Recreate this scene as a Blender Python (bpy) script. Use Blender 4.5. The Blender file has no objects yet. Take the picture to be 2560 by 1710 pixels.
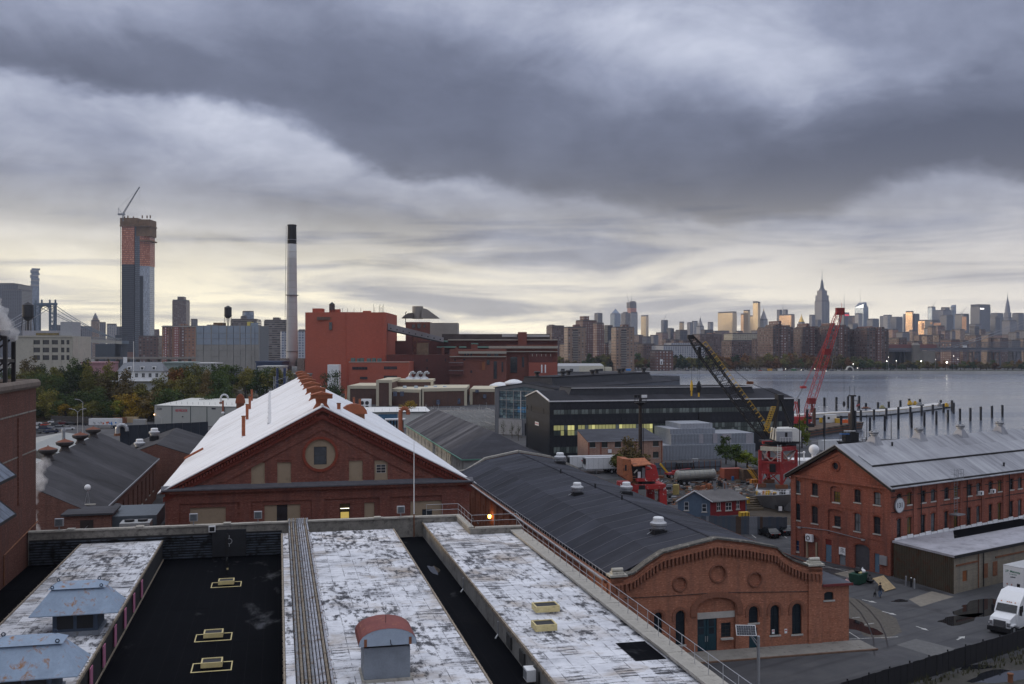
import bpy,bmesh,math,random
from math import sin,cos,pi,radians as RD,atan2,sqrt,hypot
from mathutils import Vector,Matrix
from mathutils.geometry import tessellate_polygon
R=random.Random(7)
SC=bpy.context.scene
COL=SC.collection
FPX=2489.0
HOR=868.0
HC=30.0
cam_d=bpy.data.cameras.new('camera')
cam_d.sensor_width=36.0
cam_d.lens=FPX/2560.0*36.0
cam_d.clip_start=0.5
cam_d.clip_end=40000.0
cam_d.shift_y=-(855.0-HOR)/2560.0
cam=bpy.data.objects.new('camera',cam_d)
COL.objects.link(cam)
cam.location=(0,0,HC)
cam.rotation_euler=(RD(90),0,0)
SC.camera=cam
SC.render.engine='CYCLES'
SC.view_settings.view_transform='Standard'
SC.view_settings.look='None'
SC.view_settings.gamma=1.0
SC.view_settings.use_curve_mapping=False
SC.view_settings.exposure=0.5
SC.cycles.use_denoising=True
SC.cycles.max_bounces=6
SC.cycles.diffuse_bounces=2
SC.cycles.glossy_bounces=2
SC.cycles.transmission_bounces=3
SC.cycles.transparent_max_bounces=10
SC.cycles.volume_bounces=1
SC.cycles.sample_clamp_indirect=3.0
SUN_AZ=RD(-77.0)
SUN_EL=RD(9.0)
W=bpy.data.worlds.new('World')
SC.world=W
W.use_nodes=True
W.cycles.sampling_method='MANUAL'
W.cycles.sample_map_resolution=512
class NG:
 """small helper that writes node arithmetic"""
 def __init__(s,tree):
  s.t=tree
 def n(s,kind,**kw):
  nd=s.t.nodes.new(kind)
  for k,v in kw.items():
   setattr(nd,k,v)
  return nd
 def put(s,sock,v):
  if isinstance(v,bpy.types.NodeSocket):
   s.t.links.new(v,sock)
  elif isinstance(v,(tuple,list))and len(v)==3 and sock.type=='RGBA':
   sock.default_value=(*v,1.0)
  else:
   sock.default_value=v
 def m(s,op,a,b=None,c=None,clamp=False):
  nd=s.n('ShaderNodeMath',operation={'*':'MULTIPLY','-':'SUBTRACT','/':'DIVIDE','+':'ADD'}.get(op,op),use_clamp=clamp)
  s.put(nd.inputs[0],a)
  if b is not None:s.put(nd.inputs[1],b)
  if c is not None:s.put(nd.inputs[2],c)
  return nd.outputs[0]
 def mix(s,f,a,b,kind='MIX'):
  nd=s.n('ShaderNodeMix',data_type='RGBA',blend_type=kind)
  s.put(nd.inputs[0],f);s.put(nd.inputs[6],a);s.put(nd.inputs[7],b)
  return nd.outputs[2]
 def ramp(s,f,stops,interp='LINEAR'):
  nd=s.n('ShaderNodeValToRGB')
  nd.color_ramp.interpolation=interp
  el=nd.color_ramp.elements
  while len(el)<len(stops):el.new(0.5)
  for e,(p,c)in zip(el,stops):
   e.position=p
   e.color=(*c,1)if isinstance(c,(tuple,list))else(c,c,c,1)
  s.put(nd.inputs[0],f)
  return nd.outputs[0]
 def noise(s,vec,scale,detail=3,rough=.55,dist=0.0,lac=2.0):
  nd=s.n('ShaderNodeTexNoise')
  if vec is not None:s.put(nd.inputs['Vector'],vec)
  nd.inputs['Scale'].default_value=scale
  nd.inputs['Detail'].default_value=detail
  nd.inputs['Roughness'].default_value=rough
  nd.inputs['Lacunarity'].default_value=lac
  nd.inputs['Distortion'].default_value=dist
  return nd.outputs['Fac']
 def xyz(s,v):
  nd=s.n('ShaderNodeSeparateXYZ');s.put(nd.inputs[0],v)
  return nd.outputs[0],nd.outputs[1],nd.outputs[2]
 def comb(s,x,y,z):
  nd=s.n('ShaderNodeCombineXYZ')
  s.put(nd.inputs[0],x);s.put(nd.inputs[1],y);s.put(nd.inputs[2],z)
  return nd.outputs[0]
def build_world():
 t=W.node_tree
 t.nodes.clear()
 g=NG(t)
 out=g.n('ShaderNodeOutputWorld')
 bg=g.n('ShaderNodeBackground')
 bg.inputs['Strength'].default_value=0.1
 sky=g.n('ShaderNodeTexSky',sky_type='NISHITA')
 sky.sun_disc=False
 sky.sun_elevation=SUN_EL
 sky.sun_rotation=SUN_AZ%(2*pi)
 sky.air_density=1.3;sky.dust_density=2.5
 tc=g.n('ShaderNodeTexCoord')
 d=tc.outputs['Generated']
 x,y,z=g.xyz(d)
 zz=g.m('MAXIMUM',z,0.0)
 az=g.m('ARCTAN2',x,y)
 inv=g.m('/',1.0,g.m('+',zz,0.13))
 px=g.m('*',x,inv);py=g.m('*',y,inv)
 deck=g.comb(px,py,3.7)
 big=g.noise(deck,0.55,2,.5,.3)
 mid=g.noise(deck,1.5,5,.52,.35)
 st=g.comb(g.m('*',az,4.0),g.m('*',zz,34.0),1.3)
 streak=g.noise(st,1.0,5,.56,.5)
 fine_s=g.comb(g.m('*',az,4.6),g.m('*',zz,9.0),4.1)
 wob=g.m('*',g.m('-',g.noise(fine_s,1.0,5,.58,.6),.5),.13)
 elw=g.m('+',zz,wob)
 def blob(a0,e0,sa,se,slope=0.0):
  da=g.m('-',az,a0)
  de=g.m('-',g.m('-',elw,e0),g.m('*',da,slope))
  q=g.m('+',g.m('POWER',g.m('ABSOLUTE',g.m('/',da,sa)),2.0),g.m('POWER',g.m('ABSOLUTE',g.m('/',de,se)),2.0))
  return g.m('EXPONENT',g.m('*',q,-1.0))
 A=lambda p:math.atan((p-1280)/FPX)
 E=lambda p:sin(math.atan((HOR-p)/FPX))
 puff=g.noise(g.comb(g.m('*',az,7.5),g.m('*',zz,13.0),8.2),1.0,8,.60,.25)
 dens=g.m('+',g.m('*',g.m('-',mid,.5),.36),g.m('*',g.m('-',big,.5),.25))
 dens=g.m('+',dens,g.m('*',g.m('-',puff,.5),.72))
 nearh=g.m('EXPONENT',g.m('*',g.m('POWER',g.m('/',zz,.12),2.0),-1.0))
 dens=g.m('+',dens,g.m('*',g.m('*',g.m('-',streak,.5),.62),g.m('MULTIPLY_ADD',nearh,.85,.15)))
 dens=g.m('+',dens,.40)
 fc=g.n('ShaderNodeFloatCurve');cv=fc.mapping.curves[0]
 edge_pts=[(-300,250),(0,262),(300,285),(600,305),(760,352),(1000,425),(1300,478),(1600,512),(1850,532),(2050,528),(2200,498),(2380,470),(2600,500),(2800,520)]
 pts=[((A(p)+.62)/1.24,E(q)/.35)for p,q in edge_pts]
 cv.points[0].location=(0.0,pts[0][1]);cv.points[-1].location=(1.0,pts[-1][1])
 for p in pts:cv.points.new(*p)
 fc.mapping.update()
 g.put(fc.inputs['Value'],g.m('/',g.m('+',az,.62),1.24,clamp=True))
 wob2=g.m('+',g.m('*',g.m('-',g.noise(fine_s,1.6,6,.6,.4),.5),.055),g.m('*',g.m('-',puff,.5),.03))
 tt_=g.m('-',g.m('+',zz,wob2),g.m('*',fc.outputs[0],.35))
 mr=g.n('ShaderNodeMapRange',interpolation_type='SMOOTHSTEP');g.put(mr.inputs['Value'],tt_);mr.inputs['From Min'].default_value=-.010;mr.inputs['From Max'].default_value=.016
 edge=mr.outputs[0]
 fade=g.m('EXPONENT',g.m('*',g.m('MAXIMUM',tt_,0.0),-8.5))
 dens=g.m('+',dens,g.m('*',edge,g.m('MULTIPLY_ADD',fade,.43,.03)))
 dens=g.m('+',dens,g.m('*',g.m('-',1.0,edge),g.m('*',g.m('EXPONENT',g.m('*',g.m('ABSOLUTE',tt_),-34.0)),-.09)))
 for amp,bl in((.20,blob(A(2080),E(450),.34,.045,.03)),(.20,blob(A(2520),E(390),.20,.07,-.1)),(.13,blob(A(180),E(420),.34,.055,0)),(.06,blob(A(1150),E(300),.4,.05,-.1)),(-.22,blob(A(660),E(365),.13,.030,-.14)),(-.34,blob(A(1800),E(150),.25,.046,-.12)),(-.30,blob(A(180),E(95),.17,.042,0)),(-.10,blob(A(900),E(40),.3,.03,0)),(-.06,blob(A(1950),E(600),.5,.022,0)),(.14,blob(A(900),E(520),.55,.026,-.03)),(.10,blob(A(250),E(575),.4,.018,0)),(.12,blob(A(1150),E(650),.30,.010,0)),(.14,blob(A(500),E(665),.25,.010,0))):
  dens=g.m('+',dens,g.m('*',bl,amp))
 cloud=g.ramp(dens,[(0.0,(.55,.58,.67)),(.20,(.365,.392,.490)),(.45,(.212,.236,.325)),(.70,(.112,.127,.187)),(1.0,(.062,.071,.112))])
 warm=g.m('EXPONENT',g.m('*',g.m('POWER',g.m('/',zz,.13),2.0),-1.0))
 cloud=g.mix(g.m('*',warm,.75),cloud,g.mix(1.0,cloud,(1.38,1.20,.88),'MULTIPLY'))
 low=g.m('EXPONENT',g.m('*',g.m('POWER',g.m('/',zz,.088),2.0),-1.0))
 side=g.m('MULTIPLY_ADD',g.m('COSINE',g.m('-',az,RD(-42))),.5,.5)
 side=g.m('POWER',side,3.0)
 glow=g.mix(side,(.64,.60,.60),(1.27,1.13,.75))
 gap=g.m('*',low,g.ramp(g.m('+',g.m('*',streak,1.0),g.m('*',zz,-1.0)),[(.38,1.0),(.56,.20)]),clamp=True)
 c=g.mix(gap,cloud,glow)
 up=g.m('SMOOTH_MIN',g.m('MAXIMUM',g.m('*',g.m('-',zz,.33),1.6),0.0),1.0,.1)
 c=g.mix(up,c,g.mix(.25,(1.06,1.09,1.18),cloud))
 below=g.m('LESS_THAN',z,-0.004)
 c=g.mix(below,c,(.30,.30,.32))
 c10=g.mix(1.0,c,(10.0,10.0,10.0),'MULTIPLY')
 c10=g.mix(.04,c10,sky.outputs[0])
 g.put(bg.inputs['Color'],c10)
 g.put(out.inputs['Surface'],bg.outputs[0])
build_world()
sun_d=bpy.data.lights.new('sun','SUN')
sun_d.energy=0.9
sun_d.angle=RD(12)
sun_d.color=(1.0,.80,.55)
sun=bpy.data.objects.new('sun',sun_d)
COL.objects.link(sun)
sun.location=(-300,60,200)
sdir=Vector((sin(SUN_AZ)*cos(SUN_EL),cos(SUN_AZ)*cos(SUN_EL),sin(SUN_EL)))
sun.rotation_euler=sdir.to_track_quat('Z','Y').to_euler()
def P(px,py,Y):
 return Vector(((px-1280)/FPX*Y,Y,HC-(py-HOR)/FPX*Y))
def G(px,py,z=0.0):
 Y=(HC-z)*FPX/(py-HOR)
 return Vector(((px-1280)/FPX*Y,Y,z))
TH=RD(13.2)
CT,ST=cos(TH),sin(TH)
def GR(a,b,z=0.0):
 return Vector((a*CT-b*ST,a*ST+b*CT,z))
def AB(px,py,z):
 p=G(px,py,z)
 return(p.x*CT+p.y*ST,-p.x*ST+p.y*CT)
def a_at(px,b):
 k=(px-1280)/FPX
 return b*(ST+k*CT)/(CT-k*ST)
def b_at(px,a):
 k=(px-1280)/FPX
 return a*(CT-k*ST)/(ST+k*CT)
def z_at(py,a,b):
 Y=a*ST+b*CT
 return HC-(py-HOR)/FPX*Y
class MB:
 def __init__(s):
  s.v=[];s.f=[];s.mi=[];s.cur=0
 def add(s,vs,fs):
  o=len(s.v)
  s.v.extend([tuple(p)for p in vs])
  for f in fs:
   s.f.append([i+o for i in f]);s.mi.append(s.cur)
  return s
 def box(s,x0,x1,y0,y1,z0,z1):
  v=[(x0,y0,z0),(x1,y0,z0),(x1,y1,z0),(x0,y1,z0),(x0,y0,z1),(x1,y0,z1),(x1,y1,z1),(x0,y1,z1)]
  return s.add(v,[(0,3,2,1),(4,5,6,7),(0,1,5,4),(1,2,6,5),(2,3,7,6),(3,0,4,7)])
 def quad(s,a,b,c,d):
  return s.add([a,b,c,d],[(0,1,2,3)])
 def tri(s,a,b,c):
  return s.add([a,b,c],[(0,1,2)])
 def frustum(s,x0,x1,y0,y1,z0,X0,X1,Y0,Y1,z1):
  v=[(x0,y0,z0),(x1,y0,z0),(x1,y1,z0),(x0,y1,z0),(X0,Y0,z1),(X1,Y0,z1),(X1,Y1,z1),(X0,Y1,z1)]
  return s.add(v,[(0,3,2,1),(4,5,6,7),(0,1,5,4),(1,2,6,5),(2,3,7,6),(3,0,4,7)])
 def prism(s,poly,z0,z1):
  n=len(poly)
  v=[(p[0],p[1],z0)for p in poly]+[(p[0],p[1],z1)for p in poly]
  fs=[tuple(range(n-1,-1,-1)),tuple(range(n,2*n))]
  fs+=[(i,(i+1)%n,n+(i+1)%n,n+i)for i in range(n)]
  return s.add(v,fs)
 def loft(s,A,B,caps=True):
  """two matching rings of 3-D points joined by sides"""
  n=len(A)
  fs=[(i,(i+1)%n,n+(i+1)%n,n+i)for i in range(n)]
  if caps:fs+=[tuple(range(n-1,-1,-1)),tuple(range(n,2*n))]
  return s.add(list(A)+list(B),fs)
 def rod(s,a,b,r,r2=None,n=6,cap=True):
  a=Vector(a);b=Vector(b);r2=r if r2 is None else r2
  d=b-a
  if d.length<1e-6:return s
  q=d.to_track_quat('Z','Y')
  A=[a+q@Vector((cos(2*pi*(i+.5)/n)*r,sin(2*pi*(i+.5)/n)*r,0))for i in range(n)]
  B=[b+q@Vector((cos(2*pi*(i+.5)/n)*r2,sin(2*pi*(i+.5)/n)*r2,0))for i in range(n)]
  return s.loft(A,B,cap)
 def bar(s,a,b,w,h=None):
  return s.rod(a,b,w*.7071,n=4)
 def path(s,pts,r,n=6):
  for i in range(len(pts)-1):
   s.rod(pts[i],pts[i+1],r,n=n)
  return s
 def lathe(s,prof,n=16,c=(0,0,0)):
  o=len(s.v);m=len(prof)
  vs=[]
  for r,z in prof:
   for i in range(n):
    a=2*pi*i/n
    vs.append((c[0]+r*cos(a),c[1]+r*sin(a),c[2]+z))
  fs=[]
  for j in range(m-1):
   for i in range(n):
    k=(i+1)%n
    fs.append((j*n+i,j*n+k,(j+1)*n+k,(j+1)*n+i))
  fs.append(tuple(range(n-1,-1,-1)))
  fs.append(tuple((m-1)*n+i for i in range(n)))
  return s.add(vs,fs)
 def lattice(s,a,b,w,h,n,r,rb=None):
  """four-chord lattice mast from a to b; w, h half sizes at both ends ((w0,h0),(w1,h1))"""
  a=Vector(a);b=Vector(b);d=(b-a).normalized()
  side=d.cross(Vector((0,0,1)))
  if side.length<.05:side=Vector((1,0,0))
  side.normalize();up=side.cross(d).normalized()
  rb=rb or r*.6
  def ring(t):
   c=a.lerp(b,t);ww=w[0]+(w[1]-w[0])*t;hh=h[0]+(h[1]-h[0])*t
   return[c+side*ww+up*hh,c-side*ww+up*hh,c-side*ww-up*hh,c+side*ww-up*hh]
  R0,R1=ring(0),ring(1)
  for i in range(4):s.rod(R0[i],R1[i],r,n=4)
  pr=R0
  for k in range(1,n+1):
   q=ring(k/n)
   for i in range(4):
    j=(i+1)%4
    if k%2:s.rod(pr[i],q[j],rb,n=4,cap=False)
    else:s.rod(pr[j],q[i],rb,n=4,cap=False)
   pr=q
  return s
 def obj(s,name,mats,parent=None,loc=None,rotz=None,smooth=False):
  me=bpy.data.meshes.new(name)
  me.from_pydata(s.v,[],s.f)
  if not isinstance(mats,(list,tuple)):mats=[mats]
  for m in mats:me.materials.append(m)
  if any(s.mi):me.polygons.foreach_set('material_index',s.mi)
  if smooth:me.polygons.foreach_set('use_smooth',[True]*len(me.polygons))
  me.update()
  return link(name,me,parent,loc,rotz)
MB.oo=MB.obj
VV=Vector
XB=lambda*a,**k:MB().box(*a,**k)
XR=lambda*a,**k:MB().rod(*a,**k)
XL=lambda*a,**k:MB().lathe(*a,**k)
XP=lambda*a,**k:MB().path(*a,**k)
XF=lambda*a,**k:MB().frustum(*a,**k)
XA=lambda*a,**k:MB().bar(*a,**k)
XO=lambda*a,**k:MB().loft(*a,**k)
def link(name,data,parent=None,loc=None,rotz=None):
 o=bpy.data.objects.new(name,data)
 COL.objects.link(o)
 if parent is not None:o.parent=parent
 if loc is not None:o.location=loc
 if rotz is not None:o.rotation_euler=(0,0,rotz)
 return o
def tag(o,label=None,cat=None,group=None,kind=None):
 if label:o['label']=label
 if cat:o['category']=cat
 if group:o['group']=group
 if kind:o['kind']=kind
 return o
def TG(name,label,cat,loc=(0,0,0),rotz=0.0,group=None,scale=None):
 o=link(name,None,None,loc,rotz)
 o.empty_display_size=0.3
 if scale:o.scale=(scale,)*3
 return tag(o,label,cat,group)
def copy_tree(o,parent=None):
 c=o.copy();COL.objects.link(c);c.parent=parent
 for ch in o.children_recursive_list if False else list(o.children):
  copy_tree(ch,c)
 return c
def FN(o):
 bm=bmesh.new();bm.from_mesh(o.data)
 bmesh.ops.recalc_face_normals(bm,faces=bm.faces)
 bm.to_mesh(o.data);bm.free()
 return o
def arch(u0,u1,v0,v1,rise,n=8):
 """window outline, v1 = springing + rise"""
 pts=[(u0,v0),(u1,v0)]
 c=(u0+u1)/2;hw=(u1-u0)/2;sp=v1-rise
 for i in range(n+1):
  a=pi*i/n
  pts.append((c+hw*cos(a),sp+rise*sin(a)))
 return pts
def circ(u,v,r,n=24):
 return[(u+r*cos(2*pi*i/n),v+r*sin(2*pi*i/n))for i in range(n)]
def rect(u0,u1,v0,v1):
 return[(u0,v0),(u1,v0),(u1,v1),(u0,v1)]
class Plane:
 def __init__(s,O,U,V=(0,0,1)):
  s.O=Vector(O);s.U=Vector(U).normalized();s.V=Vector(V).normalized();s.N=s.U.cross(s.V)
 def at(s,u,v,n=0.0):
  return s.O+s.U*u+s.V*v+s.N*n
def PN(mb,pl,outline,holes=(),depth=.25,n=0.0,back=False):
 loops=[[VV((p[0],p[1],0))for p in outline]]+[[VV((p[0],p[1],0))for p in h]for h in holes]
 tris=tessellate_polygon(loops)
 flat=[p for l in loops for p in l]
 vs=[pl.at(p.x,p.y,n)for p in flat]
 fs=[]
 for t in tris:
  a,b,c=(flat[i]for i in t)
  cr=(b.x-a.x)*(c.y-a.y)-(b.y-a.y)*(c.x-a.x)
  if abs(cr)<1e-9:continue
  fs.append(tuple(t)if cr>0 else(t[0],t[2],t[1]))
 mb.add(vs,fs)
 for h in holes:
  if depth:
   k=len(h)
   for i in range(k):
    p,q=h[i],h[(i+1)%k]
    mb.quad(pl.at(q[0],q[1],n),pl.at(p[0],p[1],n),pl.at(p[0],p[1],n-depth),pl.at(q[0],q[1],n-depth))
 return mb
def slab(mb,pl,poly,n0,n1):
 """a polygon in the plane given thickness from n0 (back) to n1 (front)"""
 loops=[[VV((p[0],p[1],0))for p in poly]]
 k=len(poly)
 area=sum(poly[i][0]*poly[(i+1)%k][1]-poly[(i+1)%k][0]*poly[i][1]for i in range(k))
 if area<0:poly=poly[::-1];loops=[[VV((p[0],p[1],0))for p in poly]]
 PN(mb,pl,poly,n=n1)
 o=len(mb.v)
 for i in range(k):
  p,q=poly[i],poly[(i+1)%k]
  mb.quad(pl.at(p[0],p[1],n0),pl.at(q[0],q[1],n0),pl.at(q[0],q[1],n1),pl.at(p[0],p[1],n1))
 return mb
def RS(mb,pl,outer,inner,n0,n1):
 k=len(outer)
 for i in range(k):
  j=(i+1)%k
  a,b,c,d=outer[i],outer[j],inner[j],inner[i]
  mb.quad(pl.at(*a,n1),pl.at(*b,n1),pl.at(*c,n1),pl.at(*d,n1))
  mb.quad(pl.at(*a,n0),pl.at(*b,n0),pl.at(*b,n1),pl.at(*a,n1))
  mb.quad(pl.at(*d,n1),pl.at(*c,n1),pl.at(*c,n0),pl.at(*d,n0))
 return mb
MATS={}
def new_mat(name):
 m=bpy.data.materials.new(name);m.use_nodes=True
 t=m.node_tree;t.nodes.clear()
 g=NG(t)
 o=g.n('ShaderNodeOutputMaterial');b=g.n('ShaderNodeBsdfPrincipled')
 t.links.new(b.outputs[0],o.inputs[0])
 MATS[name]=m
 return m,g,b
def bump(g,b,h,strength=.3,dist=.05):
 bp=g.n('ShaderNodeBump');bp.inputs['Strength'].default_value=strength;bp.inputs['Distance'].default_value=dist
 g.put(bp.inputs['Height'],h);g.put(b.inputs['Normal'],bp.outputs[0])
def ocoord(g):
 return g.n('ShaderNodeTexCoord').outputs['Object']
def PL(name,c,rough=.7,metal=0.0,var=.25,scale=1.5,spec=.4,stain=None,stain_at=(.55,.75),bmp=0.0):
 """colour broken up by two scales of noise, optionally stained"""
 if name in MATS:return MATS[name]
 m,g,b=new_mat(name)
 v=ocoord(g)
 n1=g.noise(v,scale,4,.6);n2=g.noise(v,scale*7.3,3,.6)
 f=g.m('+',g.m('*',n1,.65),g.m('*',n2,.35))
 col=g.ramp(f,[(.25,tuple(k*(1-var)for k in c)),(.75,tuple(min(1,k*(1+var))for k in c))])
 if stain:
  s=g.noise(v,scale*1.7+.3,5,.65,.4)
  col=g.mix(g.ramp(s,[(stain_at[0],0.0),(stain_at[1],1.0)]),col,stain)
 g.put(b.inputs['Base Color'],col)
 b.inputs['Roughness'].default_value=rough;b.inputs['Metallic'].default_value=metal
 b.inputs['Specular IOR Level'].default_value=spec
 if bmp:bump(g,b,f,bmp)
 return m
def brick(name,c1,c2,mortar=(.30,.26,.23),bw=.22,bh=.075,var=.35,bscale=1.0,soot=.35,speck=1.0):
 """brick courses in wall coordinates (x + y along the wall, z up)"""
 if name in MATS:return MATS[name]
 m,g,b=new_mat(name)
 v=ocoord(g)
 x,y,z=g.xyz(v)
 uv=g.comb(g.m('+',x,y),z,0.0)
 bt=g.n('ShaderNodeTexBrick');g.put(bt.inputs['Vector'],uv)
 g.put(bt.inputs['Color1'],c1);g.put(bt.inputs['Color2'],c2);g.put(bt.inputs['Mortar'],mortar)
 bt.inputs['Scale'].default_value=1.0/bscale
 bt.inputs['Brick Width'].default_value=bw;bt.inputs['Row Height'].default_value=bh
 bt.inputs['Mortar Size'].default_value=.007;bt.inputs['Bias'].default_value=-.1
 n1=g.noise(v,.22,5,.62);n2=g.noise(v,2.6,3,.6)
 crs=g.noise(g.comb(g.m('*',g.m('+',x,y),.35),0.0,g.m('*',z,5.0)),1.0,3,.6)
 bk=g.noise(g.comb(g.m('*',g.m('+',x,y),3.6),0.0,g.m('*',z,10.0)),1.0,2,.5)
 st=g.noise(g.comb(g.m('*',x,1.4),g.m('*',y,1.4),g.m('*',z,.12)),1.0,4,.6)
 col=g.mix(g.ramp(n1,[(.35,0.0),(.7,soot)]),bt.outputs[0],tuple(k*.42 for k in c1))
 col=g.mix(g.ramp(crs,[(.42,0.0),(.66,.55)]),col,tuple(k*.55 for k in c1))
 col=g.mix(g.ramp(bk,[(.56,0.0),(.68,.75*speck)]),col,tuple(min(1,k*1.25+.05)for k in c2))
 col=g.mix(g.ramp(bk,[(.30,.8*speck),(.43,0.0)]),col,tuple(k*.28+.008 for k in c1))
 col=g.mix(g.ramp(st,[(.46,0.0),(.72,soot*1.5)]),col,(c1[0]*.28+.02,c1[1]*.4+.02,c1[2]*.5+.02))
 eff=g.noise(v,.5,5,.65,.3);col=g.mix(g.ramp(eff,[(.60,0.0),(.74,.4)]),col,(c2[0]*.8+.06,c2[1]*.9+.07,c2[2]*.9+.07))
 col=g.mix(g.m('*',n2,var),col,tuple(min(1,k*1.35+.01)for k in c2))
 g.put(b.inputs['Base Color'],col)
 b.inputs['Roughness'].default_value=.88;b.inputs['Specular IOR Level'].default_value=.25
 bump(g,b,bt.outputs['Fac'],-.25,.02)
 return m
def emit(name,c,s):
 if name in MATS:return MATS[name]
 m,g,b=new_mat(name)
 g.put(b.inputs['Base Color'],c);g.put(b.inputs['Emission Color'],c);b.inputs['Emission Strength'].default_value=s
 return m
def glass(name,c=(.03,.04,.05),rough=.08,spec=.6):
 if name in MATS:return MATS[name]
 m,g,b=new_mat(name)
 v=ocoord(g)
 n=g.noise(v,.9,2,.5)
 g.put(b.inputs['Base Color'],g.ramp(n,[(.35,c),(.7,tuple(k*2.0 for k in c))]))
 b.inputs['Roughness'].default_value=rough;b.inputs['Specular IOR Level'].default_value=spec
 return m
def gpos(g,rot=0.0):
 """world position turned into the street grid"""
 p=g.n('ShaderNodeNewGeometry').outputs['Position']
 if rot:
  v=g.n('ShaderNodeVectorRotate',rotation_type='Z_AXIS')
  g.put(v.inputs['Vector'],p);v.inputs['Angle'].default_value=rot
  p=v.outputs[0]
 return p
def objrand(g):
 return g.n('ShaderNodeObjectInfo').outputs['Random']
def m_asphalt():
 m,g,b=new_mat('asphalt')
 p=gpos(g)
 n1=g.noise(p,.035,5,.6);n2=g.noise(p,.4,4,.6);n3=g.noise(p,9.0,2,.6)
 f=g.m('+',g.m('*',n1,.5),g.m('+',g.m('*',n2,.35),g.m('*',n3,.15)))
 col=g.ramp(f,[(.3,(.030,.031,.036)),(.5,(.055,.056,.062)),(.7,(.098,.097,.098))])
 pr=gpos(g,RD(-34))
 x,y,z=g.xyz(pr)
 track=g.noise(g.comb(g.m('*',x,.05),g.m('*',y,1.1),0.0),1.0,3,.5)
 col=g.mix(g.ramp(track,[(.52,0.0),(.66,.5)]),col,(.022,.022,.026))
 wet=g.noise(p,.11,4,.6,.6)
 wf=g.ramp(wet,[(.56,0.0),(.66,1.0)])
 col=g.mix(g.m('*',wf,.55),col,(.016,.017,.02))
 g.put(b.inputs['Base Color'],col)
 g.put(b.inputs['Roughness'],g.m('MULTIPLY_ADD',wf,-.45,.9))
 bump(g,b,n3,.15,.01)
 return m
def m_land():
 m,g,b=new_mat('land')
 p=gpos(g)
 n1=g.noise(p,.012,5,.6);n2=g.noise(p,.12,4,.6)
 col=g.ramp(g.m('+',g.m('*',n1,.6),g.m('*',n2,.4)),[(.35,(.035,.036,.03)),(.5,(.07,.07,.068)),(.68,(.13,.125,.115))])
 g.put(b.inputs['Base Color'],col);b.inputs['Roughness'].default_value=.95
 return m
def m_water():
 m,g,b=new_mat('river_water')
 p=gpos(g)
 x,y,z=g.xyz(p)
 v1=g.comb(g.m('*',x,.35),y,0.0)
 w1=g.noise(v1,.16,3,.6);w2=g.noise(v1,.9,3,.6);w3=g.noise(v1,3.2,2,.5)
 big=g.noise(g.comb(g.m('*',x,.25),y,2.0),.012,3,.55)
 h=g.m('+',g.m('*',w1,.7),g.m('+',g.m('*',w2,.35),g.m('*',w3,.12)))
 g.put(b.inputs['Base Color'],(.125,.148,.19))
 g.put(b.inputs['Roughness'],g.ramp(big,[(.35,.12),(.65,.24)]))
 b.inputs['IOR'].default_value=1.333
 bump(g,b,h,.32,.5)
 return m
def m_white_roof():
 m,g,b=new_mat('weathered_white_coat')
 p=gpos(g,-TH)
 x,y,z=g.xyz(p)
 q=g.comb(g.m('*',x,.9),g.m('*',y,.45),0.0)
 big=g.noise(p,.10,4,.6)
 n1=g.noise(q,1.3,6,.68,.25)
 n2=g.noise(g.comb(g.m('*',x,.35),g.m('*',y,2.4),0.0),1.9,5,.66)
 n3=g.noise(p,14.0,3,.65)
 rr=objrand(g)
 bt=g.n('ShaderNodeTexBrick');g.put(bt.inputs['Vector'],p);bt.inputs['Scale'].default_value=1.0;bt.inputs['Brick Width'].default_value=.95;bt.inputs['Row Height'].default_value=1.3
 bt.inputs['Mortar Size'].default_value=.028;bt.offset=0.0;g.put(bt.inputs['Color1'],(0,0,0));g.put(bt.inputs['Color2'],(1,1,1));g.put(bt.inputs['Mortar'],(.5,.5,.5))
 cell=g.xyz(bt.outputs[0])[0]
 dab=g.noise(g.comb(g.m('*',x,2.4),g.m('*',y,.95),3.0),1.0,4,.62)
 brush=g.noise(g.comb(g.m('*',x,.42),g.m('*',y,3.6),7.0),1.0,5,.66)
 sel=g.ramp(g.noise(p,.085,2,.5),[(.42,0.0),(.58,1.0)])
 s=g.m('+',g.m('*',g.m('-',dab,.5),g.m('MULTIPLY_ADD',sel,-.75,.95)),g.m('*',g.m('-',brush,.5),g.m('MULTIPLY_ADD',sel,.75,.25)))
 s=g.m('+',s,g.m('*',g.m('-',n3,.5),.30))
 s=g.m('+',s,g.m('*',g.m('-',cell,.5),.14))
 s=g.m('+',s,g.m('*',g.m('-',big,.5),.30))
 s=g.m('+',g.m('+',s,g.m('*',g.m('-',rr,.5),.06)),.5)
 seam=g.m('*',g.m('-',1.0,bt.outputs['Fac']),0.0)
 seam=g.m('*',bt.outputs['Fac'],g.ramp(n1,[(.44,0.0),(.60,.8)]))
 worn=g.m('MAXIMUM',g.ramp(s,[(.505,0.0),(.57,.66),(.65,.97)]),seam)
 base=g.ramp(g.noise(p,.55,4,.6),[(.3,(.50,.51,.545)),(.6,(.72,.73,.765))])
 rust=g.noise(p,.30,5,.62,.5)
 base=g.mix(g.ramp(rust,[(.50,0.0),(.70,.8)]),base,(.30,.235,.17))
 col=g.mix(worn,base,(.040,.040,.047))
 g.put(b.inputs['Base Color'],col);b.inputs['Roughness'].default_value=.8;b.inputs['Specular IOR Level'].default_value=.25
 bump(g,b,s,.2,.02)
 return m
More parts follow.
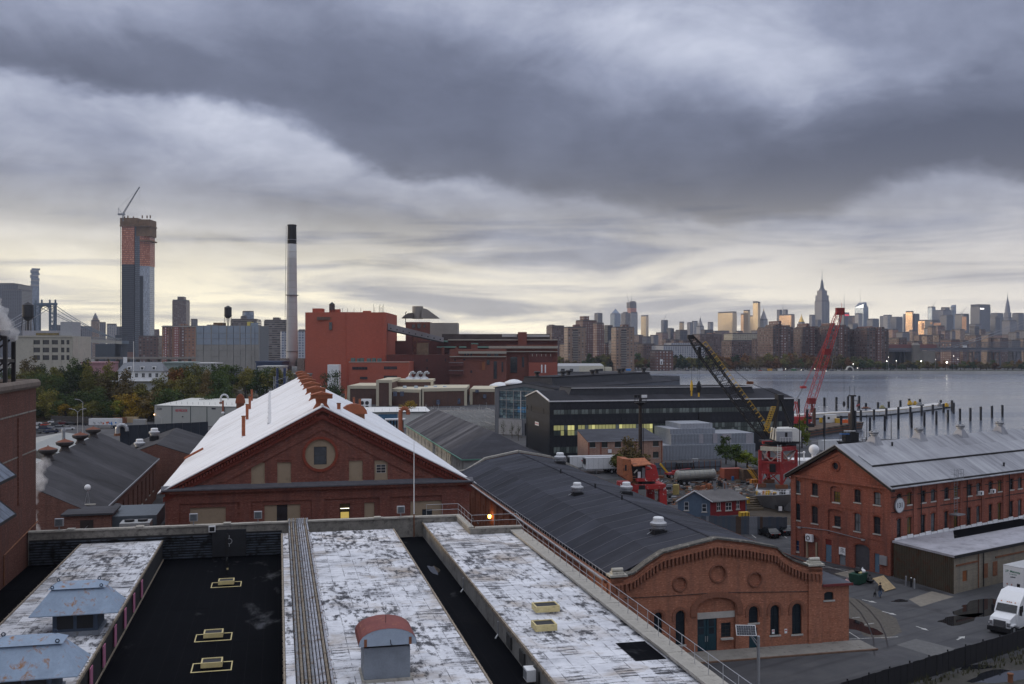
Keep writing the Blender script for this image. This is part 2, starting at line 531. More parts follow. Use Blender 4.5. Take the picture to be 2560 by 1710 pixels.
def m_black_roof():
 m,g,b=new_mat('black_roof_felt')
 p=gpos(g,-TH)
 n1=g.noise(p,.12,5,.62);n2=g.noise(p,3.0,4,.65)
 f=g.m('+',g.m('*',n1,.75),g.m('*',n2,.25))
 col=g.ramp(f,[(.3,(.0025,.003,.0042)),(.58,(.0045,.005,.007)),(.72,(.010,.010,.011)),(.80,(.03,.028,.026))])
 x,y,z=g.xyz(p)
 wet=g.noise(g.comb(x,g.m('*',y,.45),2.0),.30,5,.62,.3)
 wf=g.ramp(wet,[(.62,0.0),(.74,1.0)])
 lap=g.m('LESS_THAN',g.m('FRACT',g.m('/',x,.98)),.035)
 col=g.mix(g.m('*',lap,.6),col,(.014,.014,.016))
 g.put(b.inputs['Base Color'],col)
 g.put(b.inputs['Roughness'],g.m('MULTIPLY_ADD',wf,-.48,.82))
 g.put(b.inputs['Specular IOR Level'],g.m('MULTIPLY_ADD',wf,.20,.03))
 bump(g,b,n2,.2,.01)
 return m
def m_dark_shingle(name,c,scale=1.0):
 """dark felt roof: streaks down the fall, tone differs from strip to strip"""
 m,g,b=new_mat(name)
 p=gpos(g,-TH)
 x,y,z=g.xyz(p)
 n1=g.noise(g.comb(g.m('*',x,.25),g.m('*',y,1.3),z),.8*scale,5,.62)
 n2=g.noise(p,.16,4,.6);n3=g.noise(p,8,3,.6)
 f=g.m('+',g.m('+',g.m('*',n1,.38),g.m('*',n2,.42)),g.m('*',n3,.2))
 f=g.m('+',f,g.m('*',g.m('-',objrand(g),.5),.16))
 col=g.ramp(f,[(.3,tuple(k*.55 for k in c)),(.5,c),(.72,tuple(k*1.75 for k in c))])
 g.put(b.inputs['Base Color'],col);b.inputs['Roughness'].default_value=.88;b.inputs['Specular IOR Level'].default_value=.2
 bump(g,b,n3,.12,.01)
 return m
nc=m_asphalt();ot=m_land();u2=m_water();u9=m_white_roof();mF=m_black_roof()
mN=PL('weathered_concrete',(.23,.215,.19),.9,var=.4,scale=.8,stain=(.06,.055,.05),stain_at=(.5,.72),bmp=.2)
mC=PL('pale_stone_coping',(.36,.34,.30),.85,var=.25,scale=1.2,stain=(.14,.13,.12),stain_at=(.55,.8),bmp=.15)
mG=PL('galvanised_steel',(.42,.43,.45),.45,.6,var=.2,scale=2.0)
mS=PL('dull_grey_steel',(.26,.27,.29),.55,.4,var=.3,scale=1.5)
mB=PL('black_paint',(.012,.012,.014),.55,var=.4,scale=2)
wb=PL('yellow_hatch_paint',(.62,.52,.26),.7,var=.2,scale=3,stain=(.3,.26,.16),stain_at=(.55,.8))
mR=PL('rusty_iron',(.20,.085,.045),.9,var=.45,scale=1.6,stain=(.07,.035,.025))
mW=PL('white_paint',(.72,.73,.74),.5,var=.12,scale=1.0,stain=(.45,.44,.42),stain_at=(.6,.85))
ud,_g,_b=new_mat('puddle_water')
_b.inputs['Base Color'].default_value=(.012,.013,.016,1);_b.inputs['Roughness'].default_value=.04
def sheet(name,poly,z,mat,kind='structure',thick=None):
 c=VV((sum(p[0]for p in poly)/len(poly),sum(p[1]for p in poly)/len(poly),0))
 mb=MB()
 q=[(p[0]-c.x,p[1]-c.y)for p in poly]
 if thick:
  mb.prism(q,z-thick,z)
 else:
  mb.add([(p[0],p[1],z)for p in q],[tuple(range(len(q)))])
 o=mb.oo(name,mat,loc=c)
 FN(o)if thick else None
 return tag(o,kind=kind)
sheet('river',[(-6900,-300),(6900,-300),(6900,8000),(-6900,8000)],-2.0,u2)
YARD=[(-4000,-250),(900,-250),(900,325),(97,325),(92,440),(40,475),(-20,640),(-60,950),(-4000,950)]
sheet('ground',YARD,0.0,nc,thick=4)
SHORE=[(-6800,1700),(-900,1500),(-420,1260),(40,1212),(150,1200),(520,1188),(900,1195),(1600,1260),(6800,2200),(6800,7900),(-6800,7900)]
sheet('far_bank',SHORE,0.4,ot,thick=4)
nk=PL('bulkhead_stone',(.20,.19,.18),.9,var=.4,scale=.05)
for i,(p,q,w)in enumerate([((-420,1260),(40,1212),0),((40,1212),(150,1200),0),((150,1200),(520,1188),1),((520,1188),(900,1195),1)]):
 mb=MB();p=VV((*p,0));q=VV((*q,0));d=(q-p).normalized();n=VV((d.y,-d.x,0))
 mb.loft([p-n*1+VV((0,0,-3)),p+n*1.2+VV((0,0,-3)),p+n*1.2+VV((0,0,1.3)),p-n*1+VV((0,0,1.3))],[q-n*1+VV((0,0,-3)),q+n*1.2+VV((0,0,-3)),q+n*1.2+VV((0,0,1.3)),q-n*1+VV((0,0,1.3))])
 tag(mb.oo('bulkhead',nk if w==0 else PL('pale_bulkhead',(.42,.41,.40),.9,var=.2,scale=.05)),kind='structure')
def puddle(cx,cy,z,rx,ry,rot,seed,mat=ud,name='puddle'):
 rr=random.Random(seed);n=28
 ph=[rr.uniform(0,6.28)for _ in range(5)]
 pts=[]
 for i in range(n):
  a=2*pi*i/n
  r=1+.22*sin(2*a+ph[0])+.16*sin(3*a+ph[1])+.1*sin(5*a+ph[2])+.06*sin(8*a+ph[3])
  x,y=rx*r*cos(a),ry*r*sin(a)
  pts.append((x*cos(rot)-y*sin(rot),x*sin(rot)+y*cos(rot),0))
 mb=MB();mb.add(pts+[(0,0,0)],[(i,(i+1)%n,n)for i in range(n)])
 return tag(mb.oo(name,mat,loc=(cx,cy,z)),kind='structure')
ZD,ZV,ZM,ZL,ZP=10.7,11.8,13.1,12.5,13.75
B0,B1=26.0,95.4
FR=TG('foreground_building','flat roofed foreground block with worn white raised roofs and black lower roofs','building',(0,0,0),TH)
uh=PL('grey_render_wall',(.20,.195,.185),.9,var=.3,scale=.5,stain=(.08,.075,.07),stain_at=(.5,.75))
mb=MB()
mb.box(-21.5,17.0,B0,B1,0,ZD-.02)
mb.box(17.0,21.6,B0,88.4,0,ZD-.02)
mb.oo('base',uh,FR)
o3=brick('foreground_brick',(.20,.085,.055),(.25,.11,.07))
def sheets(prefix,mat,a0,a1,b0,b1,z,na,nb,thick=.02,jit=.008,parent=FR,seed=1):
 rr=random.Random(seed)
 da,db=(a1-a0)/na,(b1-b0)/nb
 me=None
 for j in range(nb):
  for i in range(na):
   zz=z+rr.uniform(0,jit)+.004*((i+j)%2)
   if me is None:
    o=XB(0,da+.03,0,db+.04,-thick,0).oo(prefix,mat,parent);me=o.data
   else:
    o=link(prefix,me,parent)
   o.location=(a0+i*da,b0+j*db,zz)
sheets('roof_felt_sheet',mF,-10.2,0.3,40,B1-.3,ZD,4,6,seed=2)
sheets('roof_felt_sheet',mF,-21.5,-17.1,40,B1-.3,ZD,2,6,seed=3)
mb=XB(10.4,13.5,40,B1-.3,ZD,ZV-.02);mb.oo('valley_floor',uh,FR)
sheets('roof_felt_sheet',mF,10.4,13.5,40,B1-.3,ZV,1,6,seed=4)
nv=PL('tarred_wall',(.022,.022,.024),.85,var=.5,scale=.6)
def raised(a0,a1,b0,b1,z0,z1,side,left=None):
 mb=XB(a0,a1,b0,b1,z0,z1-.03)
 mb.oo('raised_block',side,FR)
raised(-17.1,-10.2,40,94.9,ZD,ZL,nv)
raised(0.3,10.4,40,92.6,ZD,ZM,nv)
raised(13.5,17.0,40,B1-.25,ZD,ZM,uh)
raised(17.0,21.45,40,88.2,ZD,ZM-.004,uh)
sheets('roof_sheet',u9,-17.0,-10.3,40,94.9,ZL,7,16,jit=.012,seed=5)
sheets('roof_sheet',u9,2.75,10.3,40,92.6,ZM,8,15,jit=.012,seed=6)
sheets('roof_sheet',u9,13.6,17.0,40,B1-.3,ZM,1,52,jit=.012,seed=7)
sheets('roof_sheet',u9,17.0,21.3,40,88.1,ZM,1,46,jit=.012,seed=8)
n8=PL('rusty_edge_strip',(.30,.25,.19),.7,.2,var=.35,scale=2.0,stain=(.10,.07,.05))
for a,z,b1 in((-17.1,ZL,94.9),(-10.2,ZL,94.9),(10.4,ZM,92.6),(13.5,ZM,B1-.3),(0.3,ZM,92.6)):
 mb=MB()
 mb.box(a-.05,a+.05,40,b1,z-.14,z+.05)
 k=41.0
 while k<b1:
  mb.box(a-.09,a+.07,k,k+.06,z-.16,z+.065);k+=1.15
 mb.oo('edge_strip',n8,FR)
XB(.38,.85,40,92.6,ZM-.02,ZM+.03).oo('flashing',u9,FR)
XB(.85,2.75,40,92.6,ZM-.03,ZM-.005).oo('pipe_bed',PL('pipe_bed',(.05,.05,.05),.9,var=.4),FR)
uc=[PL('pipe_lagging_%d'%i,c,.6,.1,var=.3,scale=1.3,stain=(.13,.085,.05),stain_at=(.50,.66))for i,c in enumerate([(.22,.23,.25),(.24,.20,.15),(.13,.125,.115),(.36,.37,.41)])]
for i in range(10):
 a=.98+i*.185
 mb=MB();rr=random.Random(40+i)
 r=.072
 mb.path([(a,40,ZM+.11),(a+.02,66,ZM+.11),(a,93.9,ZM+.11),(a-.01*i,95.0,ZP-.12+.0),(a-.01*i,95.2,ZP+.12),(a,95.75,ZP+.12),(a,95.95,ZP-.6)],r,7)
 b=40+rr.uniform(0,3)
 while b<93.5:
  mb.rod((a,b,ZM+.11),(a,b+.12,ZM+.11),r*1.25,n=7);b+=3.05
 mb.oo('pipe',uc[rr.randrange(4)],FR,smooth=False)
b=41.0;me=None
while b<94:
 if me is None:o=XB(.88,2.8,0,.07,ZM,ZM+.035).oo('pipe_support',mR,FR);me=o.data
 else:o=link('pipe_support',me,FR)
 o.location=(0,b,0);b+=1.5
mb=MB()
mb.box(-21.5,17.0,B1-.2,B1+.2,ZD-.02,ZP-.12)
mb.box(16.8,17.2,88.2,B1-.2,ZM-.02,ZP-.12)
mb.box(17.2,21.6,88.2,88.6,ZM-.02,ZP-.12)
mb.oo('parapet_wall',mN,FR)
XB(21.15,21.6,40,88.2,0,ZM+.18).oo('outer_wall',o3,FR)
XB(-21.48,17.0,B1+.2,B1+.3,0,ZP-.3).oo('rear_brick_face',o3,FR)
def cope(a0,b0,a1,b1,w,z,n,h=.14):
 d=VV((a1-a0,b1-b0,0));L=d.length;d.normalize();nn=VV((-d.y,d.x,0))
 st=L/n
 me=None
 for i in range(n):
  if me is None:
   o=XB(.008,st-.008,-w/2,w/2,-h,0).oo('coping_stone',mC,FR);me=o.data
  else:o=link('coping_stone',me,FR)
  o.location=(a0+d.x*st*i,b0+d.y*st*i,z+R.uniform(-.012,.012));o.rotation_euler=(0,0,atan2(d.y,d.x))
cope(-21.5,B1,17.2,B1,.62,ZP,26)
cope(17.0,88.6,17.0,B1-.31,.5,ZP-.003,5)
cope(17.3,88.4,21.6,88.4,.5,ZP-.006,3)
cope(21.05,40,21.05,88.15,1.1,ZM+.32,36,.17)
for a in(-18.0,-12.2,-4.6,1.2,9.2):
 XB(a-.33,a+.33,B1-.36,B1+.36,ZP-.01,ZP+.09).oo('coping_pier',mC,FR)
uf=PL('ribbed_blue_grey_siding',(.085,.10,.125),.45,.5,var=.4,scale=.7,stain=(.02,.02,.022),stain_at=(.48,.62))
k=0
for z in[ZD+.12+.235*i for i in range(9)]:
 XR((-21.4,B1-.26,z),(.3,B1-.26,z),.075,n=6).oo('siding_rib',uf,FR)
XB(-21.4,.3,B1-.24,B1-.2,ZD,ZD+2.25).oo('siding_board',nv,FR)
mb=MB();mb.box(-5.9,-2.9,B1-.52,B1-.36,ZD+.1,ZP-.5)
o=mb.oo('black_panel',PL('slate_black_panel',(.02,.021,.025),.7,var=.5,scale=1.2),FR)
pl=Plane((-4.4,B1-.523,ZD+1.5),(1,0,0));mb=MB()
RS(mb,pl,circ(0,0,.27),circ(0,0,.21),.0,.003);slab(mb,pl,rect(-.03,.03,.24,.55),0,.003);slab(mb,pl,rect(-.02,.03,-.5,-.26),0,.003)
mb.oo('chalk_mark',PL('chalk',(.35,.35,.36),.9),FR)
ub=PL('pink_insulation',(.45,.16,.26),.8,var=.25,scale=3)
for i in range(9):
 b=46+i*4.2
 XB(-10.12,-10.06,b,b+.75,ZD+.35,ZL-.2).oo('pink_panel',ub,FR)
XB(-10.16,-10.10,40,94.9,ZD+.02,ZD+.14).oo('kick_rail',n8,FR)
for i,b in enumerate((72.5,60.5)):
 mb=MB();mb.path([(13.3,b,ZM-.15),(13.3,b,ZV+.35),(13.1,b-.1,ZV+.12)],.055,6)
 mb.oo('downpipe',mG,FR)
for i,b in enumerate((57.5,54.2,51.0)):
 XB(13.38,13.46,b,b+1.1,ZV+.25,ZM-.3).oo('louvre_panel',PL('dark_louvre',(.05,.05,.05),.8),FR)
mb_p=None
def railing(parent,pts,h=1.05,step=1.7,r=.019):
 global mb_p
 for k in range(len(pts)-1):
  p,q=Vector(pts[k]),Vector(pts[k+1]);L=(q-p).length;n=max(1,round(L/step))
  for i in range(n+(1 if k==len(pts)-2 else 0)):
   c=p.lerp(q,i/n)
   if mb_p is None:
    mb_p=MB();mb_p.rod((0,0,-.3),(0,0,h),r);mb_p.box(-.11,.11,-.11,.11,-.34,-.28)
    mb_p=mb_p.oo('rail_post',mG,parent).data;o=parent.children[-1]
    bpy.data.objects['rail_post'].location=c
   else:
    link('rail_post',mb_p,parent,c)
  for hh,nm in((h,'top_rail'),(h*.5,'middle_rail')):
   XR(p+VV((0,0,hh)),q+VV((0,0,hh)),r).oo(nm,mG,parent)
RL=TG('roof_railing','thin galvanised pipe railing along the walkway at the edge of the worn white roof','railing',(0,0,0),TH)
railing(RL,[(13.9,B1,ZP),(17.0,B1,ZP),(17.0,88.5,ZP),(21.2,88.5,ZP),(21.2,86,ZM+.34),(21.2,40,ZM+.34)])
XB(21.62,21.72,40,88.6,ZM-.25,ZM-.1).oo('red_gutter',PL('red_oxide',(.16,.03,.03),.7),FR)
def hip_vent(label,a,b,s=1.0):
 t=TG('roof_ventilator',label,'ventilator',GR(a,b,ZL),TH,'hipped roof ventilators')
 m1=MATS.get('pale_blue_paint')or PL('pale_blue_paint',(.27,.35,.46),.55,.1,var=.22,scale=1.0,stain=(.30,.16,.08),stain_at=(.56,.68))
 m2=MATS.get('navy_paint')or PL('navy_paint',(.045,.065,.10),.6,var=.3,scale=2)
 w,d=1.3*s,1.25*s
 XB(-w-.12,w+.12,-d-.12,d+.12,0,.28).oo('curb',PL('vent_curb',(.20,.22,.25),.8,stain=(.1,.08,.06)),t)
 XB(-w,w,-d,d,.28,1.45*s).oo('body',m2,t)
 for x0,x1 in((-w+.25,-.1),(.1,w-.25)):
  XB(x0,x1,-d-.03,-d+.0,.45,1.25).oo('louvre',mB,t)
 z0,z1,z2=1.45*s,2.75*s,3.15*s
 W0,D0=2.55*s,1.75*s;W1,D1=1.5*s,.62*s
 lo=MB();lo.frustum(-W0,W0,-D0,D0,z0,-W1,W1,-D1,D1,z1);lo.box(-W0,W0,-D0,D0,z0-.05,z0)
 lo.oo('lower_hood',m1,t)
 up=MB();up.frustum(-W1*1.12,W1*1.12,-D1*1.2,D1*1.2,z1+.06,-W1*.8,W1*.8,-D1*.1,D1*.1,z2)
 up.oo('upper_hood',m1,t)
 XB(-W1*1.0,W1*1.0,-D1,D1,z1,z1+.06).oo('hood_gap',m2,t)
 for x,y,z in((-W1*.8,0,z2),(W1*.8,0,z2),(W1*.95,-D1*1.1,z1+.1),(-W1*.95,-D1*1.1,z1+.1)):
  mb=MB();pl=Plane((x,y,z+.09),(1,0,0));RS(mb,pl,circ(0,0,.11,10),circ(0,0,.06,10),-.02,.02)
  mb.oo('lifting_eye',m2,t)
 return t
hip_vent('pale blue hipped metal ventilator standing whole on the worn left roof',-12.0,66.0,.98)
hip_vent('rust streaked pale blue hipped ventilator cut off by the bottom edge of the picture',-12.1,53.9,1.0)
t=TG('barrel_ventilator','barrel roofed ventilator with rusty red hood and grey steel body','ventilator',GR(5.35,51.4,ZM),TH)
mg=PL('grey_vent_paint',(.19,.215,.25),.6,.2,var=.25,scale=1.5,stain=(.20,.11,.06),stain_at=(.66,.8))
XB(-1.16,1.16,-1.0,1.0,0,1.75).oo('body',mg,t)
XB(-1.0,1.0,-.9,.9,1.75,1.95).oo('throat',mB,t)
XB(-1.26,1.26,-1.08,1.08,0,.16).oo('curb',mC,t)
hood=MB();n=12;prof=[(1.45*cos(pi*i/n),1.95+.12+.72*sin(pi*i/n))for i in range(n+1)]
A=[(x,-1.35,z)for x,z in prof];B=[(x,1.35,z)for x,z in prof]
for i in range(n):hood.quad(A[i],A[i+1],B[i+1],B[i])
hood.quad((-1.45,-1.35,2.07),(-1.45,1.35,2.07),(-1.45,1.35,1.93),(-1.45,-1.35,1.93));hood.quad((1.45,1.35,2.07),(1.45,-1.35,2.07),(1.45,-1.35,1.93),(1.45,1.35,1.93))
hood.oo('hood',PL('rusty_red_hood',(.20,.05,.04),.6,.1,var=.3,scale=1.0,stain=(.42,.19,.06),stain_at=(.6,.74)),t)
for y,s in((-1.33,1),(1.33,-1)):
 e=MB();pl=Plane((0,y,0),(s,0,0))
 slab(e,pl,[(1.44,1.93)]+[(p[0]*.995,p[1]-.01)for p in prof]+[(-1.44,1.93)],-.03,.0);e.oo('end_panel',PL('pale_vent_end',(.30,.36,.44),.6,var=.15,stain=(.3,.16,.08),stain_at=(.66,.8)),t)
for x in(-1.12,1.12):
 XB(x-.07,x+.07,-1.352,-1.342,1.93,2.30).oo('rust_band',mR,t)
XR((0,-.2,2.75),(.02,-.2,3.7),.012).oo('lightning_rod',mB,t)
XP([(0,-.2,2.8),(.1,-1.2,2.45),(.14,-1.42,2.0),(.3,-1.42,1.9)],.018).oo('cable',mB,t)
def hatch(label,a,b,z,w,d,h=.42,frame=True,group='yellow rimmed roof hatches'):
 t=TG('roof_hatch',label,'roof hatch',GR(a,b,z),TH,group)
 rim=MB()
 for x0,x1,y0,y1 in((-w,w,-d,-d+.09),(-w,w,d-.09,d),(-w,-w+.09,-d+.09,d-.09),(w-.09,w,-d+.09,d-.09)):
  rim.box(x0,x1,y0,y1,.12,h)
 rim.oo('rim',wb,t)
 XB(-w+.08,w-.08,-d+.08,d-.08,.1,h-.05).oo('lid',mB,t)
 XB(-w+.1,w-.1,-d+.1,d-.1,-.02,.12).oo('curb',u9 if z>12 else mB,t)
 if frame:
  fm=MB();W_,D_=w*1.9,d*1.75;q=.07
  for x0,x1,y0,y1 in((-W_,W_,-D_,-D_+q*2),(-W_,-W_+q,-D_+q*2,D_),(W_-q,W_,-D_+q*2,D_),(-W_+q,-w,D_-q*2,D_),(w,W_-q,D_-q*2,D_)):
   fm.box(x0,x1,y0,y1,.012,.018)
  fm.oo('painted_outline',wb,t)
for lab,px,py,w in(('yellow rimmed hatch with painted outline below the tall thin black vent pipe',566,1462,.62),('middle of three yellow outlined hatches on the black roof',534,1594,.62),('yellow outlined hatch on the black roof, nearest the bottom edge',530,1668,.62)):
 a,b=AB(px,py,ZD);hatch(lab,a,b,ZD+.012,w,.52)
for lab,px,py,w in(('larger yellow rimmed hatch on the white right roof, farther of the pair',1364,1530,.78),('smaller yellow rimmed hatch on the white right roof, nearer of the pair',1360,1577,.66)):
 a,b=AB(px,py,ZM);hatch(lab,a,b,ZM+.012,w,.58,.5,False,'yellow hatches on white roof')
a,b=AB(565,1452,ZD)
t=TG('vent_pipe','tall thin black vent pipe standing on the black roof by a yellow hatch','pipe',GR(a,b,ZD+.012),TH)
XR((0,0,0),(0,0,3.6),.045,n=8).oo('pipe',mB,t)
XR((-.02,2.6,0),(-.02,2.6,3.4),.07,n=8).oo('second_pipe',mB,t)
XB(-.06,.1,-.06,.06,.02,.12).oo('collar',wb,t);XB(-.09,.06,2.53,2.68,.35,.5).oo('collar',wb,t)
XB(-.05,.0,0,2.6,1.4,1.45).oo('tie_bar',mB,t)
for i,(px,py)in enumerate(((1318,1650),(1358,1697))):
 k=(px-1280)/FPX;b=b_at(px,13.0)
 t=TG('air_conditioner','white boxed air conditioner on the valley wall, '+('farther of the two' if i==0 else 'partly cut by the bottom edge'),'air conditioner',GR(13.16,b,ZV+.35),TH,'valley wall air conditioners')
 XB(-.28,.28,-.42,.42,0,.62).oo('case',mW,t)
 for j in range(5):XB(-.30,-.28,-.36+j*.15,-.26+j*.15,.08,.54).oo('slat',PL('ac_slat',(.25,.26,.28),.6),t)
 XB(-.26,.26,-.38,.38,-.04,0).oo('bracket',mR,t)
for i,(px,lab)in enumerate(((148,'by the left brick wall'),(484,'before the left boarded window'),(645,'before the second boarded opening'),(1002,'near the flagpole'))):
 a=a_at(px,B1)
 t=TG('floodlight','small square grey floodlight on the far parapet '+lab,'floodlight',GR(a,B1,ZP+.09),TH,'parapet floodlights')
 XB(-.36,.36,-.18,.18,.25,.92).oo('housing',mG,t)
 XB(-.29,.29,-.2,-.18,.31,.86).oo('lens',glass('lamp_lens',(.10,.11,.12)),t)
 XB(-.05,.05,-.05,.05,-.1,.25).oo('stem',mS,t)
a=a_at(530,B1-.6)
t=TG('wall_lamp','little white framed lamp box on the inner face of the parapet','lamp',GR(a,B1-.45,ZP-.65),TH)
XB(-.3,.3,-.15,.2,0,.55).oo('housing',mW,t);XB(-.22,.22,-.17,-.15,.08,.47).oo('lens',mB,t)
a=a_at(1035,B1-.3)
t=TG('white_pole','tall slim white pole rising from the parapet before the white roof','pole',GR(a,B1-.3,ZV),TH)
XR((0,0,2.2),(0,0,9.2),.055,.03,8).oo('upper_pole',mW,t)
XR((0,0,-.0),(0,0,2.2),.06,.06,8).oo('lower_pole',mR,t)
o6,g_,b_=new_mat('pale_wet_film');b_.inputs['Base Color'].default_value=(.016,.017,.02,1);b_.inputs['Roughness'].default_value=.32;b_.inputs['Specular IOR Level'].default_value=.4
for px,py,z,rx,ry,s,m in((1085,1425,ZV,.35,1.9,4,ud),):
 a,b=AB(px,py,z);p=GR(a,b);puddle(p.x,p.y,z+.02,rx,ry,TH,s,m)
a0,b0=AB(1590,1605,ZM);XB(18.7,20.45,50.6,53.9,ZM+.03,ZM+.036).oo('repair_patch',mF,FR)
ou=brick('left_brick',(.105,.036,.026),(.15,.055,.036),(.15,.11,.09),soot=.5)
LW=TG('brick_tower_block','tall brick block at the left edge with slanted skylights and rounded coping','building',GR(-21.6,30,0),TH)
pl=Plane((0,0,0),(0,1,0))
zt=26.6
mb=MB()
mb.box(-30,0,0,68.6,0,zt)
mb.oo('wall',ou,LW)
XP([(0.02,0,zt+.1),(.02,68.6,zt+.1)],.42,8).oo('coping',PL('brown_coping',(.15,.12,.10),.9,var=.35),LW)
XP([(0.02,68.55,zt+.1),(-30,68.55,zt+.1)],.42,8).oo('coping',MATS['brown_coping'],LW)
for b,z0,z1 in((63.6,16.6,24.0),):
 for k in range(1):XB(-.01,.09,b-1.6,b-.4,z0,z1).oo('brick_pilaster',ou,LW)
XB(-.01,.06,56,68.5,24.2,24.32).oo('string_course',mN,LW)
XB(-.01,.05,40,68.5,20.6,20.7).oo('string_course',mN,LW)
for zc in(22.1,19.0):
 s=MB();y0,y1=44.0,56.6
 s.loft([(0,y0,zc-1.2),(1.2,y0,zc-2.3),(1.2,y0,zc-2.5),(0,y0,zc-2.5)],[(0,y1,zc-1.2),(1.2,y1,zc-2.3),(1.2,y1,zc-2.5),(0,y1,zc-2.5)])
 sk=s.oo('skylight',nv,LW)
 for j in range(8):
  yy=y0+.1+j*1.52
  MB().quad((.05,yy,zc-1.22),(1.18,yy,zc-2.25),(1.18,yy+1.42,zc-2.25),(.05,yy+1.42,zc-1.22)).oo('pane',glass('skylight_glass',(.10,.12,.15),.15),sk)
XP([(.06,57.5,10.8),(.06,57.5,13.2),(.06,69,14.0)],.06).oo('conduit',mR,LW)
t=TG('stack_frame','black steel frame holding a rusty smoke stack on the left brick block','chimney',GR(-25.4,96.0,zt),TH)
zt2=4.4
fr=MB()
for x in(-3.2,-.2,2.4):
 for y in(-2.2,0.6):
  fr.box(x-.16,x+.16,y-.16,y+.16,0,zt2)
for z in(2.2,zt2-.1):
 for y in(-2.2,.6):fr.box(-3.2,2.4,y-.12,y+.12,z-.14,z+.14)
 for x in(-3.2,-.2,2.4):fr.box(x-.12,x+.12,-2.2,.6,z-.13,z+.13)
for y in(-2.2,.6):
 fr.bar((-3.2,y,0),(-.2,y,2.2),.14);fr.bar((-.2,y,2.2),(2.4,y,4.3),.14);fr.bar((-.2,y,0),(2.4,y,2.2),.14);fr.bar((-3.2,y,2.2),(-.2,y,4.3),.14)
fr.oo('frame',mB,t)
XL([(.62,0),(.62,2.4),(.95,3.3),(.95,4.9)],14,(.6,-.8,0)).oo('stack',PL('brown_stack',(.10,.055,.045),.8,var=.4,stain=(.03,.02,.02)),t)
XB(-3.5,2.8,-2.5,-2.2,zt2+.1,zt2+.45).oo('platform_edge',mS,t)
XL([(.5,0),(.5,2.9)],12,(-1.9,-.9,0)).oo('second_stack',mS,t)
class Site:
 """a building's own frame: location, turn and planes in it"""
 def __init__(s,loc,rot):
  s.loc=Vector(loc);s.rot=rot
  s.M=Matrix.Translation(s.loc)@Matrix.Rotation(rot,4,'Z');s.I=s.M.inverted()
 def ray(s,px,py):
  o=s.I@VV((0,0,HC));d=s.I.to_3x3()@VV(((px-1280)/FPX,1.0,-(py-HOR)/FPX))
  return o,d
 def hit(s,px,py,p,n):
  o,d=s.ray(px,py);n=Vector(n);t=(Vector(p)-o).dot(n)/d.dot(n)
  return o+d*t
 def uv(s,px,py,pl):
  h=s.hit(px,py,pl.O,pl.N)-pl.O
  return h.dot(pl.U),h.dot(pl.V)
 def rect(s,pl,x0,x1,y0,y1):
  """pixel box -> (u0, u1, v0, v1) on the plane"""
  a=s.uv(x0,(y0+y1)/2,pl);b=s.uv(x1,(y0+y1)/2,pl);c=s.uv((x0+x1)/2,y0,pl);d=s.uv((x0+x1)/2,y1,pl)
  return min(a[0],b[0]),max(a[0],b[0]),d[1],c[1]
def crop(x0,y0,f):
 return lambda x,y:(x0+x/f,y0+y/f)
ug=PL('dark_sash',(.03,.03,.03),.6)
mL=glass('window_glass',(.018,.022,.028))
og=glass('window_glass_pale',(.09,.10,.11),.2)
ui=PL('stone_sill',(.42,.40,.37),.8,var=.2)
nh=PL('tan_boarding',(.31,.245,.17),.85,var=.12,scale=.5,stain=(.20,.16,.11),stain_at=(.58,.8))
def WN(parent,pl,shape,depth,glassm=None,rows=2,cols=2,sill=True,sash=None,head=None,name='window'):
 """a window set into an opening: sash mesh, pane and sill as its children"""
 us=[p[0]for p in shape];vs=[p[1]for p in shape]
 u0,u1,v0,v1=min(us),max(us),min(vs),max(vs);w=.055
 n=-depth
 mb=MB()
 cu,cv=(u0+u1)/2,(v0+v1)/2
 inner=[(cu+(p[0]-cu)*(1-2*w/(u1-u0)),cv+(p[1]-cv)*(1-2*w/(v1-v0)))for p in shape]
 RS(mb,pl,shape,inner,n-.02,n+.05)
 for i in range(1,cols):
  u=u0+(u1-u0)*i/cols;slab(mb,pl,rect(u-.025,u+.025,v0,v1-.03),n-.02,n+.035)
 for j in range(1,rows):
  v=v0+(v1-v0)*j/rows;slab(mb,pl,rect(u0,u1,v-.03,v+.03),n-.02,n+.03)
 o=mb.oo(name,sash or ug,parent)
 g=MB();PN(g,pl,shape,n=n);g.oo('pane',glassm or mL,o)
 if sill:
  k=MB();slab(k,pl,rect(u0-.12,u1+.12,v0-.16,v0),-.2,.10);k.oo('sill',ui,o)
 if head is not None:
  k=MB();head_poly=arch(u0-.14,u1+.14,v1-head-.1,v1+.16,head+.16);RS(k,pl,head_poly[2:],[(cu+(p[0]-cu)*.82,p[1]-.14)for p in head_poly[2:]],0,.04)
  k.oo('arch_head',parent.get('_brick')and MATS[parent['_brick']]or ui,o)
 return o
def board(parent,pl,shape,depth,mat=None,name='boarded_window'):
 g=MB();PN(g,pl,shape,n=-depth);return g.oo(name,mat or nh,parent)
# brick hall with the white gabled roof
mH=brick('hall_brick',(.155,.046,.033),(.215,.068,.046),(.25,.19,.16),soot=.45)
S=Site(GR(4.9,116,0),TH)
GB=TG('gabled_brick_hall','long brick hall with a bright white gabled roof and boarded round window','building',S.loc,S.rot)
HW,EZ,AZ,LEN=17.1,14.35,23.3,119.0
pf=Plane((0,0,0),(1,0,0))
c2=crop(380,900,2.863)
def R2(pl,x0,x1,y0,y1,c=c2):
 a=c(x0,y0);b=c(x1,y1);return S.rect(pl,a[0],b[0],a[1],b[1])
holes=[];items=[]
cx,cv=S.uv(*c2(1205,672),pf);cv=17.75
ring_r,disc_r=2.02,1.72
holes.append(circ(cx,cv,disc_r,28))
up=[R2(pf,710,808,735,882),R2(pf,897,995,732,876),R2(pf,1410,1508,720,860),R2(pf,1593,1687,717,856)]
for r in up:holes.append(rect(*r))
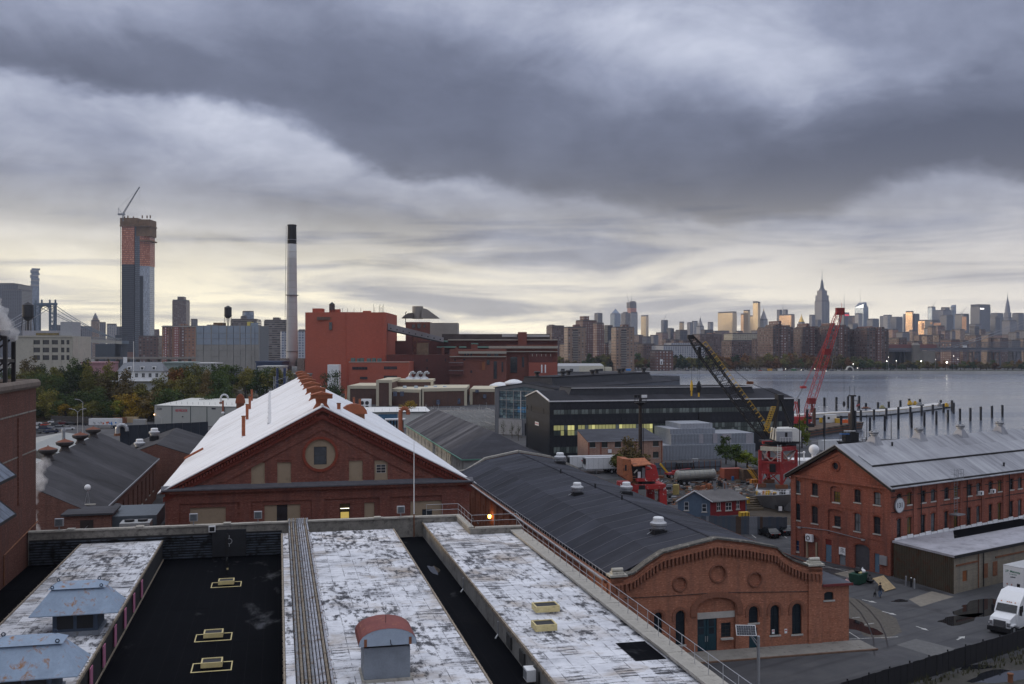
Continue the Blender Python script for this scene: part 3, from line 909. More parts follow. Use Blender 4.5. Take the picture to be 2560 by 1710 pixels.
gable=[(-HW,EZ-.2),(HW,EZ-.2),(0,AZ-.35)]
mb=MB();PN(mb,pf,gable,holes,.22);mb.oo('gable_wall',mH,GB)
lows=[R2(pf,272,528,1055,1240),R2(pf,805,1062,1036,1240),R2(pf,1343,1418,1027,1190),R2(pf,1520,1592,1020,1190),R2(pf,1850,2083,1008,1240)]
lows=[(a,b,max(c,6.5),d)for a,b,c,d in lows]
mb=MB();PN(mb,pf,rect(-HW,HW,0,EZ-.2),[rect(*r)for r in lows],.22);mb.oo('front_wall',mH,GB)
for i,r in enumerate(up[:3]):board(GB,pf,rect(*r),.12)
u0,u1,v0,v1=up[3];hw_=rect(u0+.2,u1-.2,v0+.75,v1-.5)
bmesh_=MB();PN(bmesh_,pf,rect(u0,u1,v0,v1),[hw_],.1,n=-.12);bmesh_.oo('boarded_window',nh,GB);WN(GB,pf,hw_,.18,rows=3,cols=2,sill=False,sash=ui)
for r in up:
 k=MB();slab(k,pf,rect(r[0]-.05,r[1]+.05,r[2]-.14,r[2]),-.1,.1);k.oo('sill',nh,GB)
 k=MB();slab(k,pf,rect(r[0]-.18,r[1]+.18,r[3]+.25,r[3]+.36),0,.06);k.oo('hood_mould',mH,GB)
k=MB();RS(k,pf,circ(cx,cv,ring_r,28),circ(cx,cv,disc_r,28),-.02,.09);k.oo('round_surround',PL('ring_brick',(.22,.05,.03),.9,var=.3,scale=4),GB)
wh=rect(cx-.72,cx+.72,cv-1.2,cv+.85)
k=MB();PN(k,pf,circ(cx,cv,disc_r,28),[wh],.12,n=-.14);k.oo('round_boarding',nh,GB)
WN(GB,pf,wh,.22,rows=2,cols=1,sill=False)
board(GB,pf,rect(*lows[0]),.14)
for r,d0,d1,vb in((lows[1],.34,.64,.0),(lows[4],.36,.67,.0)):
 w_=r[1]-r[0];h=rect(r[0]+w_*d0,r[0]+w_*d1,r[3]-(1.9 if r is lows[1]else 2.9),r[3]-(.02 if r is lows[1]else 1.0))
 k=MB();PN(k,pf,rect(*r),[h],.1,n=-.14);k.oo('boarded_window',nh,GB);WN(GB,pf,h,.2,rows=1,cols=1,sill=False)
board(GB,pf,rect(*lows[3]),.14)
r=lows[2]
ov=emit('lit_interior',(.75,.55,.14),.28)
o=WN(GB,pf,rect(*r),.2,glassm=glass('office_glass',(.05,.042,.02)),rows=3,cols=1,sill=False,name='glazed_door')
k=MB();slab(k,pf,rect(r[0]+.1,r[1]-.1,r[3]-.62,r[3]-.56),-.19,-.17);k.oo('lit_tube',emit('tube_light',(1,.93,.7),2.0),o)
k=MB();slab(k,pf,rect(r[0]+.12,r[1]-.12,r[3]-2.4,r[3]-1.0),-.198,-.19);k.oo('lit_room',ov,o)
for x0,x1 in((-HW,-15.6),(-9.2,-7.9),(-1.2,.2),(6.5,7.7),(13.8,HW)):
 k=MB();k.box(x0,x1,-.14,0.0,0,12.6);k.oo('pilaster',mH,GB)
XB(-HW,HW,-.14,0,12.6,EZ-.2).oo('frieze',mH,GB)
XB(-HW-.3,HW+.3,-.55,0,EZ-.55,EZ-.28).oo('cornice',mH,GB)
k=MB();k.loft([(-HW-.4,-.75,EZ-.25),(-HW-.4,-.75,EZ-.10),(-HW-.4,-.02,EZ+.28),(-HW-.4,-.02,EZ-.25)],[(HW+.4,-.75,EZ-.25),(HW+.4,-.75,EZ-.10),(HW+.4,-.02,EZ+.28),(HW+.4,-.02,EZ-.25)])
k.oo('cornice_flashing',PL('lead_flashing',(.10,.10,.115),.6,.2,var=.3),GB)
slope=VV((HW,0,AZ-EZ));SL=slope.length
for sgn in(-1,1):
 pl_=lambda t,z:(sgn*HW*(1-t),z)
 k=MB()
 for off,dep,th in((-.15,.55,.38),(-.95,.28,.55)):
  A=[(sgn*(HW+.2),-dep,EZ+off),(sgn*(HW+.2),0.0,EZ+off),(sgn*(HW+.2),0.0,EZ+off-th),(sgn*(HW+.2),-dep,EZ+off-th)]
  B=[(0,-dep,AZ+off),(0,0.0,AZ+off),(0,0.0,AZ+off-th),(0,-dep,AZ+off-th)]
  k.loft(A,B)
 k.oo('raking_cornice',PL('cornice_brick',(.15,.035,.024),.9,var=.35,scale=2),GB)
 k=MB();t=.02
 while t<.97:
  x=sgn*HW*(1-t);z=EZ+(AZ-EZ)*t-.56
  k.box(x-.11,x+.11,-.46,0,z-.42,z);t+=.36/SL
 tag(k.oo('dentil_course',MATS['cornice_brick'],GB),kind='stuff')
 k=MB()
 for off in(-2.35,):
  A=[(sgn*(HW-5.5),-.10,EZ+.55),(sgn*(HW-5.5),0,EZ+.55),(sgn*(HW-6.4),0,EZ+.55),(sgn*(HW-6.4),-.1,EZ+.55)]
  B=[(0,-.10,AZ-2.25),(0,0,AZ-2.25),(0,0,AZ-2.75),(0,-.1,AZ-2.75)]
  k.loft(A,B)
 k.oo('gable_moulding',mH,GB)
mb=MB();mb.quad((-HW,LEN,0),(-HW,0,0),(-HW,0,EZ-.2),(-HW,LEN,EZ-.2));mb.quad((HW,0,0),(HW,LEN,0),(HW,LEN,EZ-.2),(HW,0,EZ-.2));mb.add([(-HW,LEN,0),(HW,LEN,0),(HW,LEN,EZ),(0,LEN,AZ-.3),(-HW,LEN,EZ)],[(0,4,3,2,1)])
mb.oo('side_walls',mH,GB);GB.children[-1]
def m_white_metal():
 m,g,b=new_mat('white_coated_roof')
 p=gpos(g,-TH);x,y,z=g.xyz(p)
 n1=g.noise(g.comb(g.m('*',x,.3),g.m('*',y,1.6),z),1.0,4,.6);n2=g.noise(p,.11,5,.62,.4)
 col=g.ramp(n1,[(.3,(.70,.72,.75)),(.7,(.80,.81,.84))])
 col=g.mix(g.ramp(n2,[(.50,0.0),(.74,.55)]),col,(.44,.41,.39));n4=g.noise(g.comb(g.m('*',x,.12),g.m('*',y,3.0),z),1.3,4,.6);col=g.mix(g.ramp(n4,[(.56,0.0),(.72,.45)]),col,(.50,.50,.51))
 g.put(b.inputs['Base Color'],col);b.inputs['Roughness'].default_value=.6;b.inputs['Specular IOR Level'].default_value=.3
 bump(g,b,n1,.08,.02)
 return m
u6=m_white_metal()
nst=34;st=(LEN+1.0)/nst;OV=.75
for sgn in(-1,1):
 me=None
 dz=(AZ-EZ)/HW
 for i in range(nst):
  if me is None:
   xe=sgn*(HW+OV);k=MB()
   k.loft([(0,0,AZ),(xe,0,EZ-OV*dz),(xe,0,EZ-OV*dz-.12),(0,0,AZ-.12)],[(0,st-.015,AZ),(xe,st-.015,EZ-OV*dz),(xe,st-.015,EZ-OV*dz-.12),(0,st-.015,AZ-.12)])
   o=k.oo('roof_strip',u6,GB);me=o.data
  else:o=link('roof_strip',me,GB)
  o.location=(0,-.62+i*st,R.uniform(0,.035))
XP([(0,-.6,AZ+.03),(0,LEN,AZ+.03)],.16,6).oo('ridge_cap',u6,GB)
NR=VV((AZ-EZ,0,HW)).normalized();NL=VV((-(AZ-EZ),0,HW)).normalized()
def on_roof(px,py):
 h=S.hit(px,py,(0,0,AZ),NL if True else NR)
 return h if h.x<0 else S.hit(px,py,(0,0,AZ),NR)
mV=PL('red_oxide_vent',(.30,.095,.045),.8,.1,var=.3,scale=2,stain=(.14,.045,.03))
for i,lab in enumerate(('front most','second','third','fourth','fifth','sixth','rear most')):
 y=2.6+i*17.6
 t=TG('ridge_ventilator','rust red ridge ventilator on the white roof, %s of the row'%lab,'ventilator',S.M@VV((0,y,AZ-.5)),TH,'rust red vents along the white ridge',.84)
 XF(-1.15,1.15,-.9,.9,0,-.72,.72,-.7,.7,.75).frustum(-.72,.72,-.7,.7,.75,-.82,.82,-.8,.8,1.45).oo('neck',mV,t)
 XB(-1.45,1.45,-1.3,1.3,1.45,1.98).oo('louvred_box',mV,t)
 for zz in(1.58,1.74,1.88):XB(-1.48,1.48,-1.33,1.33,zz,zz+.05).oo('louvre',mR,t)
 MB().add([(-1.55,-1.4,1.98),(1.55,-1.4,1.98),(1.55,1.4,1.98),(-1.55,1.4,1.98),(0,-1.4,2.4),(0,1.4,2.4)],[(0,3,2,1),(0,1,4),(2,3,5),(1,2,5,4),(3,0,4,5)]).oo('cap',mV,t)
for i,(x,y,h,lab)in enumerate(((655,550,2.6,'nearest of four on the left slope'),(681,430,2.5,'second of four on the left slope'),(700,355,2.5,'third of four on the left slope'),(714,295,2.6,'farthest of four on the left slope'),(508,372,2.8,'low by the left eave'),(1388,285,2.2,'behind the ridge on the right slope'),(1488,355,2.0,'on the right slope below the pair'),(1445,325,1.6,'squat one on the right slope'),(1337,358,.8,'stub near the gable on the right slope'))):
 h_=on_roof(*c2(x,y))
 t=TG('flue_pipe','rusty red flue pipe on the white roof, '+lab,'pipe',S.M@h_,TH,'flues through the white roof')
 XR((0,0,-.3),(0,0,h),.24,n=10).oo('pipe',mV,t);XR((0,0,h),(0,0,h+.12),.3,n=10).oo('collar',mR,t);XR((0,0,-.3),(0,0,.12),.42,.3,n=10).oo('flashing',u6,t)
def cowl(lab,px,py,w,h,ry,s=S,g=None):
 h_=on_roof(px,py);t=TG('rusty_cowl',lab,'cowl',S.M@h_,TH)
 k=MB();n=9;prof=[(w*cos(pi*i/n),h*sin(pi*i/n))for i in range(n+1)]
 for i in range(n):k.quad((prof[i][0],-ry,prof[i][1]),(prof[i+1][0],-ry,prof[i+1][1]),(prof[i+1][0],ry,prof[i+1][1]),(prof[i][0],ry,prof[i][1]))
 k.add([(p[0],-ry,p[1])for p in prof],[tuple(range(n+1))]);k.add([(p[0],ry,p[1])for p in prof],[tuple(range(n,-1,-1))])
 k.oo('hood',mV,t);XB(-w*.8,w*.8,-ry*.8,ry*.8,-1.2,.05).oo('base',mR,t)
cowl('round topped rusty hood on the right slope of the white roof',*c2(1445,385),1.9,1.5,.9)
cowl('round topped rusty hood on the left slope near the fire door warehouse',*c2(632,310),1.2,2.4,.8)
def goose(lab,p,h,r,d,m,n=9,name='gooseneck_pipe'):
 t=TG(name,lab,'pipe',p,TH)
 pts=[(0,0,-.5),(0,0,h)]+[(d/2-d/2*cos(pi*i/6),0,h+d/2*sin(pi*i/6))for i in range(1,7)]+[(d,0,h-.5)]
 XP(pts,r,n).oo('bent_pipe',m,t);XR((0,0,-.5),(0,0,.15),r*1.6,n=n).oo('collar',mR,t)
 return t
goose('big rust red gooseneck pipe on the right slope of the white roof',S.M@on_roof(*c2(1778,505)),3.6,.42,1.5,mV)
h_=on_roof(*c2(290,705));t=TG('fallen_pipe','rust red pipe lying on the lower left of the white roof','pipe',S.M@h_,TH)
XR((-1.0,-.6,.1),(1.3,.9,1.25),.16).oo('pipe',mV,t)
h0=on_roof(*c2(843,455));h1=on_roof(*c2(845,225));d=h1-h0;k=MB()
for i in range(9):p=h0+d*(i/9);k.box(p.x-.3,p.x+.3,p.y,p.y+d.y/9-.2,p.z-.1,p.z+.09)
tag(k.oo('roof_walk_batten',PL('batten_grey',(.52,.52,.53),.8),GB),kind='stuff')
# brick building with the curved gable and dark roof
mA=brick('arch_brick',(.335,.125,.070),(.42,.165,.096),(.26,.20,.16),soot=.45)
S2=Site(GR(31.0,90.9,0),TH)
AR=TG('curved_gable_building','low brick workshop with curved gable, corbel table and long dark roof','building',S2 .loc,S2 .rot)
AR['_brick']='arch_brick'
pa=Plane((0,0,0),(1,0,0))
c4=crop(1360,1260,3.485);c6=crop(1940,1240,3.335)
U=lambda c,x,y:S2 .uv(*c(x,y),pa)
def RA(c,x0,x1,y0,y1):
 a=c(x0,y0);b=c(x1,y1);return S2 .rect(pa,a[0],b[0],a[1],b[1])
top=[U(c4,560,645),U(c4,690,628),U(c4,770,608),U(c4,880,525),U(c4,960,470),U(c4,1030,425),U(c4,1500,303),U(c4,1780,335),U(c4,2020,380),U(c6,60,490),U(c6,140,538),U(c6,250,578),U(c6,378,585)]
AW=top[-1][0]
wins=[RA(c4,958,1030,945,1160),RA(c4,1147,1228,930,1225),RA(c4,1784,1867,890,1035),RA(c4,1972,2052,882,1140),RA(c6,134,215,897,1150)]
big=RA(c4,1337,1670,818,1275);big=(big[0],big[1],0.02,big[3])
sd=RA(c4,1787,1858,1080,1250);sd=(sd[0],sd[1],.02,sd[3])
shapes=[arch(*w,(w[1]-w[0])/2)for w in wins]
bigs=arch(*big,1.0,12)
outline=[(0,0),(AW,0)]+top[::-1]
outline[2]=(AW,outline[2][1]);top[0]=(0,top[0][1]);outline[-1]=(0,outline[-1][1])
rnd=[(U(c4,1183,695),.62,.80),(U(c4,1515,605),.76,.96),(U(c4,1838,655),.64,.82)]
mb=MB();PN(mb,pa,outline,shapes+[bigs,rect(*sd)]+[circ(p[0],p[1],r0,20)for p,r0,r1 in rnd],.28);mb.oo('front_wall',mA,AR)
for p,r0,r1 in rnd:
 k=MB();PN(k,pa,circ(p[0],p[1],r0,20),n=-.16);o=k.oo('blind_roundel',mA,AR)
 k=MB();RS(k,pa,circ(p[0],p[1],r1,20),circ(p[0],p[1],r0,20),0,.10);k.oo('surround',PL('roundel_brick',(.23,.098,.062),.9,var=.4,scale=6),o)
 k=MB();RS(k,pa,circ(p[0],p[1],r1*.92,20),circ(p[0],p[1],r0*1.08,20),.1,.15);k.oo('inner_ring',MATS['roundel_brick'],o)
ny=PL('dark_teal_paint',(.008,.016,.024),.5,var=.3,scale=1.5)
for w,sh in zip(wins,shapes):
 o=WN(AR,pa,sh,.24,glassm=ny,rows=3,cols=2,sash=ny)
 k=MB();hw=(w[1]-w[0])/2;cu=(w[0]+w[1])/2;sp=w[3]-hw
 oa=[(cu+(hw+.38)*cos(pi*i/10),sp+(hw+.38)*sin(pi*i/10))for i in range(11)];ia=[(cu+(hw+.1)*cos(pi*i/10),sp+(hw+.1)*sin(pi*i/10))for i in range(11)]
 for i in range(10):slab(k,pa,[oa[i],oa[i+1],ia[i+1],ia[i]],0,.10)
 for s_ in(-1,1):
  slab(k,pa,rect(cu+s_*(hw+.24)-.14,cu+s_*(hw+.24)+.14,sp-.55,sp),0,.10)
 k.oo('brick_hood',MATS['roundel_brick'],o)
k=MB();dr=RA(c4,1337,1517,1000,1275);dr=(big[0],dr[1],.02,dr[3]);wn=RA(c4,1553,1638,1040,1168)
PN(k,pa,bigs,[rect(dr[0]+.01,dr[1],.03,dr[3]),rect(*wn)],.15,n=-.28);o=k.oo('arch_infill',mA,AR)
ln=RA(c4,1337,1670,945,1000);k=MB();slab(k,pa,rect(ln[0],ln[1],ln[2],ln[3]),-.28,-.2);k.oo('lintel',ui,AR)
uq=PL('teal_door_paint',(.012,.045,.062),.5,var=.25,scale=1.2)
for i in range(2):
 w_=(dr[1]-dr[0])/2;u0=dr[0]+i*w_+.02
 k=MB();slab(k,pa,rect(u0,u0+w_-.04,.04,dr[3]),-.42,-.36);dd=k.oo('door_leaf',uq,AR)
 for v0,v1,mm in((dr[3]*.74,dr[3]*.95,mL),(dr[3]*.52,dr[3]*.70,mL),(dr[3]*.1,dr[3]*.46,uq)):
  k=MB();slab(k,pa,rect(u0+.25,u0+w_-.3,v0,v1),-.36,-.34);k.oo('door_panel',mm,dd)
 k=MB();slab(k,pa,rect(u0+(w_-.16 if i==0 else .06),u0+(w_-.1 if i==0 else .12),.95,1.5),-.36,-.3);k.oo('handle',mG,dd)
WN(AR,pa,rect(*wn),.42,glassm=ny,rows=4,cols=2)
k=MB();slab(k,pa,rect(*sd),-.2,-.14);k.oo('side_door',uq,AR)
k=MB();cu=(big[0]+big[1])/2;hw=(big[1]-big[0])/2;sp=big[3]-1.0
oa=[(cu+(hw+.75)*cos(pi*i/14),sp-.1+1.75*sin(pi*i/14))for i in range(15)];ia=[(cu+(hw+.1)*cos(pi*i/14),sp+1.08*sin(pi*i/14))for i in range(15)]
for i in range(14):slab(k,pa,[oa[i],oa[i+1],ia[i+1],ia[i]],0,.13)
for s_ in(-1,1):
 slab(k,pa,rect(cu+s_*(hw+.42)-.3,cu+s_*(hw+.42)+.3,sp-.7,sp),0,.13)
k.oo('entrance_hood',MATS['roundel_brick'],AR)
XP([pa.at(U(c4,700,820)[0],U(c4,700,820)[1],.05),pa.at(U(c4,1100,800)[0],U(c4,1100,800)[1],.05),pa.at(U(c4,1500,772)[0],U(c4,1500,772)[1],.05),pa.at(AW,U(c4,2050,782)[1],.05)],.03,5).oo('cable',mB,AR)
def along(pts,step):
 out=[]
 for i in range(len(pts)-1):
  p,q=Vector(pts[i]),Vector(pts[i+1]);L=(q-p).length;n=max(1,round(L/step))
  for j in range(n):out.append((p.lerp(q,(j+.5)/n),(q-p).normalized()))
 return out
me=None
for p,d in along(top,.40):
 if me is None:
  k=MB();k.box(-.095,.095,-.32,0,-.34,.28);k.box(-.065,.065,-.22,0,-.54,-.34);o=k.oo('corbel',MATS['roundel_brick'],AR);me=o.data
 else:o=link('corbel',me,AR)
 o.location=pa.at(p.x,p.y-1.05,0)
for off,th,dep in((-.62,.18,.24),(-.30,.3,.16)):
 for i in range(len(top)-1):
  (a,b),(c,d)=top[i],top[i+1]
  k=MB();slab(k,pa,[(a,b+off-th),(c,d+off-th),(c,d+off),(a,b+off)],0,dep);k.oo('brick_course',mA,AR)
for i in range(len(top)-1):
 (a,b),(c,d)=top[i],top[i+1];n=max(1,round(hypot(c-a,d-b)/1.3))
 for j in range(n):
  t0,t1=j/n,(j+.985)/n
  k=MB();slab(k,pa,[(a+(c-a)*t0,b+(d-b)*t0-.02),(a+(c-a)*t1,b+(d-b)*t1-.02),(a+(c-a)*t1,b+(d-b)*t1+.16),(a+(c-a)*t0,b+(d-b)*t0+.16)],-.75,.3)
  k.oo('coping_stone',PL('tarred_coping',(.10,.095,.085),.85,var=.4,scale=1.5,stain=(.30,.28,.24),stain_at=(.56,.66)),AR)
for a,b in((.75,top[0][1]+.12),(AW-.75,top[-1][1]+.12)):
 k=MB();k.box(a-.9,a+.9,-.42,.8,b,b+.2);k.box(a-.6,a+.6,-.25,.55,b+.2,b+.42);k.path([(a-.55,.12,b+.6),(a+.55,.12,b+.6)],.2,8)
 k.oo('pier_cap',PL('pale_cap',(.46,.44,.38),.85,var=.2,stain=(.2,.19,.17)),AR)
XB(-.02,1.3,-.16,0,0,top[0][1]-.1).oo('corner_pier',mA,AR);XB(AW-1.5,AW+.02,-.16,0,0,top[-1][1]-.1).oo('corner_pier',mA,AR)
e1=U(c6,608,1100)[0];lz=U(c6,612,735)[1]
sw=RA(c6,402,480,798,866)
k=MB();PN(k,pa,rect(AW+.02,e1,0,lz),[arch(*sw,.22)],.25);k.quad((e1,0,0),(e1,30,0),(e1,30,lz),(e1,0,lz));lt=k.oo('lean_to_wall',mA,AR)
WN(AR,pa,arch(*sw,.22),.22,glassm=ny,rows=1,cols=1)
uj=m_dark_shingle('slate_felt',(.062,.065,.078))
k=MB();k.box(AW,e1+.25,-.25,30,lz,lz+.18);k.oo('lean_to_roof',uj,AR)
XB(AW+.02,e1+.3,-.32,-.25,lz-.05,lz+.2).oo('lean_to_gutter',PL('red_oxide',(.16,.03,.03),.7),AR)
k=MB();k.rod((AW+1.8,6,lz),(AW+1.8,6,lz+.7),.09);k.oo('vent_stub',mB,AR)
tag(XB(-1.5,e1+1.2,-3.0,-.02,0,.14).oo('pavement',PL('pavement_concrete',(.22,.21,.19),.9,var=.25,scale=.6,stain=(.10,.09,.08)),loc=S2 .loc,rotz=TH),kind='structure')
tag(XB(-1.5,e1+1.25,-3.2,-3.0,0,.14).oo('kerb',PL('rusty_kerb',(.16,.10,.07),.8,var=.4),loc=S2 .loc,rotz=TH),kind='structure')
L2=84.0
zr=[(.35,top[0][1]-.15),(5.1,top[5][1]-.25),(AW/2,top[6][1]-.25),(AW-5.1,top[5][1]-.25),(AW-.35,top[0][1]-.15)]
k=MB();k.quad((0,L2,0),(0,0,0),(0,0,0+.01),(0,L2,.01))
nst=25;st=(L2-.9)/nst
n7=m_dark_shingle('dark_felt_strips',(.036,.038,.049))
for s_ in range(4):
 (x0,z0),(x1,z1)=zr[s_],zr[s_+1];me=None
 for i in range(nst):
  if me is None:
   o=XO([(x0,0,z0),(x1,0,z1),(x1,0,z1-.12),(x0,0,z0-.12)],[(x0,st-.03,z0),(x1,st-.03,z1),(x1,st-.03,z1-.12),(x0,st-.03,z0-.12)]).oo('roof_strip',n7,AR);me=o.data;FN(o)
  else:o=link('roof_strip',me,AR)
  o.location=(0,.8+i*st,R.uniform(0,.03))
  k2=None
 sm=MB()
 for i in range(1,nst):
  y=.8+i*st-.06;sm.loft([(x0,y,z0+.02),(x1,y,z1+.02),(x1,y,z1+.05),(x0,y,z0+.05)],[(x0,y+.09,z0+.02),(x1,y+.09,z1+.02),(x1,y+.09,z1+.05),(x0,y+.09,z0+.05)])
 tag(sm.oo('seam_laps',PL('felt_lap',(.13,.13,.145),.9),AR),kind='stuff')
XP([(AW/2,.8,zr[2][1]+.02),(AW/2,L2-.2,zr[2][1]+.02)],.13,6).oo('ridge_roll',n7,AR)
back=[(-.2,zr[0][1]+.3),(1.5,zr[0][1]+.4),(5.1,zr[1][1]+.45),(AW/2,zr[2][1]+.5),(AW-5.1,zr[1][1]+.45),(AW,zr[0][1]+.3)]
for i in range(len(back)-1):
 (a,b),(c,d)=back[i],back[i+1];n=max(1,round(hypot(c-a,d-b)/.9))
 for j in range(n):
  t0,t1=j/n,(j+.93)/n
  slk=MB();slab(slk,Plane((0,L2+.1,0),(1,0,0)),[(a+(c-a)*t0,b+(d-b)*t0-.35),(a+(c-a)*t1,b+(d-b)*t1-.35),(a+(c-a)*t1,b+(d-b)*t1),(a+(c-a)*t0,b+(d-b)*t0)],-.5,.3)
  slk.oo('coping_stone',mC,AR)
mb=MB();mb.add([(0,L2,0),(AW,L2,0)]+[(p[0],L2,p[1]-.3)for p in back[::-1]],[tuple(range(7,-1,-1))]);mb.quad((AW,0,0),(AW,L2,0),(AW,L2,zr[4][1]),(AW,0,zr[4][1]));mb.oo('rear_walls',mA,AR)
pw=Plane((0,L2,0),(0,-1,0))
sh=[arch(2.2+i*4.15,3.3+i*4.15,2.0,5.6,.55,6)for i in range(19)]
mb=MB();PN(mb,pw,rect(0,L2,0,zr[0][1]-.1),sh,.3);mb.oo('left_wall',mA,AR)
for s_ in sh:WN(AR,pw,s_,.25,rows=3,cols=2,glassm=ny,sash=ny)
for i in range(20):XB(-.18,0,.6+i*4.15,1.4+i*4.15,0,zr[0][1]-.6).oo('pilaster',mA,AR)
XB(-.35,.2,0.9,L2,zr[0][1]-.5,zr[0][1]-.2).oo('eave_course',mA,AR)
XB(-.5,-.3,0.9,L2,zr[0][1]-.28,zr[0][1]-.12).oo('gutter',mG,AR)
k=MB();y=1.2
while y<L2:k.box(-.02,.04,y,y+.04,zr[0][1]-.1,zr[0][1]+.35);y+=1.1
k.path([(0,1,zr[0][1]+.35),(0,L2,zr[0][1]+.35)],.03,4);tag(k.oo('snow_guard',mG,AR),kind='stuff')
p=pw.at(*S2 .uv(1232,1290,pw),.5)
t=TG('wall_lantern','small glowing orange lamp on the brick side wall behind the railing','lamp',S2 .M@p,TH)
XL([(.05,-.35),(.22,-.25),(.25,.1),(.08,.25)],10).oo('bulb',emit('sodium_lamp',(1.0,.42,.08),9.0),t);XB(0,.5,-.04,.04,.2,.28).oo('bracket',mB,t)
def fan(lab,loc,s=1.0,rot=TH,mat=mG):
 t=TG('roof_fan',lab,'roof fan',loc,rot,'metal roof fans')
 XB(-.62*s,.62*s,-.62*s,.62*s,-.5,.35*s).oo('curb',mB,t)
 XL([(.5*s,.35*s),(.62*s,.5*s),(.62*s,.7*s)],14).oo('throat',mat,t)
 XL([(.72*s,.7*s),(.78*s,.78*s),(.78*s,.98*s),(.6*s,1.1*s)],14).oo('wind_band',mat,t)
 XL([(.5*s,1.1*s),(.5*s,1.42*s),(.42*s,1.5*s)],14).oo('motor_cap',mW,t)
 XP([(-.6*s,0,.3),(-1.0*s,-.2,.1),(-1.2*s,-.3,.02)],.03).oo('conduit',mG,t)
 return t
def on_ar(px,py,seg):
 (x0,z0),(x1,z1)=zr[seg],zr[seg+1]
 return S2 .M@S2 .hit(px,py,(x0,0,z0),(-(z1-z0),0,x1-x0))
fan('white capped fan on the dark curved gable roof, nearest and largest',on_ar(1646,1333,1),1.15)
fan('white capped fan halfway up the dark strip roof, left of its ridge',on_ar(1443,1237,1),1.1)
fan('white capped fan on the far slope by the rusty red crane',on_ar(1566,1236,2),1.1)
fan('squat pale fan near the far gable of the dark strip roof',on_ar(1400,1160,2),1.3)
for px,py,s_ in((1555,1250,1),(1488,1220,1),(1402,1183,1)):
 p=on_ar(px,py,s_);t=TG('vent_stub','short black vent stub along the dark roof ridge, '+{1555:'nearest',1488:'middle',1402:'farthest'}[px]+' of three','pipe',p,0,'vent stubs on the dark roof');XR((0,0,-.2),(0,0,.55),.11,n=8).oo('pipe',mB,t);XR((0,0,.55),(0,0,.62),.15,n=8).oo('cap',mB,t)
# dark roofed shed with mushroom vents, left
S3=Site(GR(-34,140,0),TH)
LS=TG('dark_gabled_shed','brick shed with a plain dark gabled roof carrying four mushroom vents','building',S3 .loc,S3 .rot)
oy=m_dark_shingle('charcoal_roof',(.048,.047,.052))
L3,HW3,Z3,E3=68.6,10.4,13.2,8.1
nst=14;st=L3/nst
for sgn in(-1,1):
 me=None
 for i in range(nst):
  if me is None:
   xe=sgn*(HW3+.5);ze=E3-.25
   o=XO([(0,0,Z3),(xe,0,ze),(xe,0,ze-.15),(0,0,Z3-.15)],[(0,st-.008,Z3),(xe,st-.008,ze),(xe,st-.008,ze-.15),(0,st-.008,Z3-.15)]).oo('roof_strip',oy,LS);me=o.data;FN(o)
  else:o=link('roof_strip',me,LS)
  o.location=(0,i*st,R.uniform(0,.01))
XB(HW3+.42,HW3+.62,-.1,L3+.1,E3-.5,E3-.22).oo('gutter',mS,LS)
oz=brick('shed_brick',(.14,.055,.04),(.19,.075,.05))
pr=Plane((HW3,0,0),(0,1,0))
opn=[rect(3+i*5.4,4.6+i*5.4,2.2,6.2)for i in range(12)]
mb=MB();PN(mb,pr,rect(0,L3,0,E3-.2),opn,.35);mb.oo('right_wall',oz,LS)
for s_ in opn:WN(LS,pr,s_,.3,rows=3,cols=2)
mb=MB();mb.add([(-HW3,0,0),(HW3,0,0),(HW3,0,E3),(0,0,Z3-.1),(-HW3,0,E3)],[(0,1,2,3,4)]);mb.add([(-HW3,L3,0),(HW3,L3,0),(HW3,L3,E3),(0,L3,Z3-.1),(-HW3,L3,E3)],[(4,3,2,1,0)]);mb.quad((-HW3,L3,0),(-HW3,0,0),(-HW3,0,E3),(-HW3,L3,E3));mb.oo('end_walls',oz,LS)
for i,(px,py,lab)in enumerate(((120,1150,'nearest'),(162,1125,'second'),(201,1103,'third'),(233,1086,'farthest'))):
 y=S3 .hit(px,py,(0,0,Z3),(1,0,0)).y
 t=TG('mushroom_ventilator','rust topped mushroom ventilator on the dark left ridge, %s of four'%lab,'ventilator',S3 .M@VV((0,y,Z3-.25)),TH,'mushroom vents on the dark ridge')
 md=PL('dark_vent',(.05,.045,.045),.8,var=.4)
 XL([(.95,0),(.62,.55),(.62,.8)],14).oo('neck',md,t)
 XL([(.62,.8),(1.3,1.15),(1.42,1.5),(1.3,1.62)],16).oo('bowl',md,t)
 XL([(1.28,1.62),(.75,1.82),(.1,2.05),(.06,2.2)],16).oo('cap',PL('dull_rust_cap',(.17,.065,.04),.9,var=.4),t)
S4=Site(G(160,1323,4.0),TH)
p0=S4 .loc;
t=TG('brick_penthouse','small brick penthouse with a flat dark roof and shuttered window, below the dark shed','building',GR(*[v for v in AB(160,1330,6.6)],0),TH)
w_=5.6
XB(0,w_,0,6,0,8.6).oo('wall',oz,t);XB(-.35,w_+.3,-.35,6,8.6,8.85).oo('roof',oy,t)
XB(w_*.34,w_*.62,-.04,0,6.9,8.0).oo('shutter',PL('brown_shutter',(.035,.025,.022),.8),t)
pd=GR(*[v for v in AB(219,1262,8.85)],8.85)
t=TG('ball_antenna','little white ball on a wire stand above the brick penthouse','antenna',pd,TH)
k=MB();k.lathe([(.02,1.9)]+[(.42*sin(pi*i/8),2.32-.42*cos(pi*i/8))for i in range(1,8)]+[(.02,2.74)],12);k.oo('ball',mW,t,smooth=True)
k=MB();[k.rod((x,y,0),(0,0,1.95),.02,n=4)for x,y in((-.35,-.3),(.35,-.3),(0,.4))];k.oo('stand',mG,t);XB(-1.0,1.0,-.4,.4,-.02,.08).oo('tray',PL('gravel_tray',(.3,.28,.24),.9,var=.5,scale=8),t)
p=GR(-20.6,124,0)
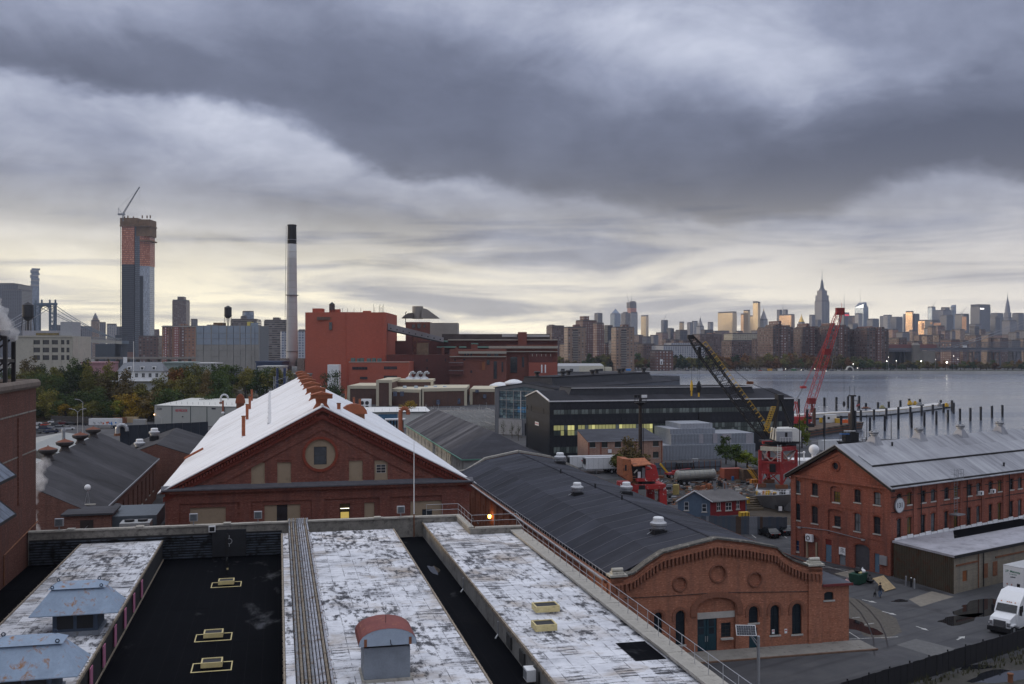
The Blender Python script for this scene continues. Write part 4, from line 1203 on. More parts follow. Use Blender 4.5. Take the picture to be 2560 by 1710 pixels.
t=TG('rooftop_plant','dark steel plant deck with pale air handlers in the gap beside the brick hall','machinery',p,TH)
XB(-3.2,5.6,0,30,0,6.2).oo('deck',PL('plant_deck',(.03,.035,.042),.7,var=.4),t)
for i,(x,y)in enumerate(((1.0,2),(1.2,8.5))):
 u_=XB(x,x+3.6,y,y+3.0,6.2,7.9).oo('air_handler',PL('pale_unit',(.34,.35,.35),.6,.2,var=.25),t)
 for xx in(x+1.0,x+2.6):
  XL([(.6,0),(.6,.25)],14,(xx,y+1.5,7.9)).oo('fan_ring',mB,u_)
 for j in range(6):XB(x+.1+j*.58,x+.5+j*.58,y-.04,y,6.5,7.6).oo('grille',mS,u_)
XB(-2.5,5.2,12.5,22,6.2,8.2).oo('duct',PL('slate_duct',(.10,.12,.14),.6,.3),t)
for k_ in range(5):
 y=14+k_*3.2;kk=MB();n=8;pr_=[(-2.3+1.4*cos(pi*i/n),6.2+1.3*sin(pi*i/n))for i in range(n+1)]
 for i in range(n):kk.quad((pr_[i][0],y,pr_[i][1]),(pr_[i+1][0],y,pr_[i+1][1]),(pr_[i+1][0],y+2.4,pr_[i+1][1]),(pr_[i][0],y+2.4,pr_[i][1]))
 kk.oo('duct_hood',mB,t)
k=MB();[k.rod((-3,y,6.2),(-3,y,7.3),.03,n=4)for y in range(0,30,2)];k.path([(-3,0,7.3),(-3,29,7.3)],.03,4);tag(k.oo('guard_rail',mS,t),kind='stuff')
# brick building 131 at the right
RT=RD(34.0)
mQ=brick('warehouse_brick',(.24,.066,.040),(.30,.090,.055),(.24,.17,.14),soot=.6)
S5=Site((49.7,130.5,0),RT)
RB=TG('brick_warehouse','three storey brick warehouse with grey metal roof and round 131 sign','building',S5 .loc,S5 .rot)
RB['_brick']='warehouse_brick'
WD,LG,EZ5,AZ5=16.5,62.0,11.9,16.55
pf5=Plane((0,WD,0),(0,-1,0));ps5=Plane((0,0,0),(1,0,0))
c5=crop(1940,900,3.563)
def R5(pl,x0,x1,y0,y1,c=c5):
 a=c(x0,y0);b=c(x1,y1);return S5 .rect(pl,a[0],b[0],a[1],b[1])
fw=[R5(pf5,*q)for q in((166,217,1073,1185),(319,372,1098,1208),(698,753,1153,1268),(872,931,1178,1290),(166,216,1278,1425),(318,372,1303,1455),(697,752,1366,1525),(870,930,1395,1548))]
nich=[R5(pf5,482,580,1125,1275),R5(pf5,462,600,1330,1565)]
nw=[R5(pf5,508,563,1173,1268),R5(pf5,511,567,1392,1485)]
gw=R5(pf5,145,193,368,460,c6);ga=R5(pf5,232,355,327,545,c6);d1=R5(pf5,412,463,362,578,c6);d2=R5(pf5,527,580,490,612,c6);gar=R5(pf5,655,780,405,628,c6);d3=R5(pf5,820,862,480,612,c6)
zf=lambda r:(r[0],r[1],.03,r[3])
ga,d1,d2,gar,d3=map(zf,(ga,d1,d2,gar,d3))
rw=S5 .uv(*c5(530,945),pf5)
sh=[arch(*r,.18)for r in fw];nsh=[arch(*r,.35)for r in nich];gash=arch(*ga,.5);garsh=arch(*gar,.5)
outl=[(0,0),(WD,0),(WD,EZ5-.1),(WD/2,AZ5-.2),(0,EZ5-.1)]
mb=MB();PN(mb,pf5,outl,sh+nsh+[rect(*gw),gash,rect(*d1),rect(*d2),garsh,rect(*d3),circ(rw[0],rw[1],.5,18)],.25);mb.oo('gable_wall',mQ,RB)
for i,s_ in enumerate(sh):WN(RB,pf5,s_,.2,glassm=mL if i%3 else og,rows=2,cols=2)
for r,s_,w_ in zip(nich,nsh,nw):
 k=MB();PN(k,pf5,s_,[rect(*w_)],.15,n=-.2);k.oo('niche_wall',mQ,RB);WN(RB,pf5,rect(*w_),.35,glassm=glass('amber_glass',(.10,.075,.02))if r is nich[0]else mL,rows=3,cols=2)
 k=MB();oa=arch(r[0]-.28,r[1]+.28,r[2],r[3]+.28,.6)[2:];ia=arch(r[0],r[1],r[2],r[3],.35)[2:]
 for i in range(len(oa)-1):slab(k,pf5,[oa[i],oa[i+1],ia[i+1],ia[i]],0,.07)
 k.oo('niche_hood',mQ,RB)
for r,rise in([(f,.2)for f in fw]+[(ga,.5),(gar,.5)]):
 k=MB();oa=arch(r[0]-.2,r[1]+.2,r[2],r[3]+.24,rise+.2)[2:];ia=arch(r[0],r[1],r[2],r[3]+.02,rise)[2:]
 for i in range(len(oa)-1):slab(k,pf5,[oa[i],oa[i+1],ia[i+1],ia[i]],0,.06)
 k.oo('arch_hood',PL('dark_hood_brick',(.17,.045,.025),.9,var=.3,scale=5),RB)
k=MB();RS(k,pf5,circ(rw[0],rw[1],.78,18),circ(rw[0],rw[1],.5,18),0,.1);k.oo('round_surround',MATS['dark_hood_brick'],RB)
k=MB();PN(k,pf5,circ(rw[0],rw[1],.5,18),n=-.2);k.oo('round_window',mL,RB)
WN(RB,pf5,rect(*gw),.2,rows=2,cols=1,sash=ui,glassm=glass('blue_glass',(.02,.035,.08)))
k=MB();PN(k,pf5,gash,n=-.25);k.oo('arch_infill',mQ,RB)
for q_ in(ga[0]+.35,ga[1]-.6):k=MB();slab(k,pf5,rect(q_,q_+.25,.03,2.4),-.25,-.05);k.oo('timber_post',nh,RB)
ne=PL('blue_grey_door',(.10,.17,.24),.6,var=.15);oe=PL('roller_shutter',(.10,.10,.11),.6,.3,var=.25)
for r,m in((d1,ne),(d2,PL('grey_door',(.17,.19,.21),.6)),(d3,ne)):
 hh=2.45 if r is d1 else r[3]
 k=MB();slab(k,pf5,rect(r[0],r[1],.03,hh),-.2,-.14);dd=k.oo('door',m,RB)
 k=MB();slab(k,pf5,rect(r[1]-.2,r[1]-.12,1.0,1.12),-.14,-.08);k.oo('handle',mG,dd)
k=MB();slab(k,pf5,rect(d1[0],d1[1],2.45,d1[3]),-.2,-.1);k.oo('transom_board',PL('red_board',(.16,.02,.015),.7),RB)
k=MB();PN(k,pf5,garsh,n=-.24);sd_=k.oo('roller_door',oe,RB)
for j in range(14):
 v=.15+j*(gar[3]-.6)/14;k=MB();slab(k,pf5,rect(gar[0]+.04,gar[1]-.04,v,v+.03),-.24,-.2);k.oo('slat',oe,sd_)
r=R5(pf5,527,580,428,490,c6)
t=TG('notice_sign','white notice sign with lines of dark lettering above the grey door','sign',S5 .M@pf5 .at((r[0]+r[1])/2,r[2],.03),RT-pi/2)
pls=Plane((0,0,0),(1,0,0));w_,h_=(r[1]-r[0])/2,r[3]-r[2]
k=MB();slab(k,pls,rect(-w_,w_,0,h_),0,.04);k.oo('board',mW,t)
def text(s,parent,pl,u,v,size,mat,n=.05,align='CENTER',ext=.004,name='lettering'):
 cu=bpy.data.curves.new('lettering','FONT');cu.body=s;cu.size=size;cu.align_x=align;cu.extrude=ext;cu.resolution_u=2;cu.offset=size*.018
 cu.materials.append(mat)
 o=link(name,cu,parent);p=pl.at(u,v,n)
 bpy.context.view_layer.update()
 me=bpy.data.meshes.new_from_object(o.evaluated_get(bpy.context.evaluated_depsgraph_get()));COL.objects.unlink(o);bpy.data.objects.remove(o);o=link(name,me,parent)
 o.matrix_local=Matrix(((pl.U.x,pl.V.x,pl.N.x,p.x),(pl.U.y,pl.V.y,pl.N.y,p.y),(pl.U.z,pl.V.z,pl.N.z,p.z),(0,0,0,1)))
 return o
oq=PL('sign_ink',(.03,.03,.04),.7)
def scribble(parent,pl,u0,u1,v,h,mat,n,seed,name='printed_line'):
 """a line of print too small to read: short dark strokes"""
 rr=random.Random(seed);k=MB();u=u0
 while u<u1:
  w=rr.uniform(.3,.7)*h;slab(k,pl,rect(u,min(u1,u+w),v,v+h*rr.uniform(.7,1)),n-.003,n);u+=w+h*rr.choice((.2,.2,.7))
 return k.oo(name,mat,parent)
for i,(u0,u1,v,hh)in enumerate(((.3,.8,.86,.14),(.25,.85,.66,.10),(.25,.9,.5,.08),(.25,.92,.38,.08),(.2,.6,.12,.12))):scribble(t,pls,-w_+2*w_*u0,-w_+2*w_*u1,h_*v-hh,hh,oq,.045,i)
DK=PL('black_cornice',(.014,.012,.012),.7,var=.4)
XB(-.35,0,-.35,WD+.3,EZ5-.55,EZ5-.25).oo('gable_cornice',mQ,RB)
XB(-.5,LG,-.5,0,EZ5-.45,EZ5-.02).oo('eave_cornice',DK,RB)
k=MB()
for s_ in(0,1):
 y0=-.6 if s_==0 else WD+.6;zz=EZ5-.6*(AZ5-EZ5)/(WD/2)
 k.loft([(-.75,y0,zz-.45),(0,y0,zz-.45),(0,y0,zz),(-.75,y0,zz)],[(-.75,WD/2,AZ5-.45),(0,WD/2,AZ5-.45),(0,WD/2,AZ5),(-.75,WD/2,AZ5)])
k.oo('raking_cornice',DK,RB)
for s_ in(0,1):
 y0=1.6 if s_==0 else WD-1.6;k=MB();k.loft([(-.14,y0,EZ5+.15),(0,y0,EZ5+.15),(0,y0,EZ5+.5),(-.14,y0,EZ5+.5)],[(-.14,WD/2,AZ5-1.35),(0,WD/2,AZ5-1.35),(0,WD/2,AZ5-.95),(-.14,WD/2,AZ5-.95)]);k.oo('gable_moulding',mQ,RB)
for y in(0.0,WD-.9):XB(-.16,0,y,y+.9,0,EZ5-.55).oo('corner_pilaster',mQ,RB)
for z in(7.9,4.35):XB(-.05,0,.9,WD-.9,z,z+.12).oo('string_course',mQ,RB)
t1=[(1078,1120,1185,1275),(1168,1208,1175,1290),(1290,1332,1157,1273),(1380,1420,1147,1262),(1500,1540,1130,1232),(1585,1625,1120,1225),(1700,1743,1106,1215),(1785,1822,1095,1195),(1893,1930,1082,1185),(1975,2010,1072,1172),(2080,2115,1060,1155),(2155,2190,1050,1150)]
t2=[(1078,1115,1402,1560),(1168,1208,1390,1550),(1290,1330,1375,1525),(1380,1418,1365,1505),(1500,1532,1345,1480),(1585,1620,1330,1450),(1698,1735,1312,1460),(1785,1818,1300,1430),(1895,1925,1285,1420),(1975,2008,1272,1410),(2080,2112,1260,1380),(2155,2188,1250,1370)]
w1=[R5(ps5,*q)for q in t1];w2=[R5(ps5,*q)for q in t2]
v10=sum(r[2]for r in w1)/12;v11=sum(r[3]for r in w1)/12;v20=4.9;v21=sum(r[3]for r in w2)/12
w1=[(r[0],r[1],v10,v11)for r in w1];w2=[(r[0],r[1],v20,v21)for r in w2]
sh=[arch(*r,.16)for r in w1+w2]
mb=MB();PN(mb,ps5,rect(0,LG,0,EZ5-.1),sh,.25);mb.quad((LG,0,0),(LG,WD,0),(LG,WD,EZ5),(LG,0,EZ5));mb.quad((LG,WD,0),(0,WD,0),(0,WD,EZ5),(LG,WD,EZ5));mb.oo('long_walls',mQ,RB)
for i,s_ in enumerate(sh):WN(RB,ps5,s_,.2,glassm=(mL,og,mL,glass('amber_glass',(.10,.075,.02)))[i*7%4],rows=2,cols=2)
for r in w1+w2:
 k=MB();oa=arch(r[0]-.18,r[1]+.18,r[2],r[3]+.22,.34)[2:];ia=arch(r[0],r[1],r[2],r[3]+.02,.18)[2:]
 for i in range(len(oa)-1):slab(k,ps5,[oa[i],oa[i+1],ia[i+1],ia[i]],0,.06)
 k.oo('arch_hood',MATS['dark_hood_brick'],RB)
for i,px in enumerate((1233,1443,1648,1840,2030)):
 u=S5 .uv(*c5(px,1300),ps5)[0];XB(u-.35,u+.35,-.12,0,0,EZ5-.5).oo('pilaster',mQ,RB)
for px in(1283,1692,2068):
 u=S5 .uv(*c5(px,1300),ps5)[0];XP([(u,-.2,0),(u,-.2,EZ5-.4)],.07).oo('downpipe',mB,RB)
for py in(1385,1290):
 XB(0,LG,-.06,0,v20+3.35-(0 if py==1290 else 0.0)+(0 if py==1290 else 2.0),v20+3.45+(0 if py==1290 else 2.0)).oo('string_course',DK,RB)
def m_grey_metal():
 m,g,b=new_mat('grey_metal_roof')
 p=gpos(g,-RT);x,y,z=g.xyz(p)
 n1=g.noise(g.comb(g.m('*',x,1.1),g.m('*',y,.12),0.0),.9,5,.62);n2=g.noise(p,.12,4,.6)
 f=g.m('+',g.m('*',n1,.6),g.m('*',n2,.4))
 col=g.ramp(g.m('+',f,g.m('*',g.m('-',objrand(g),.5),.10)),[(.3,(.13,.13,.145)),(.5,(.27,.275,.30)),(.7,(.40,.41,.43))])
 g.put(b.inputs['Base Color'],col);b.inputs['Roughness'].default_value=.5;b.inputs['Metallic'].default_value=.25
 return m
oh=m_grey_metal()
nst=44;st=(LG+1)/nst;dz=(AZ5-EZ5)/(WD/2)
for s_ in(0,1):
 me=None
 for i in range(nst):
  if me is None:
   ye=-.7 if s_==0 else WD+.7;ze=EZ5-.7*dz+.06
   o=XO([(0,ye,ze),(0,WD/2,AZ5+.06),(0,WD/2,AZ5-.04),(0,ye,ze-.1)],[(st-.012,ye,ze),(st-.012,WD/2,AZ5+.06),(st-.012,WD/2,AZ5-.04),(st-.012,ye,ze-.1)]).oo('roof_strip',oh,RB);me=o.data;FN(o)
  else:o=link('roof_strip',me,RB)
  o.location=(-.9+i*st,0,R.uniform(0,.02))
pr5=(0,0,EZ5);nr5=(0,-dz,1)
q=[S5 .hit(*c5(720,862),pr5,nr5),S5 .hit(*c5(868,955),pr5,nr5)]
y_hi,y_lo=q[0].y,q[1].y;x0=(q[0].x+q[1].x)/2;x1=46
zz=lambda y:EZ5+y*dz
k=MB();h=.3
k.loft([(x0,y_lo,zz(y_lo)),(x0,y_hi,zz(y_hi)),(x0,y_hi,zz(y_hi)+h*.6),(x0,y_lo,zz(y_lo)+h)],[(x1,y_lo,zz(y_lo)),(x1,y_hi,zz(y_hi)),(x1,y_hi,zz(y_hi)+h*.6),(x1,y_lo,zz(y_lo)+h)])
o=k.oo('raised_roof_panel',oh,RB);FN(o)
k=MB();k.loft([(x0,y_lo-.02,zz(y_lo)-.02),(x0,y_lo-.02,zz(y_lo)+h-.04),(x0,y_lo-.08,zz(y_lo)+h-.04),(x0,y_lo-.08,zz(y_lo)-.02)],[(x1,y_lo-.02,zz(y_lo)-.02),(x1,y_lo-.02,zz(y_lo)+h-.04),(x1,y_lo-.08,zz(y_lo)+h-.04),(x1,y_lo-.08,zz(y_lo)-.02)]);k.oo('panel_upstand',DK,RB)
for i,(px,py)in enumerate(((872,735),(1272,705),(1642,680),(1992,650))):
 x=S5 .hit(*c5(px,py),(0,WD/2,AZ5),(0,1,0)).x
 t=TG('ridge_turbine','grey ridge ventilator on the metal roof, %s from the gable end'%('first','second','third','fourth')[i],'ventilator',S5 .M@VV((x,WD/2,AZ5-.5)),RT,'grey ridge vents on the metal roof')
 XF(-.95,.95,-.95,.95,0,-.45,.45,-.45,.45,1.25).oo('base',oh,t)
 XL([(.42,1.25),(.42,1.4),(.6,1.5),(.6,1.62)],12).oo('collar',mG,t)
 XL([(.55,1.62),(.72,1.8),(.68,1.95),(.4,2.0)],12).oo('head',mS,t)
 for y_ in(-.5,.5):XL([(.12,1.9),(.2,2.05),(.1,2.15)],8,(y_,0,0)).oo('ear',mS,t)
for px,py in((1035,768),(2030,948)):
 p=S5 .M@S5 .hit(*c5(px,py),pr5,nr5);t=TG('flue_stub','small dark flue stub on the grey metal roof '+('near the ridge' if px==1035 else 'near the eave'),'pipe',p,RT);XR((0,0,-.2),(0,0,.45),.13,n=8).oo('pipe',mB,t);XR((0,0,.45),(0,0,.6),.2,.12,n=8).oo('cap',mB,t)
u=S5 .uv(*c5(1565,1040),ps5)[0]
t=TG('roof_ladder','dark steel caged ladder rising past the eave of the 131 warehouse','ladder',S5 .M@VV((u,-.6,7.0)),RT)
k=MB();[k.rod((x,0,0),(x,0,6.2),.03,n=4)for x in(-.35,.35)];k.oo('stile',mS,t)
for j in range(16):XR((-.35,0,.2+j*.36),(.35,0,.2+j*.36),.02,n=4).oo('rung',mS,t)
k=MB()
for z in(4.9,5.5,6.1):k.path([(-.9,.2,z),(-.9,-.6,z),(.9,-.6,z),(.9,.2,z)],.025,4)
for x in(-.9,-.3,.3,.9):k.rod((x,-.6,4.9),(x,-.6,6.1),.025,n=4)
k.oo('cage',mS,t);XB(-.9,.9,-.9,.4,-.15,0).oo('landing',mS,t)
for i,(px,py,lab)in enumerate(((1810,1185,'nearer of two under the eave'),(1918,1168,'farther of two under the eave'))):
 uv_=S5 .uv(*c5(px,py),ps5);t=TG('window_unit','white air conditioner in a warehouse side window, '+lab,'air conditioner',S5 .M@ps5 .at(uv_[0],uv_[1]-.25,.0),RT,'window units on the warehouse')
 XB(-.42,.42,-.45,-.02,0,.55).oo('case',mW,t);XB(-.36,-.04,-.47,-.45,.08,.47).oo('grille',mB,t)
k_=(ga[0]+ga[1])/2
t=TG('wall_condenser','white condenser box mounted in the bricked arch of the 131 warehouse','air conditioner',S5 .M@pf5 .at(k_-.1,2.45,.0),RT-pi/2)
XB(-.55,.55,-.45,-.02,0,1.0).oo('case',mW,t);k=MB();RS(k,Plane((0,-.46,.5),(1,0,0)),circ(-.1,0,.34,14),circ(-.1,0,.24,14),0,.02);k.oo('fan_guard',mB,t)
uv_=S5 .uv(*c5(1087,1292),ps5)
t=TG('round_sign','round pale sign reading 131 on the corner of the brick warehouse','sign',S5 .M@ps5 .at(uv_[0],uv_[1],.28),RT)
pls=Plane((0,0,0),(1,0,0))
k=MB();slab(k,pls,circ(0,0,.98,28),-.1,0);k.oo('disc',PL('sign_grey',(.52,.54,.56),.6,var=.1),t)
k=MB();RS(k,pls,circ(0,0,1.02,28),circ(0,0,.92,28),-.12,.03);k.oo('rim',PL('sign_rim',(.2,.2,.21),.6),t)
text('131',t,pls,0,-.3,.92,oq,.01)
XR((0,.1,0),(0,.3,0),.08).oo('bracket',mB,t)
XP([pf5 .at(*S5 .uv(*c6(95,245),pf5),.08),pf5 .at(*S5 .uv(*c6(430,285),pf5),.08),pf5 .at(*S5 .uv(*c6(740,365),pf5),.08)],.04,5).oo('wall_pipe',mS,RB)
for px,py in((203,262),(735,365)):
 p=pf5 .at(*S5 .uv(*c6(px,py),pf5),.2);XB(p.x-.12,p.x+.1,p.y-.25,p.y+.25,p.z-.1,p.z+.12).oo('wall_light',mG,RB)
# corrugated annexe
S6=Site((53.7,121.0,0),RT)
c_l=S6 .I@VV((49.9,130.2,0));LD=c_l.length
AX=TG('corrugated_annexe','low metal clad annexe with pale flat roof beside the brick warehouse','building',S6 .loc,S6 .rot)
dl=VV((c_l.x,c_l.y,0)).normalized()
nt=PL('brown_corrugated',(.075,.062,.042),.6,.3,var=.35,scale=.5,stain=(.09,.035,.018),stain_at=(.5,.7))
nf=brick('block_wall',(.25,.22,.17),(.29,.25,.20),(.20,.18,.15),.4,.2,speck=.15)
n=34;AZ6=4.45
for i in range(n):
 p0=dl*(LD*i/n);p1=dl*(LD*(i+.97)/n);mid=(p0+p1)/2+VV((-dl.y,dl.x,0))*(-.0)
 nrm=VV((dl.y,-dl.x,0))*-1
 k=MB();a_=p0+nrm*(.0);k.add([p0,p0 .lerp(p1,.3)+nrm*.06,p0 .lerp(p1,.7)+nrm*.06,p1,p1+VV((0,0,AZ6)),p0 .lerp(p1,.7)+nrm*.06+VV((0,0,AZ6)),p0 .lerp(p1,.3)+nrm*.06+VV((0,0,AZ6)),p0+VV((0,0,AZ6))],[(0,1,6,7),(1,2,5,6),(2,3,4,5)])
 k.oo('cladding_sheet',nt,AX)
pb=Plane((0,0,0),(1,0,0));LA=40
c6r=lambda*q:S6 .rect(pb,*(c6(q[0],q[2])[0],c6(q[1],q[3])[0],c6(q[0],q[2])[1],c6(q[1],q[3])[1]))
wd_=c6r(1555,1595,622,712)
k=MB();PN(k,pb,rect(0,LA,0,AZ6),[rect(*wd_)],.15);k.quad((LA,0,0),(LA,14,0),(LA,14,AZ6),(LA,0,AZ6));k.oo('block_wall',nf,AX)
board(AX,pb,rect(*wd_),.1,PL('rust_board',(.24,.085,.03),.8,var=.3))
for px in(1725,1683):
 u=S6 .uv(*c6(px,650),pb)[0];XP([(u,-.1,.1),(u,-.1,AZ6)],.06).oo('downpipe',mB if px==1725 else mR,AX)
for u0,u1 in((.4,5.0),(9,16)):XB(u0,u1,-.1,0,3.3,3.5).oo('door_track',mR,AX)
for px,m in((1745,mR),(1825,mR)):
 u=S6 .uv(*c6(px,650),pb)[0];XB(u-.5,u+.5,-.05,0,1.1,2.9).oo('rusty_patch_panel',m,AX)
k=MB();up=VV((0,0,AZ6));far=dl*LD
A_=[VV((-.25,-.25,0)),VV((LA,-.25,0)),VV((LA,0,0))+far,far+VV((-.25,0,0))]
k.add([v+up for v in A_]+[v+up+VV((0,0,.28))for v in A_],[(4,5,6,7),(0,1,5,4),(1,2,6,5),(2,3,7,6),(3,0,4,7),(3,2,1,0)])
k.oo('roof',PL('pale_silver_roof',(.36,.36,.40),.6,.1,var=.3,scale=.25,stain=(.16,.16,.18),stain_at=(.5,.8)),AX)
A_=[VV((-.3,-.36,0)),VV((LA,-.36,0))]
XB(-.3,LA,-.40,-.26,AZ6-.05,AZ6+.3).oo('fascia',mB,AX)
k=MB();q0=far*.62;k.add([VV((8.5,0,AZ6+.285))+q0,VV((30,0,AZ6+.285))+q0,VV((30,0,AZ6+.285))+far*.97,VV((13,0,AZ6+.285))+far*.97],[(0,1,2,3)]);k.oo('tar_patch',mF,AX)
for i,(px,py)in enumerate(((1510,235),(1968,160))):
 p=S6 .M@S6 .hit(*c6(px,py),(0,0,AZ6+.28),(0,0,1));t=TG('rooftop_unit','small white cooling unit on the pale annexe roof, '+('nearer' if i==0 else 'farther')+' one','air conditioner',p,RT,'units on the annexe roof')
 XB(-.5,.5,-.3,.3,.1,.85).oo('case',mW,t);XB(-.4,.05,-.32,-.3,.2,.75).oo('grille',mB,t);XB(-.5,.5,-.25,.25,0,.1).oo('feet',mR,t)
for i in range(26):XB(i*1.35,i*1.35+1.1,0,.0,0,0)if False else None
for i in range(24):
 p=far+VV((i*1.35+.2,-.1,AZ6+.28));XB(p.x,p.x+1.2,p.y,p.y+.08,p.z,p.z+.25+.1*((i*7)%3)).oo('flashing',mW,AX)
# street furniture, vehicles, people
ux=PL('tyre_rubber',(.012,.012,.012),.85);nq=PL('chrome',(.5,.5,.52),.25,.9,var=.05)
wa=glass('windscreen',(.01,.012,.014),.05)
def wheel(mb_parent,x,y,r,w,name='wheel'):
 o=XR((x,y-w/2,r),(x,y+w/2,r),r,n=14).oo(name,ux,mb_parent)
 XR((x,y-w/2-.01,r),(x,y+w/2+.01,r),r*.55,n=10).oo('rim',mG,o)
 return o
CARM={}
def car(label,loc,rot,c,group='parked cars',kind='sedan',detail=True):
 key=(c,kind)
 t=TG('parked_car',label,'car',loc,rot,group)
 if key not in CARM:
  m=PL('car_paint_%02d%02d%02d'%tuple(int(q*99)for q in c),c,.25,.2,var=.06,spec=.6)
  b=MB();W_=.88
  side=[(-2.25,.35),(-2.25,.78),(-2.05,.92),(-1.0,.98),(1.15,1.0),(2.0,.95),(2.25,.8),(2.25,.35)]
  b.loft([(x,-W_,z)for x,z in side],[(x,W_,z)for x,z in side])
  cab=[(-1.05,.97),(-.35,1.42),(1.05,1.45),(1.75,.98)]if kind=='sedan' else[(-1.1,.97),(-.45,1.68),(1.9,1.70),(2.15,.98)]
  g_=MB();g_.loft([(x,-W_*(1 if z<1 else .8),z)for x,z in cab],[(x,W_*(1 if z<1 else .8),z)for x,z in cab])
  r_=MB();xs=(cab[1][0]+.06,cab[2][0]-.06);r_.box(xs[0],xs[1],-W_*.78,W_*.78,cab[1][1]-.02,cab[1][1]+.06)
  CARM[key]=[('body',b,m),('windows',g_,wa),('roof',r_,m)]
  CARM[key]=[(n_,FN(x.oo(n_,mm,t)).data)for n_,x,mm in CARM[key]]
 else:
  for n_,me in CARM[key]:link(n_,me,t)
 if 'wheelme' not in CARM:
  o=wheel(t,-1.4,0,.33,.22);CARM['wheelme']=o.data;bpy.data.objects.remove(o.children[0]);o.data.transform(Matrix.Translation((1.4,0,-.33)));bpy.data.objects.remove(o)
 for x in(-1.4,1.35):
  for y in(-.8,.8):link('wheel',CARM['wheelme'],t,(x,y,.33))
 if detail:
  for y in(-.62,.62):
   XB(2.2,2.27,y-.16,y+.16,.68,.8).oo('tail_light',PL('tail_lens',(.35,.01,.01),.3),t)
   XB(-2.28,-2.2,y-.18,y+.18,.66,.8).oo('headlight',mW,t)
 return t
p=G(2492,1600);
tr=TG('truck_tractor','white sleeper cab truck tractor parked by the black fence','truck',(53.4,106.2,0),RD(34+180+8))
ut=PL('truck_white',(.78,.79,.80),.3,var=.05,spec=.5)
k=MB();k.loft([(x,-1.02,z)for x,z in((3.3,.75),(3.35,1.35),(3.15,1.7),(1.75,2.0),(1.6,.75))],[(x,1.02,z)for x,z in((3.3,.75),(3.35,1.35),(3.15,1.7),(1.75,2.0),(1.6,.75))]);FN(k.oo('bonnet',ut,tr))
cabp=[(1.75,.75),(1.75,2.0),(1.25,2.85),(.9,3.2),(-.1,3.95),(-1.9,4.05),(-2.0,.75)]
k=MB();k.loft([(x,-1.2,z)for x,z in cabp],[(x,1.2,z)for x,z in cabp]);FN(k.oo('cab',ut,tr))
k=MB();k.quad((1.73,-1.06,2.08),(1.73,1.06,2.08),(1.30,1.0,2.82),(1.30,-1.0,2.82));k.v=[(x+.03,y,z+.02)for x,y,z in k.v];k.oo('windscreen',wa,tr)
for y in(-1.21,1.21):k=MB();k.box(.35,1.3,y-.005,y+.005,2.05,2.75);k.oo('side_window',wa,tr)
gr=XB(3.34,3.40,-.62,.62,.8,1.5).oo('grille',mB,tr)
for j in range(6):XB(3.4,3.43,-.6,.6,.84+j*.11,.89+j*.11).oo('grille_bar',nq,gr)
XB(3.2,3.55,-1.2,1.2,.35,.78).oo('bumper',mB,tr)
for y in(-.88,.88):XB(3.2,3.38,y-.16,y+.16,.95,1.35).oo('headlight',nq,tr)
for y in(-1.42,1.42):o=XB(1.45,1.6,y-.12,y+.12,1.9,2.6).oo('mirror',mB,tr)
for y in(-.7,-.1,.1,.3,.7):XB(1.05,1.15,y-.05,y+.05,3.0,3.08).oo('marker_light',PL('amber_lens',(.6,.2,.03),.4),tr)
for x in(2.6,-2.6,-3.9):
 for y in(-1.0,1.0):wheel(tr,x,y,.5,.35 if x>0 else .55)
XB(-4.8,2.5,-.45,.45,.55,.85).oo('chassis',mB,tr);XB(-1.9,1.2,-1.15,1.15,.45,.8).oo('side_skirt',ut,tr)
for y in(-1.0,1.0):XB(2.05,3.15,y-.2,y+.2,.95,1.1).oo('fender',ut,tr)
def TR(label,loc,rot,L=13.0,txt=None,group='white box trailers',h=2.75,name='box_trailer',mat=None):
 t=TG(name,label,'trailer',loc,rot,group)
 m=mat or PL('trailer_white',(.66,.67,.68),.45,var=.08,scale=.8,stain=(.42,.42,.41),stain_at=(.55,.85))
 XB(0,L,-1.28,1.28,1.15,1.15+h).oo('box',m,t)
 XB(-.02,L+.02,-1.3,1.3,1.15+h,1.15+h+.05).oo('roof',PL('trailer_roof',(.42,.43,.44),.6,var=.2),t)
 XB(-.03,L+.03,-1.31,1.31,1.1,1.24).oo('rail',mS,t)
 for y in(-1.31,1.31):
  for i in range(int(L/1.2)):XB(.6+i*1.2,.63+i*1.2,y-.004,y+.004,1.25,1.1+h).oo('rivet_seam',mS,t)if group!='far' else None
 for x in(L-1.4,L-2.7):
  for y in(-1.0,1.0):wheel(t,x,y,.5,.5)
 for y in(-.8,.8):XB(2.6,2.75,y-.06,y+.06,0,1.15).oo('landing_leg',mS,t)
 return t
tt=TR('white box trailer with green lettering at the right edge by the annexe',(59.6,118.3,0),RT,13.5)
XB(-.05,-.03,-1.25,1.25,1.3,3.85).oo('nose_panel',mW,tt)
ol=PL('green_ink',(.02,.16,.09),.6)
plt=Plane((-.055,1.1,0),(0,-1,0));text('J.P. Maloney',tt,plt,1.05,3.2,.36,ol,.01);scribble(tt,plt,.6,1.5,2.95,.09,ol,.012,3);scribble(tt,plt,.75,1.35,2.6,.16,oq,.012,4)
for y in(.75,.2):k=MB();slab(k,plt,[(1.1-y-.12,1.75),(1.1-y,1.63),(1.1-y+.12,1.75),(1.1-y,1.87)],0,.012);k.oo('placard',PL('placard',(.5,.25,.2),.6),tt)
XB(-.09,-.05,-.8,-.45,1.5,2.0).oo('meter_box',mB,tt)
p=G(2178,1450);t=TG('dumpster','dark green dumpster heaped with rubbish bags by the warehouse corner','dumpster',(43.9,126.3,0),RT+.2)
mgd=PL('dumpster_green',(.015,.06,.04),.7,var=.4)
XF(-.95,.95,-.65,.65,.12,-1.1,1.1,-.75,.75,1.35).oo('bin',mgd,t)
XB(-1.15,1.15,-.8,-.74,1.25,1.4).oo('rim',mgd,t)
